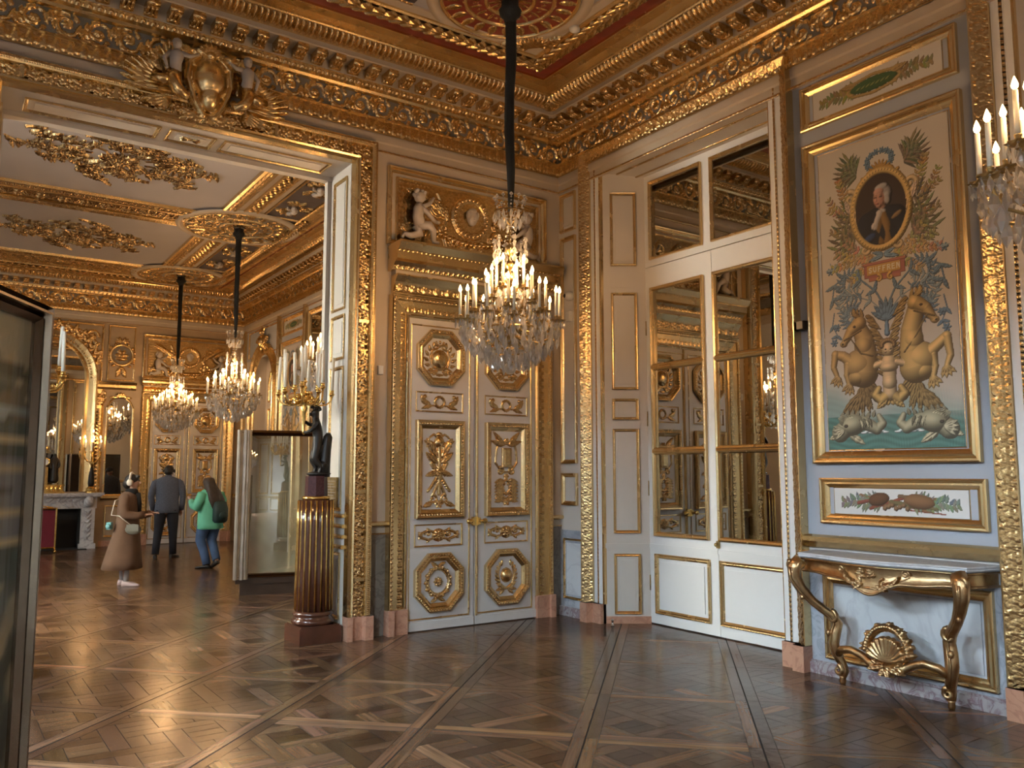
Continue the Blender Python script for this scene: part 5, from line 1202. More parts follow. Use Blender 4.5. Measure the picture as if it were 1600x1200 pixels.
def wall_right():
    m = MB(); T = TB
    # solid wall with the door recesses
    holes = [(-a, -b, 0, 4.95) for a, b in BAYS[:2]]
    slabs(m, T, -7.8, 5.1, holes, depth=.42); slabs(m, T, -YC - .1, -YF0 + .1, [(-19.22, -17.95, 0, 4.25)], depth=.42)
    for a, b in BAYS[:2]: m.box(-a - .05, -b + .05, 0, 5.0, -.50, -.47, 0, T)
    m.box(-19.3, -17.9, 0, 4.4, -.46, -.30, 0, T)
    root = struct('wall_right', m, ['cream'])
    g = MB(); w = MB(); mb_ = MB(); mw = MB(); bb = MB(); gb = MB(); ml = MB()
    # corner pier: four small panels
    for v0, v1 in ((4.41, 4.87), (1.70, 4.34), (1.23, 1.59)): gold_frame(g, -7.655, -7.375, v0, v1, T, .045, .03); w.box(-7.60, -7.43, v0 + .075, v1 - .075, 0, .008, 0, T)
    gold_frame(g, -7.63, -7.30, .19, .86, T, .03, .025); mb_.box(-7.7, -7.21, .08, .95, 0, .01, 0, T); ml.box(-7.7, -7.21, 0, .10, .01, .04, 0, T); mw.box(-7.58, -7.33, .24, .81, .008, .014, 0, T)
    # painted-panel bays
    for ya, yb in ((4.368, 2.822), (-.022, -1.568)):
        gb.box(-ya, -yb, 1.10, 4.91, 0, .004, 0, T)
        strip(g, -ya, -yb, [(1.0, 0), (1.0, .035), (1.03, .07), (1.05, .085), (1.085, .085), (1.10, .05), (1.10, 0)], T); strip(g, -ya, -yb, [(.935, 0), (.935, .02), (.95, .03), (.965, .02), (.965, 0)], T)
        mb_.box(-ya, -yb, .08, .94, 0, .01, 0, T); gold_frame(g, -ya + .145, -yb - .09, .135, .80, TR(T, w=.01), .075, .035); mw.box(-ya + .24, -yb - .185, .23, .705, .010, .018, 0, T)
        frame(mw, -ya + .215, -yb - .16, .205, .73, [(0, .01), (.0, .014), (.02, .012)], T)
        ml.box(-ya, -yb, 0, .085, .0, .045, 0, T); ml.box(-ya, -yb, .085, .10, .0, .03, 0, T)
    part('small_panel_moulding', g, 'gold', root); part('raised_panel', w, 'cream', root); part('grey_blue_ground', gb, 'grey_blue', root)
    part('blue_marble_dado', mb_, 'marble_blue', root); part('white_marble_panel', mw, 'marble_white', root); part('marble_skirting', ml, 'marble_violet', root)
    # far room: arched niche door, pilasters and panels
    g = MB(); w = MB(); n = MB()
    cu, R, vs = -18.58, .64, 3.60
    P = [(cu - R, .2), (cu - R, vs)] + [(cu - R * math.cos(a), vs + R * math.sin(a)) for a in np.linspace(.15, PI - .15, 12)] + [(cu + R, vs), (cu + R, .2)]
    pframe(g, P, [(0, .0), (0, .02), (.03, .05), (.06, .03), (.18, .05), (.22, .09), (.26, .09), (.28, 0)], T, closed=False)
    P2 = [(cu - R, vs)] + [(cu - R * math.cos(a), vs + R * math.sin(a)) for a in np.linspace(.1, PI - .1, 12)] + [(cu + R, vs), (cu + R, 4.3), (cu - R, 4.3)]
    Q = [(cu - R * math.cos(a), vs + R * math.sin(a)) for a in np.linspace(0, PI, 15)]
    for i in range(14): w.poly([(Q[i][0], Q[i][1], .001), (Q[i + 1][0], Q[i + 1][1], .001), (Q[i + 1][0], 4.3, .001), (Q[i][0], 4.3, .001)], 0, T)
    w.box(cu - R, cu + R, 0, 4.3, -.30, -.26, 0, T)
    pframe(g, [(cu - .42, 3.2), (cu + .42, 3.2), (cu + .42, 3.62), (cu + .3, 3.9), (cu, 4.02), (cu - .3, 3.9), (cu - .42, 3.62)], gp(.05, .03), TR(T, w=-.26)); gold_frame(g, cu - .42, cu + .42, .95, 3.05, TR(T, w=-.26), .05, .03); gold_frame(g, cu - .42, cu + .42, .2, .85, TR(T, w=-.26), .05, .03)
    for ua in (-19.95, -17.52, -15.96, -12.9): vstrip(g, .2, 4.95, [(ua - .06, 0), (ua - .06, .06), (ua - .02, .09), (ua + .02, .09), (ua + .06, .06), (ua + .06, 0)], T)
    gold_frame(g, -19.7, -17.66, 4.25, 4.87, T, .03, .03)
    for ua, ub in ((-17.40, -16.06), (-15.8, -13.0), (-12.7, -10.9)):
        if ua > -16.5: gold_frame(g, ua, ub, 1.2, 4.8, T, .09, .05); 
        strip(g, ua, ub, [(1.0, 0), (1.0, .035), (1.05, .085), (1.085, .085), (1.10, .05), (1.10, 0)], T)
    part('far_room_moulding', g, 'gold', root); part('niche_door', w, 'cream', root)
    n.box(-17.42, -16.04, 1.1, 4.9, 0, .004, 0, T); n.box(-19.9, -17.6, 4.2, 4.9, 0.002, .006, 0, T); part('grey_blue_ground', n, 'grey_blue', root)
    mi = MB(); mi.box(-15.7, -13.1, 1.3, 4.7, .002, .01, 0, T); part('wall_mirror', mi, 'mirror', root)
    c = MB(); band(c, T, .2, 3.6, cu - R - .05, .14, 'leafband', .16, .014, 0, .035, .7, vertical=True) if False else None
    for ua in (cu - R - .20, cu + R + .06): band(c, T, .2, 3.6, ua + .14, .14, 'leafband', .16, .014, 0, .04, .6, vertical=True)
    for ua in (-16.0,): band(c, T, .2, 4.9, ua + .07, .07, 'leafband', .10, .014, 0, .085, .6, vertical=True)
    ca = Cv(.8, .9, .012, -.4, -.45)
    for s in (-1, 1):
        ca.spiral(.16 * s, 0, .12, 1.4, PI / 2, s, .04, .02, 1.2)
        for k in range(6): ca.leaf(.1 * s, -.05 + .05 * k, PI / 2 - s * (.3 + .32 * k), .28, .05, 1.1)
    ca.ell(0, .12, .11, .16, 0, .13); ca.ell(0, .33, .07, .07, 0, .1)
    for k in range(5): ca.leaf(0, .35, PI / 2 + (k - 2) * .5, .14, .03, 1)
    c.hf(ca.H, .8, .9, TR(T, cu, 4.42, .05), ca.H > .003, 0, None, -.4, -.45); part('niche_carving', c, 'gold_carved', root)
wall_right()
painting('painted_panel', 'tall painted panel in the far room, left of the candle sconce', tall, TB, -16.73, 1.78, (5.95, 16.7, 1.68), frame_=(-17.37, -16.09, 1.67, 4.35, .095, .05))
painting('painted_panel', 'small painted panel at the top of the far room wall, above its tall panel', sm0, TB, -16.73, 4.545, (5.95, 16.7, 4.48), frame_=(-17.37, -16.09, 4.48, 4.86, .075, .04))
def arch_pts(cu, R, v0, vs, n=16, a0=0.0): return [(cu - R, v0)] + [(cu - R * math.cos(a), vs + R * math.sin(a)) for a in np.linspace(a0, PI - a0, n)] + [(cu + R, v0)]
def wall_far():
    T = TC; m = MB(); slabs(m, T, X0, X1 + .4, [], depth=.5); root = struct('wall_far', m, ['tan_gilt'])
    g = MB(); w = MB(); c = MB(); n = MB()
    cu = 1.77
    # arched overmantel mirror
    mi = MB(); P = arch_pts(cu, .80, 1.19, 3.66, 20); mi.poly([(a, b, .004) for a, b in P][::-1], 0, T)
    tm_ = thing('overmantel_mirror', 'tall arched mirror in a gilt frame over the marble fireplace', 'mirror', (cu, 20.2, 1.2), world=True); part('mirror_glass', mi, 'mirror', tm_)
    f = MB(); pframe(f, arch_pts(cu, .76, 1.19, 3.66, 20), [(0, 0), (0, .03), (.03, .07), (.08, .05), (.17, .10), (.22, .12), (.25, .10), (.26, 0)], T, closed=False, smooth=False); part('gilt_frame', f, 'gold', tm_)
    f = MB()
    for k in range(46):
        a = PI * k / 45; f.ball((cu - .88 * math.cos(a), 3.66 + .88 * math.sin(a), .085), (.022, .022, .015), 6, 4, 0, T)
    part('bead_row', f, 'gold_carved', tm_)
    cc = Cv(2.2, 1.35, .013, -1.1, 0); rs = np.random.RandomState(4)
    for s in (-1, 1):
        for k in range(9):
            a = .35 + k * .15; x, y = s * 1.06 * math.cos(a), .1 + 1.06 * math.sin(a); cc.leaf(x, y, a if s > 0 else PI - a, .24, .05, 1.0); cc.leaf(x, y, (a if s > 0 else PI - a) + .9, .2, .045, 1.0); cc.rosette(x, y, .06)
        cc.spiral(s * .86, 1.02, .14, 1.6, 0, s, .03, .015); cc.path([(s * .1, 1.25), (s * .4, 1.2), (s * .7, 1.1), (s * 1.0, .85)], .03, .02)
    for k in range(9): cc.leaf(0, 1.08, PI / 2 + (k - 4) * .4, .2, .04, 1.2)
    c.hf(cc.H, 2.2, 1.35, TR(T, cu, 3.56, .01), cc.H > .002, 0, None, -1.1, 0)
    gold_frame(g, cu - 1.1, cu + 1.1, 3.58, 4.86, T, .04, .04)
    for s in (-1, 1):
        x = lambda a: cu + s * a
        A = lambda a, b: tuple(sorted((x(a), x(b))))
        # medallion panel
        ua, ub = A(1.20, 1.76); gold_frame(g, ua, ub, 3.62, 4.86, T, .035, .03); mc = (ua + ub) / 2
        ring(g, mc, 4.20, .20, [(-.0, 0), (0, .03), (.02, .05), (.05, .05), (.06, 0)], T, 28); q = Cv(.56, 1.1, .012, -.28, -.55)
        q.rosette(0, .02, .13, 6, .4); q.ell(0, -.06, .12, .04, 0, .04)
        for e in (-1, 1):
            for k in range(6): q.leaf(.22 * e * math.cos(-1 + k * .4), .22 * math.sin(-1 + k * .4), PI / 2 * e * .0 + (-.6 + k * .4 if e > 0 else PI + .6 - k * .4), .11, .03, 1)
            for k in range(3): q.leaf(.02 * e, -.27 - .05 * k, -PI / 2 + e * .7, .13, .03, 1); q.leaf(.02 * e, .30, PI / 2 - e * (.3 + .5 * k), .14, .03, 1)
        q.ell(0, -.28, .05, .04, 0, .05); c.hf(q.H, .56, 1.1, TR(T, mc, 4.18, .012), q.H > .002, 0, None, -.28, -.55)
        w.loft([[(mc + .2 * math.cos(a), 4.20 + .2 * math.sin(a), h) for a in np.arange(24) * PI / 12] for h in (.0, .01)], 0, False, T)
        # entablature, pilaster, pier glass
        ua, ub = A(.98, 1.80); strip(g, ua, ub, [(3.42, 0), (3.42, .05), (3.46, .07), (3.47, .05), (3.52, .05), (3.53, .12), (3.58, .16), (3.58, 0)], T)
        ua, ub = A(.98, 1.16); vstrip(g, 1.10, 3.42, [(ua, 0), (ua, .04), (ua + .02, .06), (ua + .04, .03), (ub - .04, .03), (ub - .02, .06), (ub, .04), (ub, 0)], T)
        band(c, T, 1.2, 3.0, ub - .04, abs(ub - ua) - .08, 'leafband', .16, .014, 0, .03, .8, vertical=True); q = Cv(.26, .4, .011, -.13, -.2)
        for e in (-1, 1): q.spiral(.07 * e, .1, .05, 1.3, PI / 2, -e, .02, .012); [q.leaf(.01 * e, -.15, PI / 2 - e * k * .3, .24, .04, 1) for k in range(3)]
        c.hf(q.H, .26, .4, TR(T, (ua + ub) / 2, 3.22, .05), q.H > .002, 0, None, -.13, -.2)
        ua, ub = A(1.22, 1.78)
        t2 = thing('pier_mirror', ('narrow arched pier mirror between the marble fireplace and the far double door' if s > 0 else 'narrow arched pier mirror on the window side of the fireplace'), 'mirror', ((ua + ub) / 2, 20.2, 1.1), world=True)
        mi = MB(); P = [(ua + .03, 1.12), (ua + .03, 3.02), (ua + .10, 3.16), (ua + .2, 3.24), (ub - .2, 3.24), (ub - .10, 3.16), (ub - .03, 3.02), (ub - .03, 1.12)]; mi.poly([(a, b, .012) for a, b in P][::-1], 0, T); part('mirror_glass', mi, 'mirror', t2)
        f = MB(); pframe(f, P, [(-.005, 0), (-.005, .03), (.015, .045), (.035, .03), (.035, 0)], T, closed=True); part('gilt_frame', f, 'gold', t2)
        q = Cv(.5, .16, .01, -.25, 0); [q.leaf(0, .02, PI / 2 + k * .5, .13, .03, 1) for k in (-2, -1, 0, 1, 2)]; [q.leaf(.05 * e, .03, 0 if e > 0 else PI, .18, .03, 1) for e in (-1, 1)]; f = MB(); f.hf(q.H, .5, .16, TR(T, (ua + ub) / 2, 3.22, .03), q.H > .002, 0, None, -.25, 0); part('crest', f, 'gold_carved', t2)
        # dado
        ua, ub = A(1.24, 1.78) if s > 0 else A(1.24, 4.0); strip(g, ua - .05, ub + .02, [(1.0, 0), (1.0, .03), (1.04, .06), (1.08, .06), (1.10, .03), (1.10, 0)], T); gold_frame(g, ua + .04, ub - .04, .2, .88, T, .035, .03); n.box(ua - .05, ub + .02, 0, .12, 0, .03, 0, T)
    strip(g, 5.79, 5.95, [(1.0, 0), (1.0, .03), (1.04, .06), (1.08, .06), (1.10, .03), (1.10, 0)], T)
    part('far_wall_moulding', g, 'gold', root); part('far_wall_carving', c, 'gold_carved', root); part('medallion_ground', w, 'frieze_ground', root); part('marble_skirting', n, 'marble_pink', root)
wall_far()
def wall_windows():
    T = TL; holes = [(y - .8, y + .8, .3, 4.4) for y in WIN_NEAR + WIN_FAR]; m = MB(); slabs(m, T, YN - .3, YC + .3, holes, depth=.45)
    m.box(7.75, 8.25, 0, 5.78, -.1, .0, 0, T)
    g = MB()
    for ua, ub, v0, v1 in holes: gold_frame(g, ua - .16, ub + .16, v0 - .05, v1 + .16, T, .14, .06)
    root = struct('wall_left', m, ['cream']); part('window_surround', g, 'gold', root)
    for k, (ua, ub, v0, v1) in enumerate(holes):
        f = MB(); frame(f, ua, ub, v0, v1, [(0, -.30), (0, -.24), (.07, -.24), (.07, -.30)], T); mid = (ua + ub) / 2; f.box(mid - .05, mid + .05, v0, v1, -.30, -.23, 0, T)
        for j in (1, 2, 3, 4): v = v0 + (v1 - v0) * j / 5; f.box(ua + .05, ub - .05, v - .02, v + .02, -.29, -.25, 0, T)
        r = struct('window_%d' % (k + 1), f, ['white_paint']); p = MB(); p.box(ua + .05, ub - .05, v0 + .05, v1 - .05, -.275, -.270, 0, T); part('window_pane', p, 'window_glass', r)
wall_windows()
def wall_behind():
    m = MB(); slabs(m, TN, -X1 - .4, -X0 + .3, [], depth=.3); g = MB(); w = MB()
    for ua, ub in ((-5.6, -4.2), (-3.9, -1.4), (-1.1, 1.3), (1.5, 2.2)): gold_frame(g, ua, ub, 1.25, 4.75, TN, .09, .05); gold_frame(g, ua, ub, .15, .95, TN, .05, .03)
    strip(g, -X1, -X0, [(1.0, 0), (1.0, .035), (1.05, .085), (1.085, .085), (1.10, .05), (1.10, 0)], TN)
    root = struct('wall_front', m, ['cream']); part('gilt_moulding', g, 'gold', root)
    g = MB(); P = [(-OPN[1], 0), (-OPN[1], OPN[2]), (-OPN[0], OPN[2]), (-OPN[0], 0)]; pframe(g, P, [(0, 0), (0, .08), (.04, .10), (.1, .05), (.2, .08), (.25, 0)], TAF, closed=False)
    for ua, ub in ((-5.8, -3.7), (.2, 2.2)): gold_frame(g, ua, ub, 1.25, 4.75, TAF, .09, .05); gold_frame(g, ua, ub, .15, .95, TAF, .05, .03)
    struct('trim_9', g, ['gold'])
wall_behind()
# ================================================================== chandeliers, candelabra
def merge_many(mb, verts, faces, mats4, mat=0, smooth=False):
    V = np.asarray(verts); n = len(V)
    M_ = np.asarray(mats4); W = np.einsum('kij,nj->kni', M_[:, :3, :3], V) + M_[:, None, :3, 3]
    F = np.asarray(faces); FF = (F[None] + (np.arange(len(M_)) * n)[:, None, None]).reshape(-1, F.shape[1]); mb.add(W.reshape(-1, 3), FF, mat, smooth)
DROP_V = [(0, 0, 0), (0, 0, -1)] + [(.16 * math.cos(a), .09 * math.sin(a), -.34) for a in np.arange(6) * PI / 3] + [(.22 * math.cos(a), .12 * math.sin(a), -.62) for a in np.arange(6) * PI / 3]
DROP_T = [(0, 2 + i, 2 + (i + 1) % 6) for i in range(6)] + [(2 + i, 8 + i, 8 + (i + 1) % 6) for i in range(6)] + [(2 + i, 8 + (i + 1) % 6, 2 + (i + 1) % 6) for i in range(6)] + [(1, 8 + (i + 1) % 6, 8 + i) for i in range(6)]
BEAD_V = [(0, 0, 1), (0, 0, -1)] + [(math.cos(a), math.sin(a), .0) for a in np.arange(6) * PI / 3]
BEAD_T = [(0, 2 + i, 2 + (i + 1) % 6) for i in range(6)] + [(1, 2 + (i + 1) % 6, 2 + i) for i in range(6)]
def candle_parts(h=.20, r=.0115, mat='wax'):
    c = MB(); c.lathe([(r * 1.05, 0), (r, h * .98), (r * .5, h)], 10); f = MB(); f.lathe([(.002, 0), (.012, .010), (.015, .022), (.009, .042), (.001, .062)], 8); return c.mesh('candle', [mat]), f.mesh('flame', ['flame'])
CAN, FLM = candle_parts()
def pan_mesh(r=.05):
    p = MB(); n = 16; rings = []
    for q, z, k in ((.25, -.012, 0), (.8, -.004, .03), (1.0, .006, .12), (.95, .004, .12), (.3, .004, 0)): rings.append([(r * q * (1 + k * math.cos(8 * a)) * math.cos(a), r * q * (1 + k * math.cos(8 * a)) * math.sin(a), z) for a in np.arange(n) * 2 * PI / n])
    p.loft(rings, 0, False); p.lathe([(.010, -.02), (.014, .004), (.013, .03), (.016, .034), (.016, .04), (.004, .04)], 10); p.lathe([(.002, -.05), (.012, -.035), (.006, -.02)], 8); return p.mesh('drip_pan', ['brass_dark'])
PAN = pan_mesh()
ARMS = {}
def arm_mesh(r, dz):
    k = (round(r, 3), round(dz, 3))
    if k not in ARMS:
        m = MB(); P = [(.035, 0, .0), (r * .35, 0, -.05), (r * .62, 0, -.085), (r * .86, 0, -.055), (r * .98, 0, dz * .4 - .02), (r, 0, dz - .02)]
        Q = []
        for i in range(len(P) - 1):
            for t in (0, .5): Q.append(tuple(np.array(P[i]) * (1 - t) + np.array(P[i + 1]) * t))
        Q.append(P[-1]); m.tube(Q, [.008] * len(Q), 6); m.tube([(r * .5 + .035 * math.cos(a), 0, -.03 + .03 * math.sin(a)) for a in np.linspace(0, 5, 9)], .005, 5); ARMS[k] = m.mesh('arm', ['brass_dark'])
    return ARMS[k]
def chandelier(label):
    t = thing('chandelier', label, 'chandelier', (0, 0, 0), group='crystal chandeliers hanging on black sleeves')   # local z = world height
    m = MB(); m.lathe([(.075, 5.755), (.08, 5.69), (.10, 5.67), (.095, 5.63), (.06, 5.60), (.05, 5.55)], 14); P = []
    for z, r in ((5.56, .048), (5.2, .047), (4.9, .040), (4.55, .042), (4.2, .036), (3.98, .026), (3.84, .022)):
        P.append([(r * (1 + .12 * math.cos(5 * a + z * 3)) * math.cos(a) + .012 * math.sin(z * 5), r * (1 + .1 * math.sin(4 * a + z)) * math.sin(a), z) for a in np.arange(14) * 2 * PI / 14])
    m.loft(P, 0, True); part('fabric_sleeve', m, 'fabric_black', t)
    s = MB(); s.lathe([(.006, 3.86), (.012, 3.80), (.03, 3.78), (.006, 3.74), (.006, 3.62), (.02, 3.6), (.006, 3.56), (.006, 2.60)], 10)
    for z, r, h in ((3.50, .05, .06), (3.36, .04, .05), (3.24, .055, .07), (3.06, .06, .05), (2.92, .07, .05), (2.74, .05, .05)): s.lathe([(.006, z + h), (r, z + h * .3), (r * .9, z - h * .2), (.006, z - h)], 12)
    for r, z in ((.13, 3.83), (.11, 2.86), (.30, 2.80), (.19, 2.62)): ring(s, 0, 0, r, [(-.006, z - .006), (0, z + .006), (.006, z - .006)], np.eye(4), 28)
    for k in range(6): a = k * PI / 3; s.tube([(.02 * math.cos(a), .02 * math.sin(a), 2.92), (.16 * math.cos(a), .16 * math.sin(a), 2.72), (.30 * math.cos(a), .30 * math.sin(a), 2.80)], .006, 5); s.tube([(.0, 0, 3.72), (.13 * math.cos(a), .13 * math.sin(a), 3.83)], .004, 5)
    part('stem_and_cage', s, 'brass_dark', t)
    tiers = [(12, .425, 2.86, 0.0, .03), (10, .32, 2.95, .3, .03), (6, .20, 3.03, .1, .02), (4, .13, 3.15, .5, 0.0)]
    M4 = []; MB4 = []; lr = np.random.RandomState(11)
    def dm(x, y, z, L, w=1.0): M4.append(tm(x, y, z, lr.rand() * 6.28, .10 * lr.randn(), .10 * lr.randn()) @ np.diag([L * w, L * w, L, 1]))
    def bm(x, y, z, r): MB4.append(tm(x, y, z, lr.rand() * 6) @ np.diag([r, r, r * 1.1, 1]))
    for n, r, z, a0, dz in tiers:
        for k in range(n):
            a = a0 + 2 * PI * k / n; zz = z + (dz if k % 2 else -dz * .3); A_ = link('arm', arm_mesh(r, round(.10 + (dz if k % 2 else -dz * .3), 3)), t, (0, 0, z - .10)); A_.rotation_euler = (0, 0, a)
            x, y = r * math.cos(a), r * math.sin(a)
            link('drip_pan', PAN, t, (x, y, zz)); c = link('candle', CAN, t, (x, y, zz + .038)); f = link('flame', FLM, c, (0, 0, .198))
            for q in range(6): b = q * PI / 3; dm(x + .043 * math.cos(b), y + .043 * math.sin(b), zz - .005, .06 + .02 * lr.rand()); bm(x + .043 * math.cos(b), y + .043 * math.sin(b), zz - .008, .007)
            dm(x * .97, y * .97, zz - .05, .12, 1.1); bm(x * .97, y * .97, zz - .045, .018)
    for z, r, n, L in ((2.80, .40, 26, .12), (2.74, .36, 26, .13), (2.70, .31, 24, .13), (2.66, .26, 22, .13), (2.62, .21, 18, .12), (2.58, .16, 14, .11), (2.55, .11, 10, .10), (2.80, .30, 20, .10), (2.86, .22, 16, .12), (2.92, .12, 10, .14), (3.10, .09, 8, .12), (2.84, .42, 24, .09)):
        for k in range(n):
            a = 2 * PI * (k + lr.rand() * .5) / n; q = r * (1 + .05 * lr.randn()); dm(q * math.cos(a), q * math.sin(a), z + .015 * lr.randn(), L, 1.1); bm(q * math.cos(a), q * math.sin(a), z + .012, .010)
    for k in range(12):                                        # crown
        a = 2 * PI * k / 12; 
        for j in range(7): q = .13 - .013 * j + .01 * math.sin(j); bm(q * math.cos(a), q * math.sin(a), 3.93 - .028 * j, .009)
        dm(.13 * math.cos(a), .13 * math.sin(a), 3.84, .10); dm(.09 * math.cos(a), .09 * math.sin(a), 3.78, .10); bm(.135 * math.cos(a), .135 * math.sin(a), 3.955, .018)
        for j in range(12): v = j / 11.; q = .03 + .12 * math.sin(v * PI * .5) ** 2; bm(q * math.cos(a), q * math.sin(a), 3.70 - .45 * v, .006)
    d = MB(); merge_many(d, DROP_V, DROP_T, M4); merge_many(d, BEAD_V, BEAD_T, MB4); o = part('crystal_drops', d, 'crystal', t); o['kind'] = 'stuff'
    fin = MB(); fin.lathe([(.004, 0), (.02, .01), (.024, .035), (.008, .055), (.018, .075), (.02, .10), (.007, .125), (.014, .14), (.014, .165), (.004, .185)], 8, smooth=False); fin.loft([[(.028 * (1 if i % 2 else .6) * math.cos(i * PI / 8), w, .21 + .028 * (1 if i % 2 else .6) * math.sin(i * PI / 8)) for i in range(16)] for w in (-.008, .008)], 0, False)
    fm = fin.mesh('crystal_finial', ['crystal'])
    for k in range(6): a = 2 * PI * k / 6 + .2; f = link('crystal_finial', fm, t, (.135 * math.cos(a), .135 * math.sin(a), 3.37)); f.rotation_euler = (0, 0, a + 1)
    b = MB(); b.ball((0, 0, 2.475), .052, 14, 10, 0, smooth=False); b.lathe([(.004, 2.55), (.02, 2.54), (.012, 2.52)], 8); part('crystal_ball', b, 'crystal', t)
    return t
def glow(x, y, z, e, r=.05):
    l = bpy.data.lights.new('candle_light', 'POINT'); l.energy = e; l.color = CANDLE; l.shadow_soft_size = r; l.specular_factor = .5; o = bpy.data.objects.new('candle_light', l); COL.objects.link(o); o.location = (x, y, z)
CANDLE = (1.0, .56, .25)
CH0 = chandelier('nearest crystal chandelier in full view, lit, in front of the carved double door')
CHS = [(3.95, 5.8, None), (3.95, 1.42, 'lit crystal chandelier cut by the right edge of the picture'), (4.02, 9.75, 'lit crystal chandelier of the far room half hidden behind the doorway jamb'), (4.02, 14.15, 'lit crystal chandelier over the mirrored showcase in the far room'), (4.05, 18.4, 'farthest lit crystal chandelier, before the far double door'), (-.45, 10.3, 'lit crystal chandelier seen only reflected in the mirrored doors on the right'), (-.45, 1.6, 'lit crystal chandelier on the window side behind the viewpoint')]
E_CH = [64, 46, 54, 72, 78, 46, 40]
for k, (x, y, lab) in enumerate(CHS):
    o = CH0 if k == 0 else copy_tree(CH0)
    o.location = (x, y, 0); o.rotation_euler = (0, 0, .37 * k)
    if lab: o['label'] = lab
    for j in range(3): a = j * 2.094 + .5; glow(x + .20 * math.cos(a), y + .20 * math.sin(a), 3.22 + .06 * j, E_CH[k] / 3)

# ---- torcheres: fluted column, porphyry block, bronze satyr holding a candelabrum
def skinned(name, V, E, R, mat, parent, sub=2):
    me = bpy.data.meshes.new(name); me.from_pydata(V, E, []); o = link(name, me, parent); me.materials.append(MAT[mat])
    sk = o.modifiers.new('skin', 'SKIN'); sk.use_smooth_shade = True
    for i, s in enumerate(me.skin_vertices[0].data):
        r = R[i]; s.radius = (r, r) if not isinstance(r, tuple) else r; s.use_root = (i == 0)
    sb = o.modifiers.new('sub', 'SUBSURF'); sb.levels = sub; sb.render_levels = sub; return o
def torchere(x, y, label, lab2, rz=0):
    t = thing('fluted_column', label, 'pedestal column', (x, y, 0))
    m = MB(); m.box(-.205, .205, -.205, .205, 0, .155, 0); m.box(-.19, .19, -.19, .19, .155, .165, 0); part('plinth', m, 'mahogany', t)
    m = MB(); m.lathe([(.19, .165), (.205, .18), (.205, .205), (.185, .225), (.175, .24), (.19, .25), (.195, .265), (.18, .285), (.17, .29)], 40); part('torus_base', m, 'mahogany', t)
    m = MB(); g = MB(); N = 20; rings = []
    n = N * 6
    for z, r in ((.285, .176), (.7, .174), (1.1, .170), (1.335, .166)):
        a = np.arange(n) * 2 * PI / n; q = r * (1 - .075 * np.clip(np.sin(a * N / 2) ** 2 * 1.4 - .15, 0, 1)); rings.append(np.stack([q * np.cos(a), q * np.sin(a), np.full(n, z)], 1))
    m.loft(rings, 0, True); part('fluted_shaft', m, 'mahogany', t)
    for k in range(N): a = 2 * PI * (k) / N; g.tube([(r * math.cos(a), r * math.sin(a), z) for z, r in ((.295, .1735), (.7, .1725), (1.1, .1685), (1.33, .1645))], .0090, 6)
    part('gilt_fillet', g, 'gilt_bronze', t)
    g = MB(); g.lathe([(.125, 1.335), (.135, 1.345), (.135, 1.36), (.125, 1.37), (.118, 1.372)], 32); part('gilt_ring', g, 'gilt_bronze', t)
    m = MB(); m.loft([[(q * math.cos(a), q * math.sin(a), z) for a in np.arange(8) * PI / 4 + PI / 8] for z, q in ((1.372, .11), (1.565, .104))], 0, False); part('porphyry_block', m, 'porphyry', t)
    s = thing('candelabrum', lab2, 'candelabrum', (x, y, 1.565), rz)
    # figure leans against a trunk; local -x is towards the torch
    V = [(.0, 0, .30), (.005, 0, .38), (-.005, 0, .46), (-.015, 0, .53), (-.02, 0, .565), (-.03, 0, .615), (-.035, 0, .65),      # spine, neck, head
         (-.01, .045, .27), (-.045, .055, .16), (.0, .05, .07), (-.04, .055, .02), (-.075, .055, .005),                              # front leg
         (.0, -.04, .27), (-.03, -.05, .16), (.045, -.05, .09), (.02, -.05, .02), (-.02, -.05, .008),
         (-.01, .06, .51), (-.07, .08, .50), (-.12, .04, .53), (-.135, .01, .55), (-.01, -.06, .51), (-.06, -.08, .44), (-.11, -.04, .42), (-.13, -.0, .43)]
    E = [(0, 1), (1, 2), (2, 3), (3, 4), (4, 5), (5, 6), (0, 7), (7, 8), (8, 9), (9, 10), (10, 11), (0, 12), (12, 13), (13, 14), (14, 15), (15, 16), (3, 17), (17, 18), (18, 19), (19, 20), (3, 21), (21, 22), (22, 23), (23, 24)]
    R = [.058, .052, .058, .045, .026, .045, .035, .042, .038, .024, .018, .014, .042, .038, .024, .018, .014, .026, .021, .017, .012, .026, .021, .017, .012]
    skinned('satyr_figure', V, E, R, 'bronze', s)
    m = MB(); m.tube([(.06, 0, 0), (.075, .0, .12), (.085, 0, .26), (.10, 0, .38), (.105, 0, .42)], [.07, .055, .05, .045, .02], 9); m.ball((.02, 0, .02), (.12, .085, .025), 12, 6); m.ball((.09, .02, .2), (.04, .05, .05), 7, 5); m.ball((.06, -.03, .1), (.05, .04, .05), 7, 5); part('tree_trunk', m, 'bronze', s)
    m = MB(); m.ball((-.01, 0, .655), (.045, .042, .03), 9, 6)
    for k in range(10): m.ball((-.02 + .04 * math.cos(k * 1.9), .04 * math.sin(k * 1.9), .65 + .012 * (k % 3)), .016, 6, 4)
    m.tube([(.03, 0, .30), (.05, .01, .24), (.035, 0, .14)], [.05, .045, .03], 8); m.ball((-.075, 0, .605), (.012, .01, .014), 6, 4); part('hair_and_pelt', m, 'bronze', s)
    cx_ = -.135; m = MB(); m.lathe([(.004, .40), (.016, .42), (.012, .44), (.016, .52), (.022, .62), (.035, .66), (.02, .69), (.03, .72), (.05, .76), (.03, .80), (.018, .84), (.03, .86), (.008, .9)], 12, T=tm(cx_, 0, 0))
    A = []; B = []
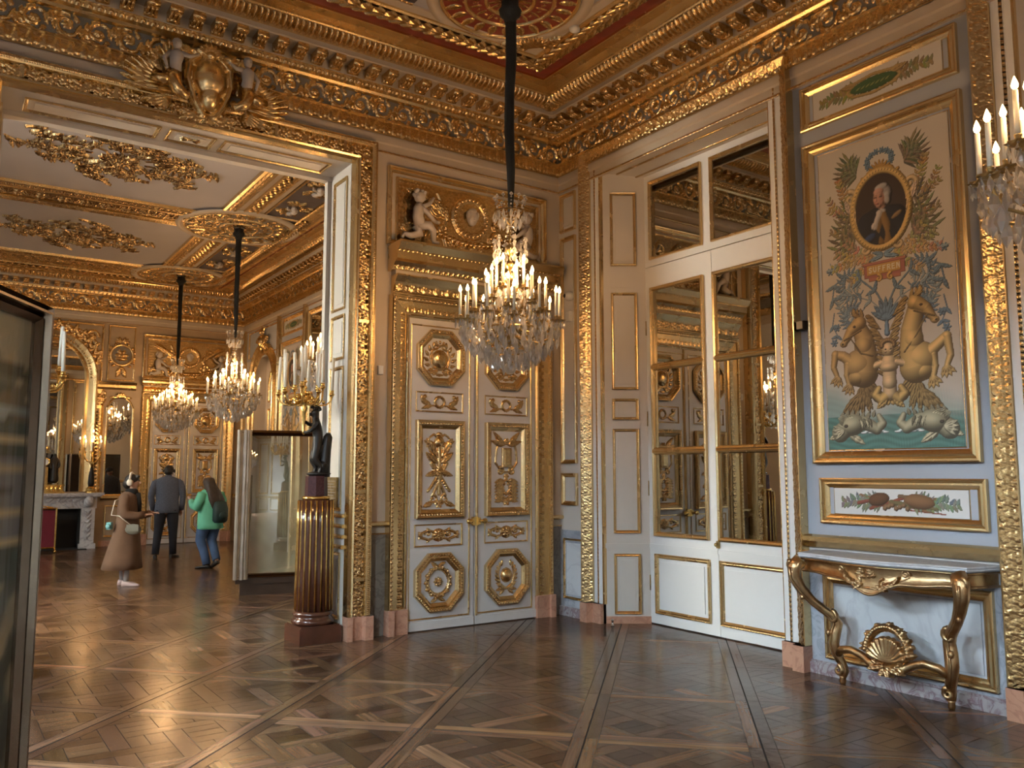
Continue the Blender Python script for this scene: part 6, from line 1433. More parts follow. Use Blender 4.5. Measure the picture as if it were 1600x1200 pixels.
    for k in range(10):
        a = 2 * PI * k / 10 + .2; r = .27 if k % 2 == 0 else .19; zt = .80 if k % 2 == 0 else .86
        m.tube([(cx_ + q * r * math.cos(a), q * r * math.sin(a), z) for q, z in ((.08, .74), (.3, .70), (.55, .69), (.8, .70), (.97, .74), (1.0, zt - .02))], [.010, .010, .009, .009, .009, .011], 7)
        m.tube([(cx_ + (.45 * r + .03 * math.cos(b)) * math.cos(a), (.45 * r + .03 * math.cos(b)) * math.sin(a), .735 + .03 * math.sin(b)) for b in np.linspace(0, 5.2, 8)], .006, 5)
        for e in (.35, .7): m.ball((cx_ + e * r * math.cos(a), e * r * math.sin(a), .725), (.018, .018, .022), 6, 4)
        m.lathe([(.012, zt - .02), (.026, zt), (.030, zt + .01), (.018, zt + .015), (.020, zt + .04), (.023, zt + .045), (.006, zt + .045)], 12, T=tm(cx_ + r * math.cos(a), r * math.sin(a), 0)); A.append((cx_ + r * math.cos(a), r * math.sin(a), zt + .04))
    for k in range(14): a = k * .9; m.ball((cx_ + .06 * math.cos(a), .06 * math.sin(a), .76 + .05 * math.sin(k * 2.3)), (.03, .03, .022), 6, 4)
    m.lathe([(.012, .9), (.026, .92), (.030, .93), (.018, .935), (.020, .96), (.006, .96)], 12, T=tm(cx_, 0, 0)); A.append((cx_, 0, .955)); part('gilt_branches', m, 'gilt_bronze', s)
    tc = MB(); tc.lathe([(.0155, 0), (.0145, .33), (.006, .335)], 10); tcm = tc.mesh('candle', ['wax'])
    for k, (a, b, c) in enumerate(A): o = link('candle', tcm, s, (a, b, c)); o.rotation_euler = (.03 * math.sin(k * 2), .035 * math.cos(k * 3), 0)
    return s
torchere(3.06, 7.85 + .0, 'fluted mahogany and gilt column beside the gilded doorway frame', 'bronze satyr holding up a gilt candelabrum on the column beside the doorway frame', rz=-.35)
torchere(.46, 7.79, 'fluted mahogany and gilt column half hidden behind the large foreground picture case', 'gilt candelabrum with two unlit candles showing right of the foreground picture case', rz=PI - .3)
# ================================================================== furniture and fittings
def console():
    t = thing('console_table', 'carved gilt console table with a pale marble top under the painted panel', 'console table', (5.95, 3.57, 0), world=True)
    T = WT((5.95, 3.57, 0), (0, -1, 0))
    def front(n=41, k=1.0):
        P = []
        for i in range(n):
            q = -1 + 2. * i / (n - 1); a = abs(q); s_ = 1 if q > 0 else -1
            if a > .86: u = s_ * (.62 + .10 * (a - .86) / .14) * k; w = .38 - .36 * ((a - .86) / .14) ** 1.6
            else: u = q / .86 * .62 * k; w = .38 + .055 * math.cos(a / .86 * PI) + .01
            P.append((u, w))
        return P
    F = front(); m = MB(); rings = []
    for v, d in ((.938, -.006), (.944, .004), (.952, .010), (.962, .006), (.966, .012), (.974, .012), (.978, .004)):
        rings.append([(u * (1 + d), v, max(w + d, .0)) for u, w in F] + [(.70, v, .0), (-.70, v, .0)])
    m.loft(rings, 0, False, T); part('marble_top', m, 'marble_white', t)
    # apron: curved carved rail with a deep centre
    m = MB(); A = []; nx = len(F)
    def low(u): return .835 - .085 * math.exp(-(u / .22) ** 2) - .02 * math.cos(u * 16) * math.exp(-(u / .4) ** 2)
    rows = []
    for tt in np.linspace(0, 1, 8): rows.append([(u * .965, .938 - tt * (.938 - low(u)), max(w - .018 - .02 * math.sin(tt * PI) + .012 * tt, .0)) for u, w in F])
    m.loft(rows, 0, True, T, cap=False, closed=False); m.loft([[(u, v, max(w - .03, 0)) for u, v, w in r] for r in rows[::-1]], 0, True, T, cap=False, closed=False); part('apron', m, 'gold_antique', t)
    c = Cv(.62, .20, .0045, -.31, -.10); rs = np.random.RandomState(9)
    for k in range(22): a = rs.rand() * 6.28; q = rs.rand() ** .5 * .06; c.rosette(-.03 + q * 1.3 * math.cos(a), .02 + q * .7 * math.sin(a), .018, 5, .9)
    for s in (-1, 1):
        c.spiral(.10 * s, -.05, .035, 1.3, PI / 2, s, .012, .007); c.path([(0, -.085), (.07 * s, -.09), (.13 * s, -.04), (.20 * s, -.03), (.27 * s, .01)], .012, .008); c.spiral(.25 * s, .03, .03, 1.4, 0, s, .010, .006); c.rosette(.25 * s, .035, .020)
        for k in range(4): c.leaf(.05 * s + .04 * k * s, -.06, (0 if s > 0 else PI) + .5 * s * (k - 1), .09, .02, 1.0)
    for j in range(c.ny): pass
    Wb = .38 + .055 * np.cos(np.clip(np.abs(c.X) / .62, 0, 1) * PI) + .01
    m = MB(); m.hf(np.where(c.H > .001, c.H * 2.2, 0) + (Wb[None, :] - .038), .62, .20, TR(T, 0, .865), c.H > .001, 0, None, -.31, -.10); part('apron_carving', m, 'gold_antique', t)
    m = MB(); m.tube([(u * .97, low(u) + .004, max(w - .008, .01)) for u, w in F], .010, 6, 0, T); m.tube([(u * .975, .930, max(w - .004, .01)) for u, w in F], .008, 6, 0, T); part('apron_bead', m, 'gold_antique', t)
    for s in (-1, 1):
        m = MB(); P = [(.63 - d, v, .39 - d) for d, v in ((.02, .93), (-.015, .87), (-.015, .79), (.02, .70), (.075, .61), (.135, .545), (.175, .505), (.20, .45), (.185, .38), (.175, .30), (.19, .22), (.215, .15), (.225, .10), (.215, .055))]
        R_ = [.055, .06, .052, .044, .038, .038, .042, .044, .047, .047, .042, .038, .042, .030]
        m.tube([(s * u, v, w) for u, v, w in P], R_, 10, 0, T, flat=.8)
        for off in (-.02, .02): m.tube([(s * (u + off * .4), v, w + r * .75 + off * .2) for (u, v, w), r in list(zip(P, R_))[1:12]], .009, 5, 0, T)
        m.lathe([(.018, 0), (.026, .02), (.022, .045), (.03, .06)], 10, T=T @ tm(s * .415, 0, .175, rx=-PI / 2)); part('leg', m, 'gold_antique', t)
        g = MB()
        def curl(u, v, w, R, a0, d): g.tube([(s * (u + R * (1 - .8 * q) * math.cos(a0 + d * q * 7)), v + R * (1 - .8 * q) * math.sin(a0 + d * q * 7), w) for q in np.linspace(0, 1, 14)], np.linspace(.02, .010, 14), 6, 0, T)
        curl(.45, .50, .23, .05, PI / 2, 1); curl(.66, .88, .42, .035, PI / 2, -1); curl(.42, .11, .22, .04, PI / 2, 1)
        for k in range(5): g.ball((s * (.65 - .012 * k), .84 - .05 * k, .425 - .012 * k), (.018, .022, .014), 6, 5, 0, T)
        for a in (-.5, -.25, 0, .25, .5): g.tube([(s * (.645 + .02 * math.sin(a)), .80, .40), (s * (.645 + .09 * math.sin(a)), .875, .42), (s * (.645 + .12 * math.sin(a)), .925, .405)], [.008, .016, .007], 5, 0, T)
        g.ball((s * .47, .38, .25), (.024, .03, .02), 7, 5, 0, T)
        part('leg_scroll', g, 'gold_antique', t)
    m = MB()
    for s in (-1, 1): m.tube([(s * .43, .22, .20), (s * .37, .27, .235), (s * .28, .285, .25), (s * .20, .26, .24), (s * .13, .22, .25), (0, .215, .27)], [.03, .03, .03, .03, .034, .036], 9, 0, T)
    part('stretcher', m, 'gold_antique', t)
    c = Cv(.44, .42, .005, -.22, -.12)
    for k in range(26): a = PI * (.02 + .96 * k / 25); c.ell(.165 * math.cos(a), .03 + .19 * math.sin(a), .028, .022, a, .05)
    for k in range(18): a = PI * (.05 + .9 * k / 17); c.leaf(.15 * math.cos(a), .02 + .17 * math.sin(a), a + .5 * math.sin(k * 2), .07, .022, 1.6)
    c.base = .03
    for k in range(11): a = PI * (.06 + .88 * k / 10); c.path([(.01 * math.cos(a), -.02), (.09 * math.cos(a), -.02 + .09 * math.sin(a)), (.135 * math.cos(a), -.01 + .145 * math.sin(a))], .007, .021, 1.0)
    for s in (-1, 1): c.spiral(.10 * s, -.065, .035, 1.3, PI / 2, s, .014, .008); c.leaf(0, -.05, (-.3 if s > 0 else PI + .3), .14, .03, 1.0); c.leaf(.0, -.07, (-1.0 if s > 0 else PI + 1.0), .08, .03, 1.0)
    m = MB(); TT = TR(T, .01, .27, .25) @ np.array(Matrix.Rotation(-.12, 4, 'X')); m.hf(c.H, .44, .42, TT, c.H > .001, 0, None, -.22, -.12); m.hf(-c.H * .5, .44, .42, TT, c.H > .001, 0, None, -.22, -.12); part('shell_ornament', m, 'gold_antique', t)
console()
# ---- small devices
def box_dev(name, label, cat, loc, T, sx, sy, sz, mat, lens=None):
    t = thing(name, label, cat, loc, world=True); m = MB(); v = [(-sx, -sy, 0), (sx, -sy, 0), (sx, sy, 0), (-sx, sy, 0)]
    m.loft([[(a * q, b * q, h) for a, b, _ in v] for q, h in ((1, 0), (1, sz * .8), (.85, sz))], 0, False, T); part('housing', m, mat, t)
    if lens: m = MB(); m.ball((lens[0], lens[1], sz * .75), lens[2], 12, 8, 0, T); part('lens', m, 'black_plastic', t)
TD = WT((5.95, 7.48, 3.63), (0, -1, 0)); t = thing('security_camera', 'white dome security camera with black eye on the corner pier right of the chandelier', 'security camera', (5.95, 7.48, 3.63), world=True)
m = MB(); m.lathe([(.05, 0), (.055, .03), (.05, .06), (.03, .085), (.004, .09)], 18, T=TD); part('housing', m, 'white_plastic', t); m = MB(); m.ball((-.012, 0, .07), .03, 12, 8, 0, TD); part('lens', m, 'black_plastic', t)
box_dev('motion_sensor', 'small white wall sensor just below the dome camera', 'sensor', (5.95, 7.485, 3.39), WT((5.95, 7.485, 3.39), (0, -1, 0)), .035, .06, .05, 'white_plastic')
box_dev('wall_camera', 'small black camera on the gilt frame left of the tall painted panel', 'camera', (5.93, 4.335, 2.82), WT((5.93, 4.32, 2.82), (0, -1, 0)), .035, .038, .07, 'black_plastic')
box_dev('thermostat', 'small white box on the cream wall between doorway frame and double door', 'thermostat', (3.645, 7.7, 2.63), WT((3.645, 7.7, 2.63), (1, 0, 0)), .03, .045, .03, 'white_plastic')
t = thing('smoke_detector', 'white round smoke detector on the ceiling beside the nearest rosette', 'smoke detector', (4.70, 5.82, ZC - .02), world=True); m = MB(); m.lathe([(.055, 0), (.05, .03), (.025, .045), (.004, .047)], 18, T=down(4.70, 5.82, ZC - .02)); part('housing', m, 'white_plastic', t)
t = thing('door_stop', 'small steel door stop at the foot of the mirrored door reveal', 'door stop', (5.93, 6.80, 0)); m = MB(); m.lathe([(.02, 0), (.02, .01), (.012, .015), (.012, .05), (.016, .055), (.014, .07), (.004, .072)], 12); part('post', m, 'steel', t)
t = thing('information_board', 'small grey-brown text board fixed on the doorway jamb behind the column', 'board', (3.3, 8.02, 1.22), world=True); TJ = WT((3.3, 8.02, 1.25), (0, -1, 0)); m = MB(); m.box(-.17, .17, 0, .30, .005, .03, 0, TJ); part('panel', m, 'brass_dark', t)
m = MB(); [m.box(-.14, .14 - .05 * (k % 2), .26 - .028 * k, .264 - .028 * k, .03, .0315, 0, TJ) for k in range(8)]; part('text_lines', m, 'cream', t)

# ---- glazed picture cases
def picture_case(label, corner, az, L, z0, z1, mirrored, paint, seed, fr=.11):
    """corner = lower left (far case) or right (near case) corner on the floor, az = direction of the face to the right"""
    d = np.array([math.sin(az), math.cos(az), 0]); t = thing('picture_case', label, 'showcase', (corner[0], corner[1], 0), world=True)
    T = WT((corner[0], corner[1], 0), d)
    m = MB(); m.box(.06, L - .06, 0, .15, -.42, -.02, 0, T); m.box(.0, L, .15, z0 + .02, -.46, .0, 0, T); part('plinth', m, 'base_dark', t)
    g = MB(); W_ = fr; k_ = W_ / .11; P = [(0, -.34), (-.02, -.30), (-.02, -.22), (.0, -.2), (.0, -.05), (.012, -.04), (.012, .0), (.03 * k_, .025), (.042 * k_, .005), (.055 * k_, .03), (.066 * k_, .03), (.075 * k_, .0), (.085 * k_, .012), (W_, -.004), (W_, -.016)]
    if mirrored:
        W_ = .065; frame(g, 0, L, z0, z1, [(0, -.34), (-.02, -.30), (-.02, -.22), (.0, -.2), (.0, -.02), (.02, .02), (.04, .0), (.055, .02), (W_, 0), (W_, -.04)], T); part('metal_frame', g, 'bronze_frame', t)
        g = MB(); vstrip(g, z0 - .01, z1 + .01, [(-.03, -.1), (-.03, .02), (-.01, .045), (.01, .045), (.02, .02), (.045, .015), (.055, .04), (.085, .045), (.10, .02), (.12, .02), (.13, .035), (.15, .03), (.16, .0), (.16, -.05)], T); part('reeded_post', g, 'silver_frame', t)
    else: frame(g, 0, L, z0, z1, P, T); part('metal_frame', g, 'silver_dark', t)
    b = MB(); b.box(.01, L - .01, z0 + .01, z1 - .01, -.36, -.10, 0, T); part('case_back', b, 'base_dark', t)
    w, h = L - 2 * W_, z1 - z0 - 2 * W_
    c = Cv(w, h, .02 if not mirrored else .02, 0, 0); rs = np.random.RandomState(seed); X = c.X[None] + 0 * c.Y[:, None]; Y = c.Y[:, None] + 0 * c.X[None]
    nz = np.zeros_like(X)
    for k in range(1, 26): nz += rs.randn() * np.sin(X * k * 1.9 + rs.rand() * 9 + Y * rs.randn() * 5) * np.cos(Y * k * 1.4 + rs.rand() * 9) / k ** .6
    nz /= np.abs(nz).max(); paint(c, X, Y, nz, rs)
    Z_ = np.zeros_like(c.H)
    m = MB(); m.hf(Z_, w, h, TR(T, W_, z0 + W_, -.03 if mirrored else -.014), None, 0, c.C.astype(np.float32)); part('painting', m, 'painted', t)  # picture colours; both cases carry painted reflections of the room
    if mirrored: Z_ = .055 * (1 - ((X - w / 2) / (w / 2)) ** 2 * .4 - ((Y - h / 2) / (h / 2)) ** 2 * .6)     # the acrylic sheet bulges slightly
    m = MB(); m.hf(Z_ - .0, w, h, TR(T, W_, z0 + W_, -.008 if not mirrored else -.03), None, 0, smooth=True); part('cover_sheet', m, 'cover_glass' if mirrored else 'cover_glass_soft', t)
    return t
def paint_pale_reflection(c, X, Y, nz, rs): 
    b = np.array([.74, .72, .50]); c.C[:] = b * (1 + .35 * nz)[..., None]; top = np.clip((Y - 1.15) / .5, 0, 1)[..., None]; c.C[:] = c.C * (1 - top) + np.array([.30, .26, .17]) * (1 + .6 * nz)[..., None] * top  # bright lower part and dim top: the room's reflection painted in
def paint_dark(c, X, Y, nz, rs):
    h = c.h; c.C[:] = np.array([.075, .085, .068]) * (1 + .8 * nz)[..., None]; f = np.clip(nz * 4.5 - .35, 0, 1)[..., None]; c.C[:] = c.C * (1 - f) + np.array([.50, .46, .32]) * f
    sky = np.clip((Y - h * .72) / .3, 0, 1)[..., None]; c.C[:] = c.C * (1 - sky * .5) + np.array([.10, .11, .10]) * sky * .5
    c.over = True
    for k in range(90): f_ = .25 + .9 * rs.rand(); c.col = tuple(q * f_ for q in ((.40, .37, .26) if k % 3 else (.10, .12, .09))); c.ell(c.w * rs.rand(), h * (.84 + .16 * rs.rand()), .06 + .16 * rs.rand(), .008 + .022 * rs.rand(), rs.randn() * .25, 0)
    for k in range(12): f_ = .5 + .8 * rs.rand(); c.col = tuple(q * f_ for q in (.36, .45, .48)); c.ell(c.w * (.55 + .45 * rs.rand()), h * (.845 + .02 * rs.rand()), .12, .009, rs.rand() * .3 - .15, 0)
    c.col = (.05, .075, .07); c.rect(0, c.w, h * .60, h * .84)  # from here the room's reflected dado and gilt stripes, painted over the picture
    for v, hh in ((.775, .03), (.715, .085), (.665, .07)): c.col = (.19, .21, .24); c.rect(0, c.w, h * v, h * v + hh)
    for k in range(30): c.col = (.09, .10, .10); c.ell(c.w * rs.rand(), h * (.732 + .01 * rs.rand()), .10, .012, 0, 0)
    for v, hh, q in ((.812, .014, .55), (.795, .008, .30), (.768, .010, .42), (.705, .012, .5), (.660, .012, .55), (.648, .006, .3)): c.col = (q, q * .9, q * .6); c.rect(0, c.w, h * v, h * v + hh)
    c.over = False; gl_ = np.exp(-((Y - h * .56) / .09) ** 2)[..., None] * .5; c.C[:] = np.clip((c.C * (1 - gl_) + np.array([.20, .25, .26]) * gl_) * 1.5, 0, 1)  # pale band: reflected glow painted into the colour
    low = np.clip((h * .50 - Y) / .2, 0, 1)[..., None]; c.C[:] = c.C * (1 - .6 * low) + np.array([.035, .045, .05]) * .6 * low
picture_case('framed glazed showcase with a reflecting sheet standing in the far room', (3.285, 11.19), math.radians(106), 1.50, .215, 2.15, True, paint_pale_reflection, 2, fr=.15)
D0 = np.array([math.sin(math.radians(28.3)), math.cos(math.radians(28.3))]); cr = np.array([.245, 2.80]); L0 = 1.9; c0 = cr - D0 * L0
picture_case('huge dark glazed painting case cut by the left edge of the picture', (c0[0], c0[1]), math.radians(28.3), L0, .12, 2.10, False, paint_dark, 5, fr=.07)

# ---- fireplace and its ornaments
def fireplace():
    T = WT((1.77, 20.2, 0), (1, 0, 0)); t = thing('fireplace', 'white marble fireplace with carved jambs under the arched mirror', 'fireplace', (1.77, 20.2, 0), world=True)
    m = MB(); 
    m.box(-1.20, 1.20, 1.115, 1.165, 0, .50, 0, T); m.box(-1.16, 1.16, 1.085, 1.115, 0, .46, 0, T); part('mantelshelf', m, 'marble_mantel', t)
    m = MB(); m.box(-1.08, 1.08, .84, 1.085, 0, .36, 0, T); part('lintel', m, 'marble_mantel', t)
    for s in (-1, 1):
        m = MB(); m.box(min(s * .76, s * 1.08), max(s * .76, s * 1.08), 0.0, .10, 0, .44, 0, T); m.box(min(s * .79, s * 1.05), max(s * .79, s * 1.05), .10, .90, 0, .38, 0, T); m.tube([(s * .92, .9, .40), (s * .92, .98, .42), (s * .92, 1.05, .44), (s * .92, 1.075, .40)], [.09, .10, .09, .05], 10, 0, T)
        c = Cv(.2, .7, .012, -.1, 0); [c.leaf((-1) ** k * .01, .05 + .05 * k, PI / 2 + (-1) ** k * .7, .11, .03, 1) for k in range(12)]; m.hf(c.H, .2, .7, TR(T, s * .92, .14, .38), c.H > .002, 0, None, -.1, 0); part('jamb', m, 'marble_mantel', t)
    c = Cv(2.0, .2, .012, -1.0, -.1)
    for s in (-1, 1):
        for k in range(6): c.leaf(s * (.1 + .13 * k), .02 * (-1) ** k, (0 if s > 0 else PI) + .5 * (-1) ** k, .2, .05, .9)
        c.spiral(s * .45, 0, .07, 1.3, 0, s, .02, .01); c.spiral(s * .8, 0, .07, 1.3, 0, s, .02, .01)
    c.rosette(0, 0, .09); m = MB(); m.hf(c.H, 2, .2, TR(T, 0, .965, .36), c.H > .002, 0, None, -1, -.1); part('lintel_carving', m, 'marble_mantel', t)
    m = MB(); m.box(-.76, .76, 0, .84, 0.0, .02, 0, T); m.box(-.80, -.76, 0, .84, 0, .3, 0, T); m.box(.76, .80, 0, .84, 0, .3, 0, T); m.box(-.9, .9, 0, .012, 0, .6, 0, T); part('hearth', m, 'soot', t)
fireplace()
def screen():
    t = thing('fire_screen', 'crimson fire screen in a gilt frame before the dark hearth', 'fire screen', (1.77, 19.25, 0)); T = WT((0, 0, 0), (1, 0, 0))
    m = MB(); m.box(-.25, .25, .11, .84, -.01, .01, 0, T); part('cloth_panel', m, 'crimson', t)
    g = MB(); frame(g, -.28, .28, .08, .89, [(0, -.02), (0, .02), (.012, .03), (.03, .012), (.03, -.02)], T); frame(g, -.28, .28, .08, .89, [(0, -.02), (.03, -.02)], T); g.tube([(-.2, .89, 0), (0, .925, 0), (.2, .89, 0)], .014, 6, 0, T); part('gilt_frame', g, 'gilt_bronze', t)
    for s in (-1, 1): g = MB(); g.tube([(s * .265, .09, 0), (s * .265, .02, 0)], .018, 6, 0, T); g.tube([(s * .265, .02, -.16), (s * .265, .045, -.05), (s * .265, .045, .05), (s * .265, .02, .16)], .018, 6, 0, T); part('foot', g, 'gilt_bronze', t)
screen()
MZ = 1.165
t = thing('mantel_clock', 'gilt and dark bronze clock with globe and standing figure on the mantelshelf', 'clock', (1.86, 19.93, MZ))
m = MB(); m.box(-.36, .36, -.12, .12, 0, .05); m.box(-.33, .33, -.11, .11, .05, .15); m.box(-.36, .36, -.12, .12, .15, .18); [m.lathe([(.02, .05), (.028, .09), (.015, .15)], 8, T=tm(-.28 + .08 * k, -.115, 0)) for k in range(8)]; part('gilt_base', m, 'gilt_bronze', t)
m = MB(); m.box(-.16, .04, -.08, .08, .18, .55); m.lathe([(.08, .55), (.05, .60), (.03, .8), (.05, .84)], 12, T=tm(-.06, 0, 0)); part('clock_case', m, 'brass_dark', t)
m = MB(); m.lathe([(.085, 0), (.09, .012), (.07, .02), (.068, .012)], 20, T=tm(-.02, -.08, .65, rx=PI / 2)); m.ball((-.06, 0, .93), .09, 14, 10); part('globe_and_bezel', m, 'gilt_bronze', t)
m = MB(); m.lathe([(.066, 0), (.066, .016)], 20, T=tm(-.02, -.08, .65, rx=PI / 2)); part('dial', m, 'white_paint', t)
skinned('standing_figure', [(.16, 0, .45), (.16, 0, .58), (.16, 0, .70), (.16, 0, .76), (.165, -.01, .83), (.15, 0, .20), (.17, .0, .30), (.09, 0, .68), (.07, -.05, .56), (.10, -.09, .50), (.23, 0, .68), (.25, -.04, .56), (.2, -.08, .52)], [(0, 1), (1, 2), (2, 3), (3, 4), (0, 6), (6, 5), (2, 7), (7, 8), (8, 9), (2, 10), (10, 11), (11, 12)], [.085, .075, .075, .03, .05, .10, .095, .04, .03, .02, .04, .03, .02], 'bronze', t)
def mantel_candelabrum(x, label):
    t = thing('mantel_candelabrum', label, 'candelabrum', (x, 19.87, MZ)); m = MB(); m.lathe([(.11, 0), (.11, .03), (.09, .05), (.10, .09), (.07, .11), (.05, .14)], 8, smooth=False); m.lathe([(.02, .52), (.03, .6), (.05, .64), (.03, .7), (.02, .85)], 12)
    A = []
    for k in range(6):
        a = k * PI / 3 + .3; r = .17; z = .85 + .08 * (k % 2); m.tube([(.02 * math.cos(a), .02 * math.sin(a), .66), (.1 * math.cos(a), .1 * math.sin(a), .66), (r * math.cos(a), r * math.sin(a), .75), (r * math.cos(a), r * math.sin(a), z)], .012, 6); m.lathe([(.01, z), (.03, z + .01), (.02, z + .03)], 8, T=tm(r * math.cos(a), r * math.sin(a), 0)); A.append((r * math.cos(a), r * math.sin(a), z + .03))
    m.lathe([(.02, .85), (.02, 1.05), (.03, 1.06), (.02, 1.09)], 8); A.append((0, 0, 1.09)); part('gilt_branches', m, 'gilt_bronze', t); b = MB(); b.lathe([(.05, .13), (.065, .2), (.055, .36), (.035, .5), (.04, .53)], 14); part('dark_baluster', b, 'bronze', t)
    for p in A: c = link('candle', CAN, t, p); link('flame', FLM, c, (0, 0, .198))
    glow(x, 19.87, MZ + 1.2, 9)
mantel_candelabrum(2.72, 'lit gilt candelabrum with dark baluster at the right end of the mantelshelf'); mantel_candelabrum(.82, 'lit gilt candelabrum at the left end of the mantelshelf, behind the foreground case')
# ---- curtains of the windows (seen in the reflections)
def curtain(x, y, label, flip):
    t = thing('curtain', label, 'curtain', (x, y, 0)); m = MB(); rings = []
    for z in (.02, .8, 1.5, 1.9, 2.3, 3.4, 4.7):
        wd = .42 - .26 * math.exp(-((z - 1.5) / .5) ** 2); rings.append([(.05 + .045 * math.sin(k * 1.35), flip * (-.21 + wd * 0 + k * wd / 20. + (0)), z) for k in range(21)])
    m.loft(rings, 0, True, cap=False, closed=False); m.loft([[(a + .012, b, c) for a, b, c in r] for r in rings][::-1], 0, True, cap=False, closed=False); part('cloth', m, 'curtain_blue', t)
pmat('curtain_blue', (.03, .05, .16), .7, noise=.2, nscale=4)
for k, yc in enumerate(WIN_NEAR[:2]):
    for s in (-1, 1): curtain(-2.33, yc + s * .80, ('blue curtain on the %s side of the %s window of the near room' % (('far', 'near')[s < 0], ('doorway', 'middle')[k])), -s)
# ================================================================== people
pmat('skin', (.52, .32, .24), .5); pmat('skin_dark', (.36, .20, .14), .5)
pmat('coat_brown', (.19, .11, .07), .9, noise=.15, nscale=6, bump=.2, bscale=90); pmat('tweed_blue', (.12, .145, .21), .9, noise=.2, nscale=40, bump=.2, bscale=120)
pmat('navy', (.018, .022, .036), .85, noise=.2, nscale=8); pmat('denim', (.07, .13, .27), .8, noise=.25, nscale=7); pmat('mint', (.16, .58, .40), .75, noise=.15, nscale=5)
pmat('hair_black', (.012, .009, .008), .45, bump=.5, bscale=60); pmat('hair_brown', (.055, .035, .025), .5, noise=.4, nscale=20, bump=.6, bscale=50); pmat('shoe_black', (.012, .012, .013), .35); pmat('shoe_pink', (.62, .50, .52), .6); pmat('backpack', (.012, .035, .035), .6)
pmat('bag_grey', (.20, .20, .17), .5); pmat('cyan_plastic', (.25, .62, .72), .4); pmat('ivory', (.78, .72, .62), .5); pmat('scarf_black', (.012, .012, .014), .95); pmat('sock', (.6, .6, .66), .8)
def person(label, x, y, fwd, h=1.75):
    return thing('person', label, 'person', (x, y, 0), math.atan2(-fwd[0], fwd[1]))
def body(t, s, skin, hip, legs, arms, head, lean=(0, 0), hands=True):
    """legs/arms: left then right lists of joints; local +y is forward, +x the person's right"""
    hx, hy, hz = hip; nk = (head[0] * .85, head[1] * .7 - .01, head[2] - .15 * s)
    V = [hip, (hip[0] + lean[0] * .3, hip[1] + lean[1] * .3, hz + .14 * s), (hip[0] + lean[0] * .7, hip[1] + lean[1] * .7, hz + .30 * s), (hip[0] + lean[0], hip[1] + lean[1], hz + .45 * s), nk, (head[0], head[1], head[2] - .08 * s), (head[0], head[1] + .005, head[2]), (head[0], head[1] - .01, head[2] + .06 * s)]
    R = [(.15 * s, .11 * s), (.13 * s, .10 * s), (.14 * s, .105 * s), (.13 * s, .09 * s), .052 * s, .055 * s, (.078 * s, .092 * s), (.065 * s, .078 * s)]; E = [(i, i + 1) for i in range(7)]
    for L in legs:
        k = len(V); V += L; R += [.085 * s, .060 * s, .038 * s, .035 * s, .028 * s][:len(L)]; E += [(0, k)] + [(k + i, k + i + 1) for i in range(len(L) - 1)]
    for A in arms:
        k = len(V); V += A; R += [.042 * s, .038 * s, .028 * s, .026 * s][:len(A)]; E += [(3, k)] + [(k + i, k + i + 1) for i in range(len(A) - 1)]
        a, b = np.array(A[-2]), np.array(A[-1]); d = (b - a) / np.linalg.norm(b - a); sd = np.cross(d, (0, 0, 1)); sd /= np.linalg.norm(sd) + 1e-6; up = np.cross(sd, d); root = len(V) - 1
        for j, (o, ln) in enumerate(((-.024, .062), (-.008, .074), (.009, .070), (.025, .056))):
            k = len(V); p = b + sd * o * s + d * .03 * s; q = p + (d * ln * .5 - up * .006) * s; w = q + (d * .6 - up * .8) * ln * .5 * s; V += [tuple(p), tuple(q), tuple(w)]; R += [.010 * s, .0085 * s, .007 * s]; E += [(root, k), (k, k + 1), (k + 1, k + 2)]
        k = len(V); p = b - sd * .03 * s; V += [tuple(p), tuple(p + (d * .03 - up * .02) * s)]; R += [.011 * s, .009 * s]; E += [(root, k), (k, k + 1)]
    o = skinned('body', V, E, R, skin, t); f = MB(); hd = head
    f.ball((hd[0], hd[1] + .094 * s, hd[2] - .008 * s), (.012 * s, .020 * s, .020 * s), 7, 5); 
    for e in (-1, 1): f.ball((hd[0] + e * .082 * s, hd[1], hd[2]), (.012 * s, .02 * s, .03 * s), 7, 5)
    part('nose_and_ears', f, skin, t); f = MB()
    for e in (-1, 1): f.ball((hd[0] + e * .030 * s, hd[1] + .082 * s, hd[2] + .018 * s), (.012 * s, .006 * s, .006 * s), 6, 4); f.ball((hd[0] + e * .030 * s, hd[1] + .084 * s, hd[2] + .034 * s), (.017 * s, .006 * s, .004 * s), 6, 4)
    part('eyes_and_brows', f, 'hair_black', t); f = MB(); f.ball((hd[0], hd[1] + .086 * s, hd[2] - .048 * s), (.024 * s, .008 * s, .008 * s), 7, 5); part('mouth', f, 'crimson', t)
def ell_loft(mb, rings, n=18, wob=0.0, mat=0, cap=True):
    R = []
    for j, (x, y, z, rx, ry, *a) in enumerate(rings):
        r = a[0] if a else 0; q = []
        for i in range(n):
            t = 2 * PI * i / n; k = 1 + wob * math.sin(5 * t + j * .5); u, v = rx * k * math.cos(t), ry * k * math.sin(t); q.append((x + u * math.cos(r) - v * math.sin(r), y + u * math.sin(r) + v * math.cos(r), z))
        R.append(q)
    mb.loft(R, mat, True, None, cap)
def shoe(t, x, y, az, mat, heel=0.0, L=.27, pitch=0.0, z=0.0):
    m = MB(); R = []
    for q, w, hh in ((-.30, .025, .045), (-.27, .035, .075), (-.12, .038, .085), (.05, .036, .07), (.25, .045, .05), (.5, .043, .04), (.64, .03, .03), (.70, .010, .015)):
        yy = q * L; R.append([(w * math.cos(a), yy, max(hh * .5 + hh * .5 * math.sin(a) + .0, 0) if math.sin(a) > -.5 else 0.0) for a in np.arange(12) * PI / 6])
    m.loft(R, 0, True, tm(x, y, z, az, pitch)); part('shoe', m, mat, t)
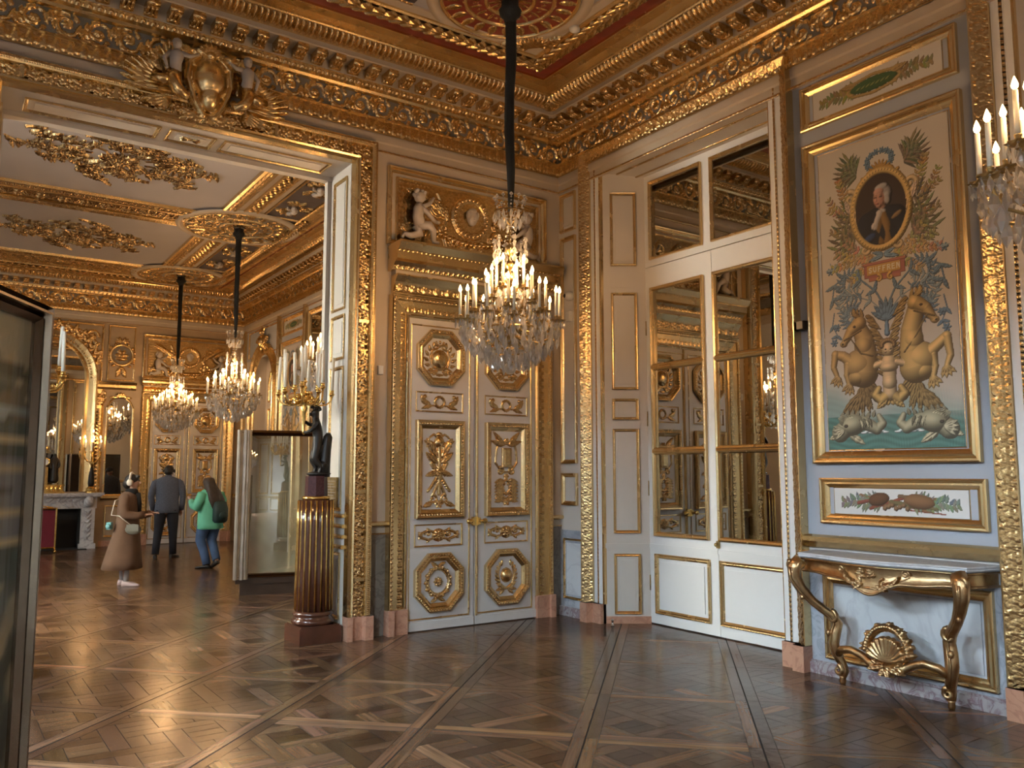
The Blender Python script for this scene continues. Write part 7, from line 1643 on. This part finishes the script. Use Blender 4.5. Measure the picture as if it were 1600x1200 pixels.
# --- woman in the long brown coat
t = person('woman in a long brown coat with cream headphones, black scarf and pale pink sneakers', 2.30, 13.10, (.90, -.42)); s = .92
body(t, s, 'skin', (0, 0, .84), [[(-.09, 0, .80), (-.09, .02, .46), (-.09, -.03, .12), (-.09, -.02, .06)], [(.09, 0, .80), (.09, .0, .46), (.08, .02, .12), (.08, .03, .06)]],
     [[(-.13, 0, 1.24), (-.21, .02, 1.03), (-.14, .24, .99), (-.12, .31, 1.01)], [(.13, 0, 1.24), (.22, .0, 1.02), (.17, .22, .98), (.15, .29, 1.0)]], (0, .05, 1.46), (0, 0))
m = MB(); ell_loft(m, [(0, .01, 1.33, .07, .07), (0, 0, 1.30, .15, .10), (0, 0, 1.24, .20, .125), (0, 0, 1.10, .205, .14), (0, 0, .95, .195, .145), (0, -.01, .75, .225, .17), (0, -.03, .55, .255, .21), (0, -.05, .35, .285, .25), (0, -.06, .24, .30, .27), (0, -.06, .235, .28, .25)], 28, .035); part('long_coat', m, 'coat_brown', t)
for e in (-1, 1): m = MB(); m.tube([(e * .135, 0, 1.265), (e * .185, -.005, 1.21), (e * .215, -.01, 1.11), (e * .225, .02, 1.01), (e * .185, .16, .985), (e * .15, .25, 1.0)], [.05, .070, .070, .066, .055, .052], 12); part('coat_sleeve', m, 'coat_brown', t)
m = MB(); ell_loft(m, [(0, .03, 1.27, .10, .10), (0, .03, 1.30, .105, .10), (0, .03, 1.345, .085, .08), (0, .035, 1.37, .06, .06)], 16, .06); m.tube([(.03, .12, 1.30), (.04, .15, 1.15), (.03, .15, 1.02)], [.04, .035, .03], 8); part('scarf', m, 'scarf_black', t)
m = MB(); m.ball((0, .025, 1.495), (.083, .098, .085), 14, 10); m.ball((0, -.03, 1.44), (.075, .065, .085), 12, 8); m.tube([(-.05, .10, 1.545), (0, .115, 1.54), (.05, .10, 1.545)], .022, 7); part('hair', m, 'hair_black', t)
m = MB(); m.tube([(.088 * math.cos(a), .02, 1.48 + .105 * math.sin(a)) for a in np.linspace(.0, PI, 13)], .016, 8, flat=1.7); part('headphone_band', m, 'ivory', t)
for e in (-1, 1): m = MB(); m.ball((e * .095, .02, 1.455), (.026, .042, .05), 12, 8); part('ear_cup', m, 'ivory', t)
for e, yy in ((-1, -.05), (1, .05)):
    shoe(t, e * .085, yy - .0, -e * .12, 'shoe_pink', L=.25); m = MB(); m.lathe([(.036, .07), (.038, .16), (.04, .24)], 10, T=tm(e * .085, yy - .02, 0)); part('sock', m, 'sock', t)
m = MB(); m.ball((.21, .13, .80), (.045, .11, .075), 12, 8); m.box(.245, .262, .05, .21, .78, .87); part('shoulder_bag', m, 'bag_grey', t)
m = MB(); m.tube([(.23, .10, .86), (.235, -.06, .99), (.215, -.17, 1.0), (.1, -.16, 1.2), (-.1, .02, 1.3)], .008, 6); part('bag_strap', m, 'ivory', t)
m = MB(); m.box(.10, .20, -.235, -.175, .80, .90); m.lathe([(.03, 0), (.03, .03), (.02, .035)], 12, T=tm(.205, -.205, .85, ry=PI / 2)); part('toy_camera', m, 'cyan_plastic', t); m = MB(); m.tube([(.15, -.2, .90), (.15, -.17, 1.1), (.12, -.1, 1.27)], .004, 5); part('camera_strap', m, 'brass_dark', t)
# --- man in the blue-grey jacket, back to us
t = person('man seen from behind in a blue-grey jacket and dark trousers', 3.62, 16.83, (.30, .95)); s = 1.0
body(t, s, 'skin_dark', (0, 0, .93), [[(-.10, 0, .88), (-.13, .03, .50), (-.16, -.08, .12), (-.16, -.06, .07)], [(.10, 0, .88), (.12, .03, .50), (.13, .06, .12), (.13, .08, .07)]],
     [[(-.17, 0, 1.42), (-.28, -.02, 1.16), (-.25, .08, .92), (-.245, .11, .86)], [(.17, 0, 1.42), (.28, -.02, 1.16), (.24, .09, .93), (.235, .12, .87)]], (.01, .03, 1.62))
m = MB(); ell_loft(m, [(0, 0, 1.525, .07, .07), (0, 0, 1.50, .14, .09), (0, 0, 1.46, .215, .115), (0, 0, 1.38, .235, .13), (0, 0, 1.20, .215, .125), (0, .0, 1.08, .20, .12), (0, 0, .93, .215, .135), (0, 0, .84, .225, .14), (0, 0, .838, .20, .12)], 24, .01); part('jacket', m, 'tweed_blue', t)
for e in (-1, 1): m = MB(); m.tube([(e * .175, 0, 1.445), (e * .215, -.005, 1.40), (e * .255, -.02, 1.28), (e * .28, -.02, 1.15), (e * .265, .04, 1.0), (e * .248, .085, .90)], [.050, .068, .066, .058, .052, .046], 12); part('jacket_sleeve', m, 'tweed_blue', t)
m = MB(); m.lathe([(.062, 1.50), (.064, 1.545), (.056, 1.55)], 14); part('collar', m, 'tweed_blue', t)
for e, P in ((-1, [(-.10, 0, .90), (-.12, .02, .70), (-.135, .03, .50), (-.15, -.03, .30), (-.16, -.08, .08)]), (1, [(.10, 0, .90), (.11, .02, .70), (.12, .03, .50), (.125, .05, .30), (.13, .055, .07)])): m = MB(); m.tube(P, [.115, .10, .080, .068, .066], 12); part('trouser_leg', m, 'navy', t)
shoe(t, -.165, -.07, .1, 'shoe_black', L=.29); shoe(t, .13, .07, -.45, 'shoe_black', L=.29)
m = MB(); m.ball((.01, .012, 1.655), (.086, .10, .088), 14, 10); m.ball((.01, -.03, 1.61), (.078, .065, .07), 12, 8); part('hair', m, 'hair_black', t)
for e in (-1, 1): m = MB(); m.ball((.01 + e * .095, .03, 1.625), (.018, .03, .036), 10, 7); part('ear_cup', m, 'shoe_black', t)
# --- woman in the mint jacket
t = person('woman with long grey-brown hair, mint green jacket, dark backpack and blue jeans', 3.84, 14.62, (-.35, .94)); s = .90
body(t, s, 'skin', (0, 0, .82), [[(-.09, 0, .78), (-.08, .12, .44), (-.04, -.02, .12), (-.04, .02, .05)], [(.09, 0, .78), (.10, .08, .45), (.06, -.14, .16), (.06, -.14, .10)]],
     [[(-.17, 0, 1.24), (-.26, -.02, 1.02), (-.24, .2, 1.12), (-.22, .26, 1.17)], [(.17, 0, 1.24), (.22, .02, 1.0), (.14, .2, 1.02), (.10, .26, 1.06)]], (-.02, .06, 1.42), (0, .03))
m = MB(); ell_loft(m, [(0, .03, 1.33, .07, .07), (0, .02, 1.30, .14, .10), (0, .02, 1.24, .20, .13), (0, .01, 1.08, .215, .15), (0, 0, .92, .205, .155), (0, -.01, .76, .22, .17), (0, -.02, .66, .225, .18), (0, -.02, .655, .2, .16)], 24, .03); part('jacket', m, 'mint', t)
for e, P in ((-1, [(-.165, .0, 1.24), (-.235, -.02, 1.12), (-.275, -.01, 1.02), (-.265, .10, 1.05), (-.24, .19, 1.12)]), (1, [(.165, 0, 1.24), (.22, 0, 1.12), (.235, .02, 1.0), (.18, .13, 1.0), (.13, .2, 1.03)])): m = MB(); m.tube(P, [.08, .082, .080, .064, .05], 12); part('jacket_sleeve', m, 'mint', t)
for e, P in ((-1, [(-.09, -.01, .80), (-.09, .07, .62), (-.085, .12, .46), (-.06, .05, .28), (-.045, -.02, .07)]), (1, [(.09, -.01, .80), (.10, .05, .62), (.10, .08, .46), (.08, -.03, .30), (.065, -.13, .14)])): m = MB(); m.tube(P, [.115, .10, .082, .070, .066], 12); part('jeans_leg', m, 'denim', t)
shoe(t, -.04, .02, .5, 'shoe_black', L=.26); shoe(t, .06, -.12, .2, 'shoe_black', L=.26, pitch=-.5, z=.055)
m = MB(); ell_loft(m, [(-.02, .04, 1.515, .03, .03), (-.02, .035, 1.50, .075, .08), (-.02, .03, 1.45, .095, .105), (-.015, .0, 1.38, .105, .105), (0, -.06, 1.28, .13, .10), (.03, -.11, 1.14, .15, .085), (.06, -.13, 1.0, .12, .06), (.08, -.13, .92, .05, .03)], 22, .06); part('long_hair', m, 'hair_brown', t)
m = MB(); ell_loft(m, [(.06, -.19, .76, .10, .06), (.06, -.20, .80, .135, .085), (.06, -.20, .98, .14, .09), (.06, -.19, 1.10, .11, .07), (.06, -.18, 1.13, .05, .03)], 18, .03); m.ball((.06, -.285, .88), (.09, .035, .07), 10, 6); part('backpack', m, 'backpack', t)
for e in (-1, 1): m = MB(); m.tube([(.06 + e * .07, -.16, 1.08), (e * .12, -.09, 1.27), (e * .12, .06, 1.29), (e * .13, .15, 1.14), (e * .16, .06, .9), (.06 + e * .10, -.15, .80)], .013, 6, flat=.5); part('backpack_strap', m, 'backpack', t)
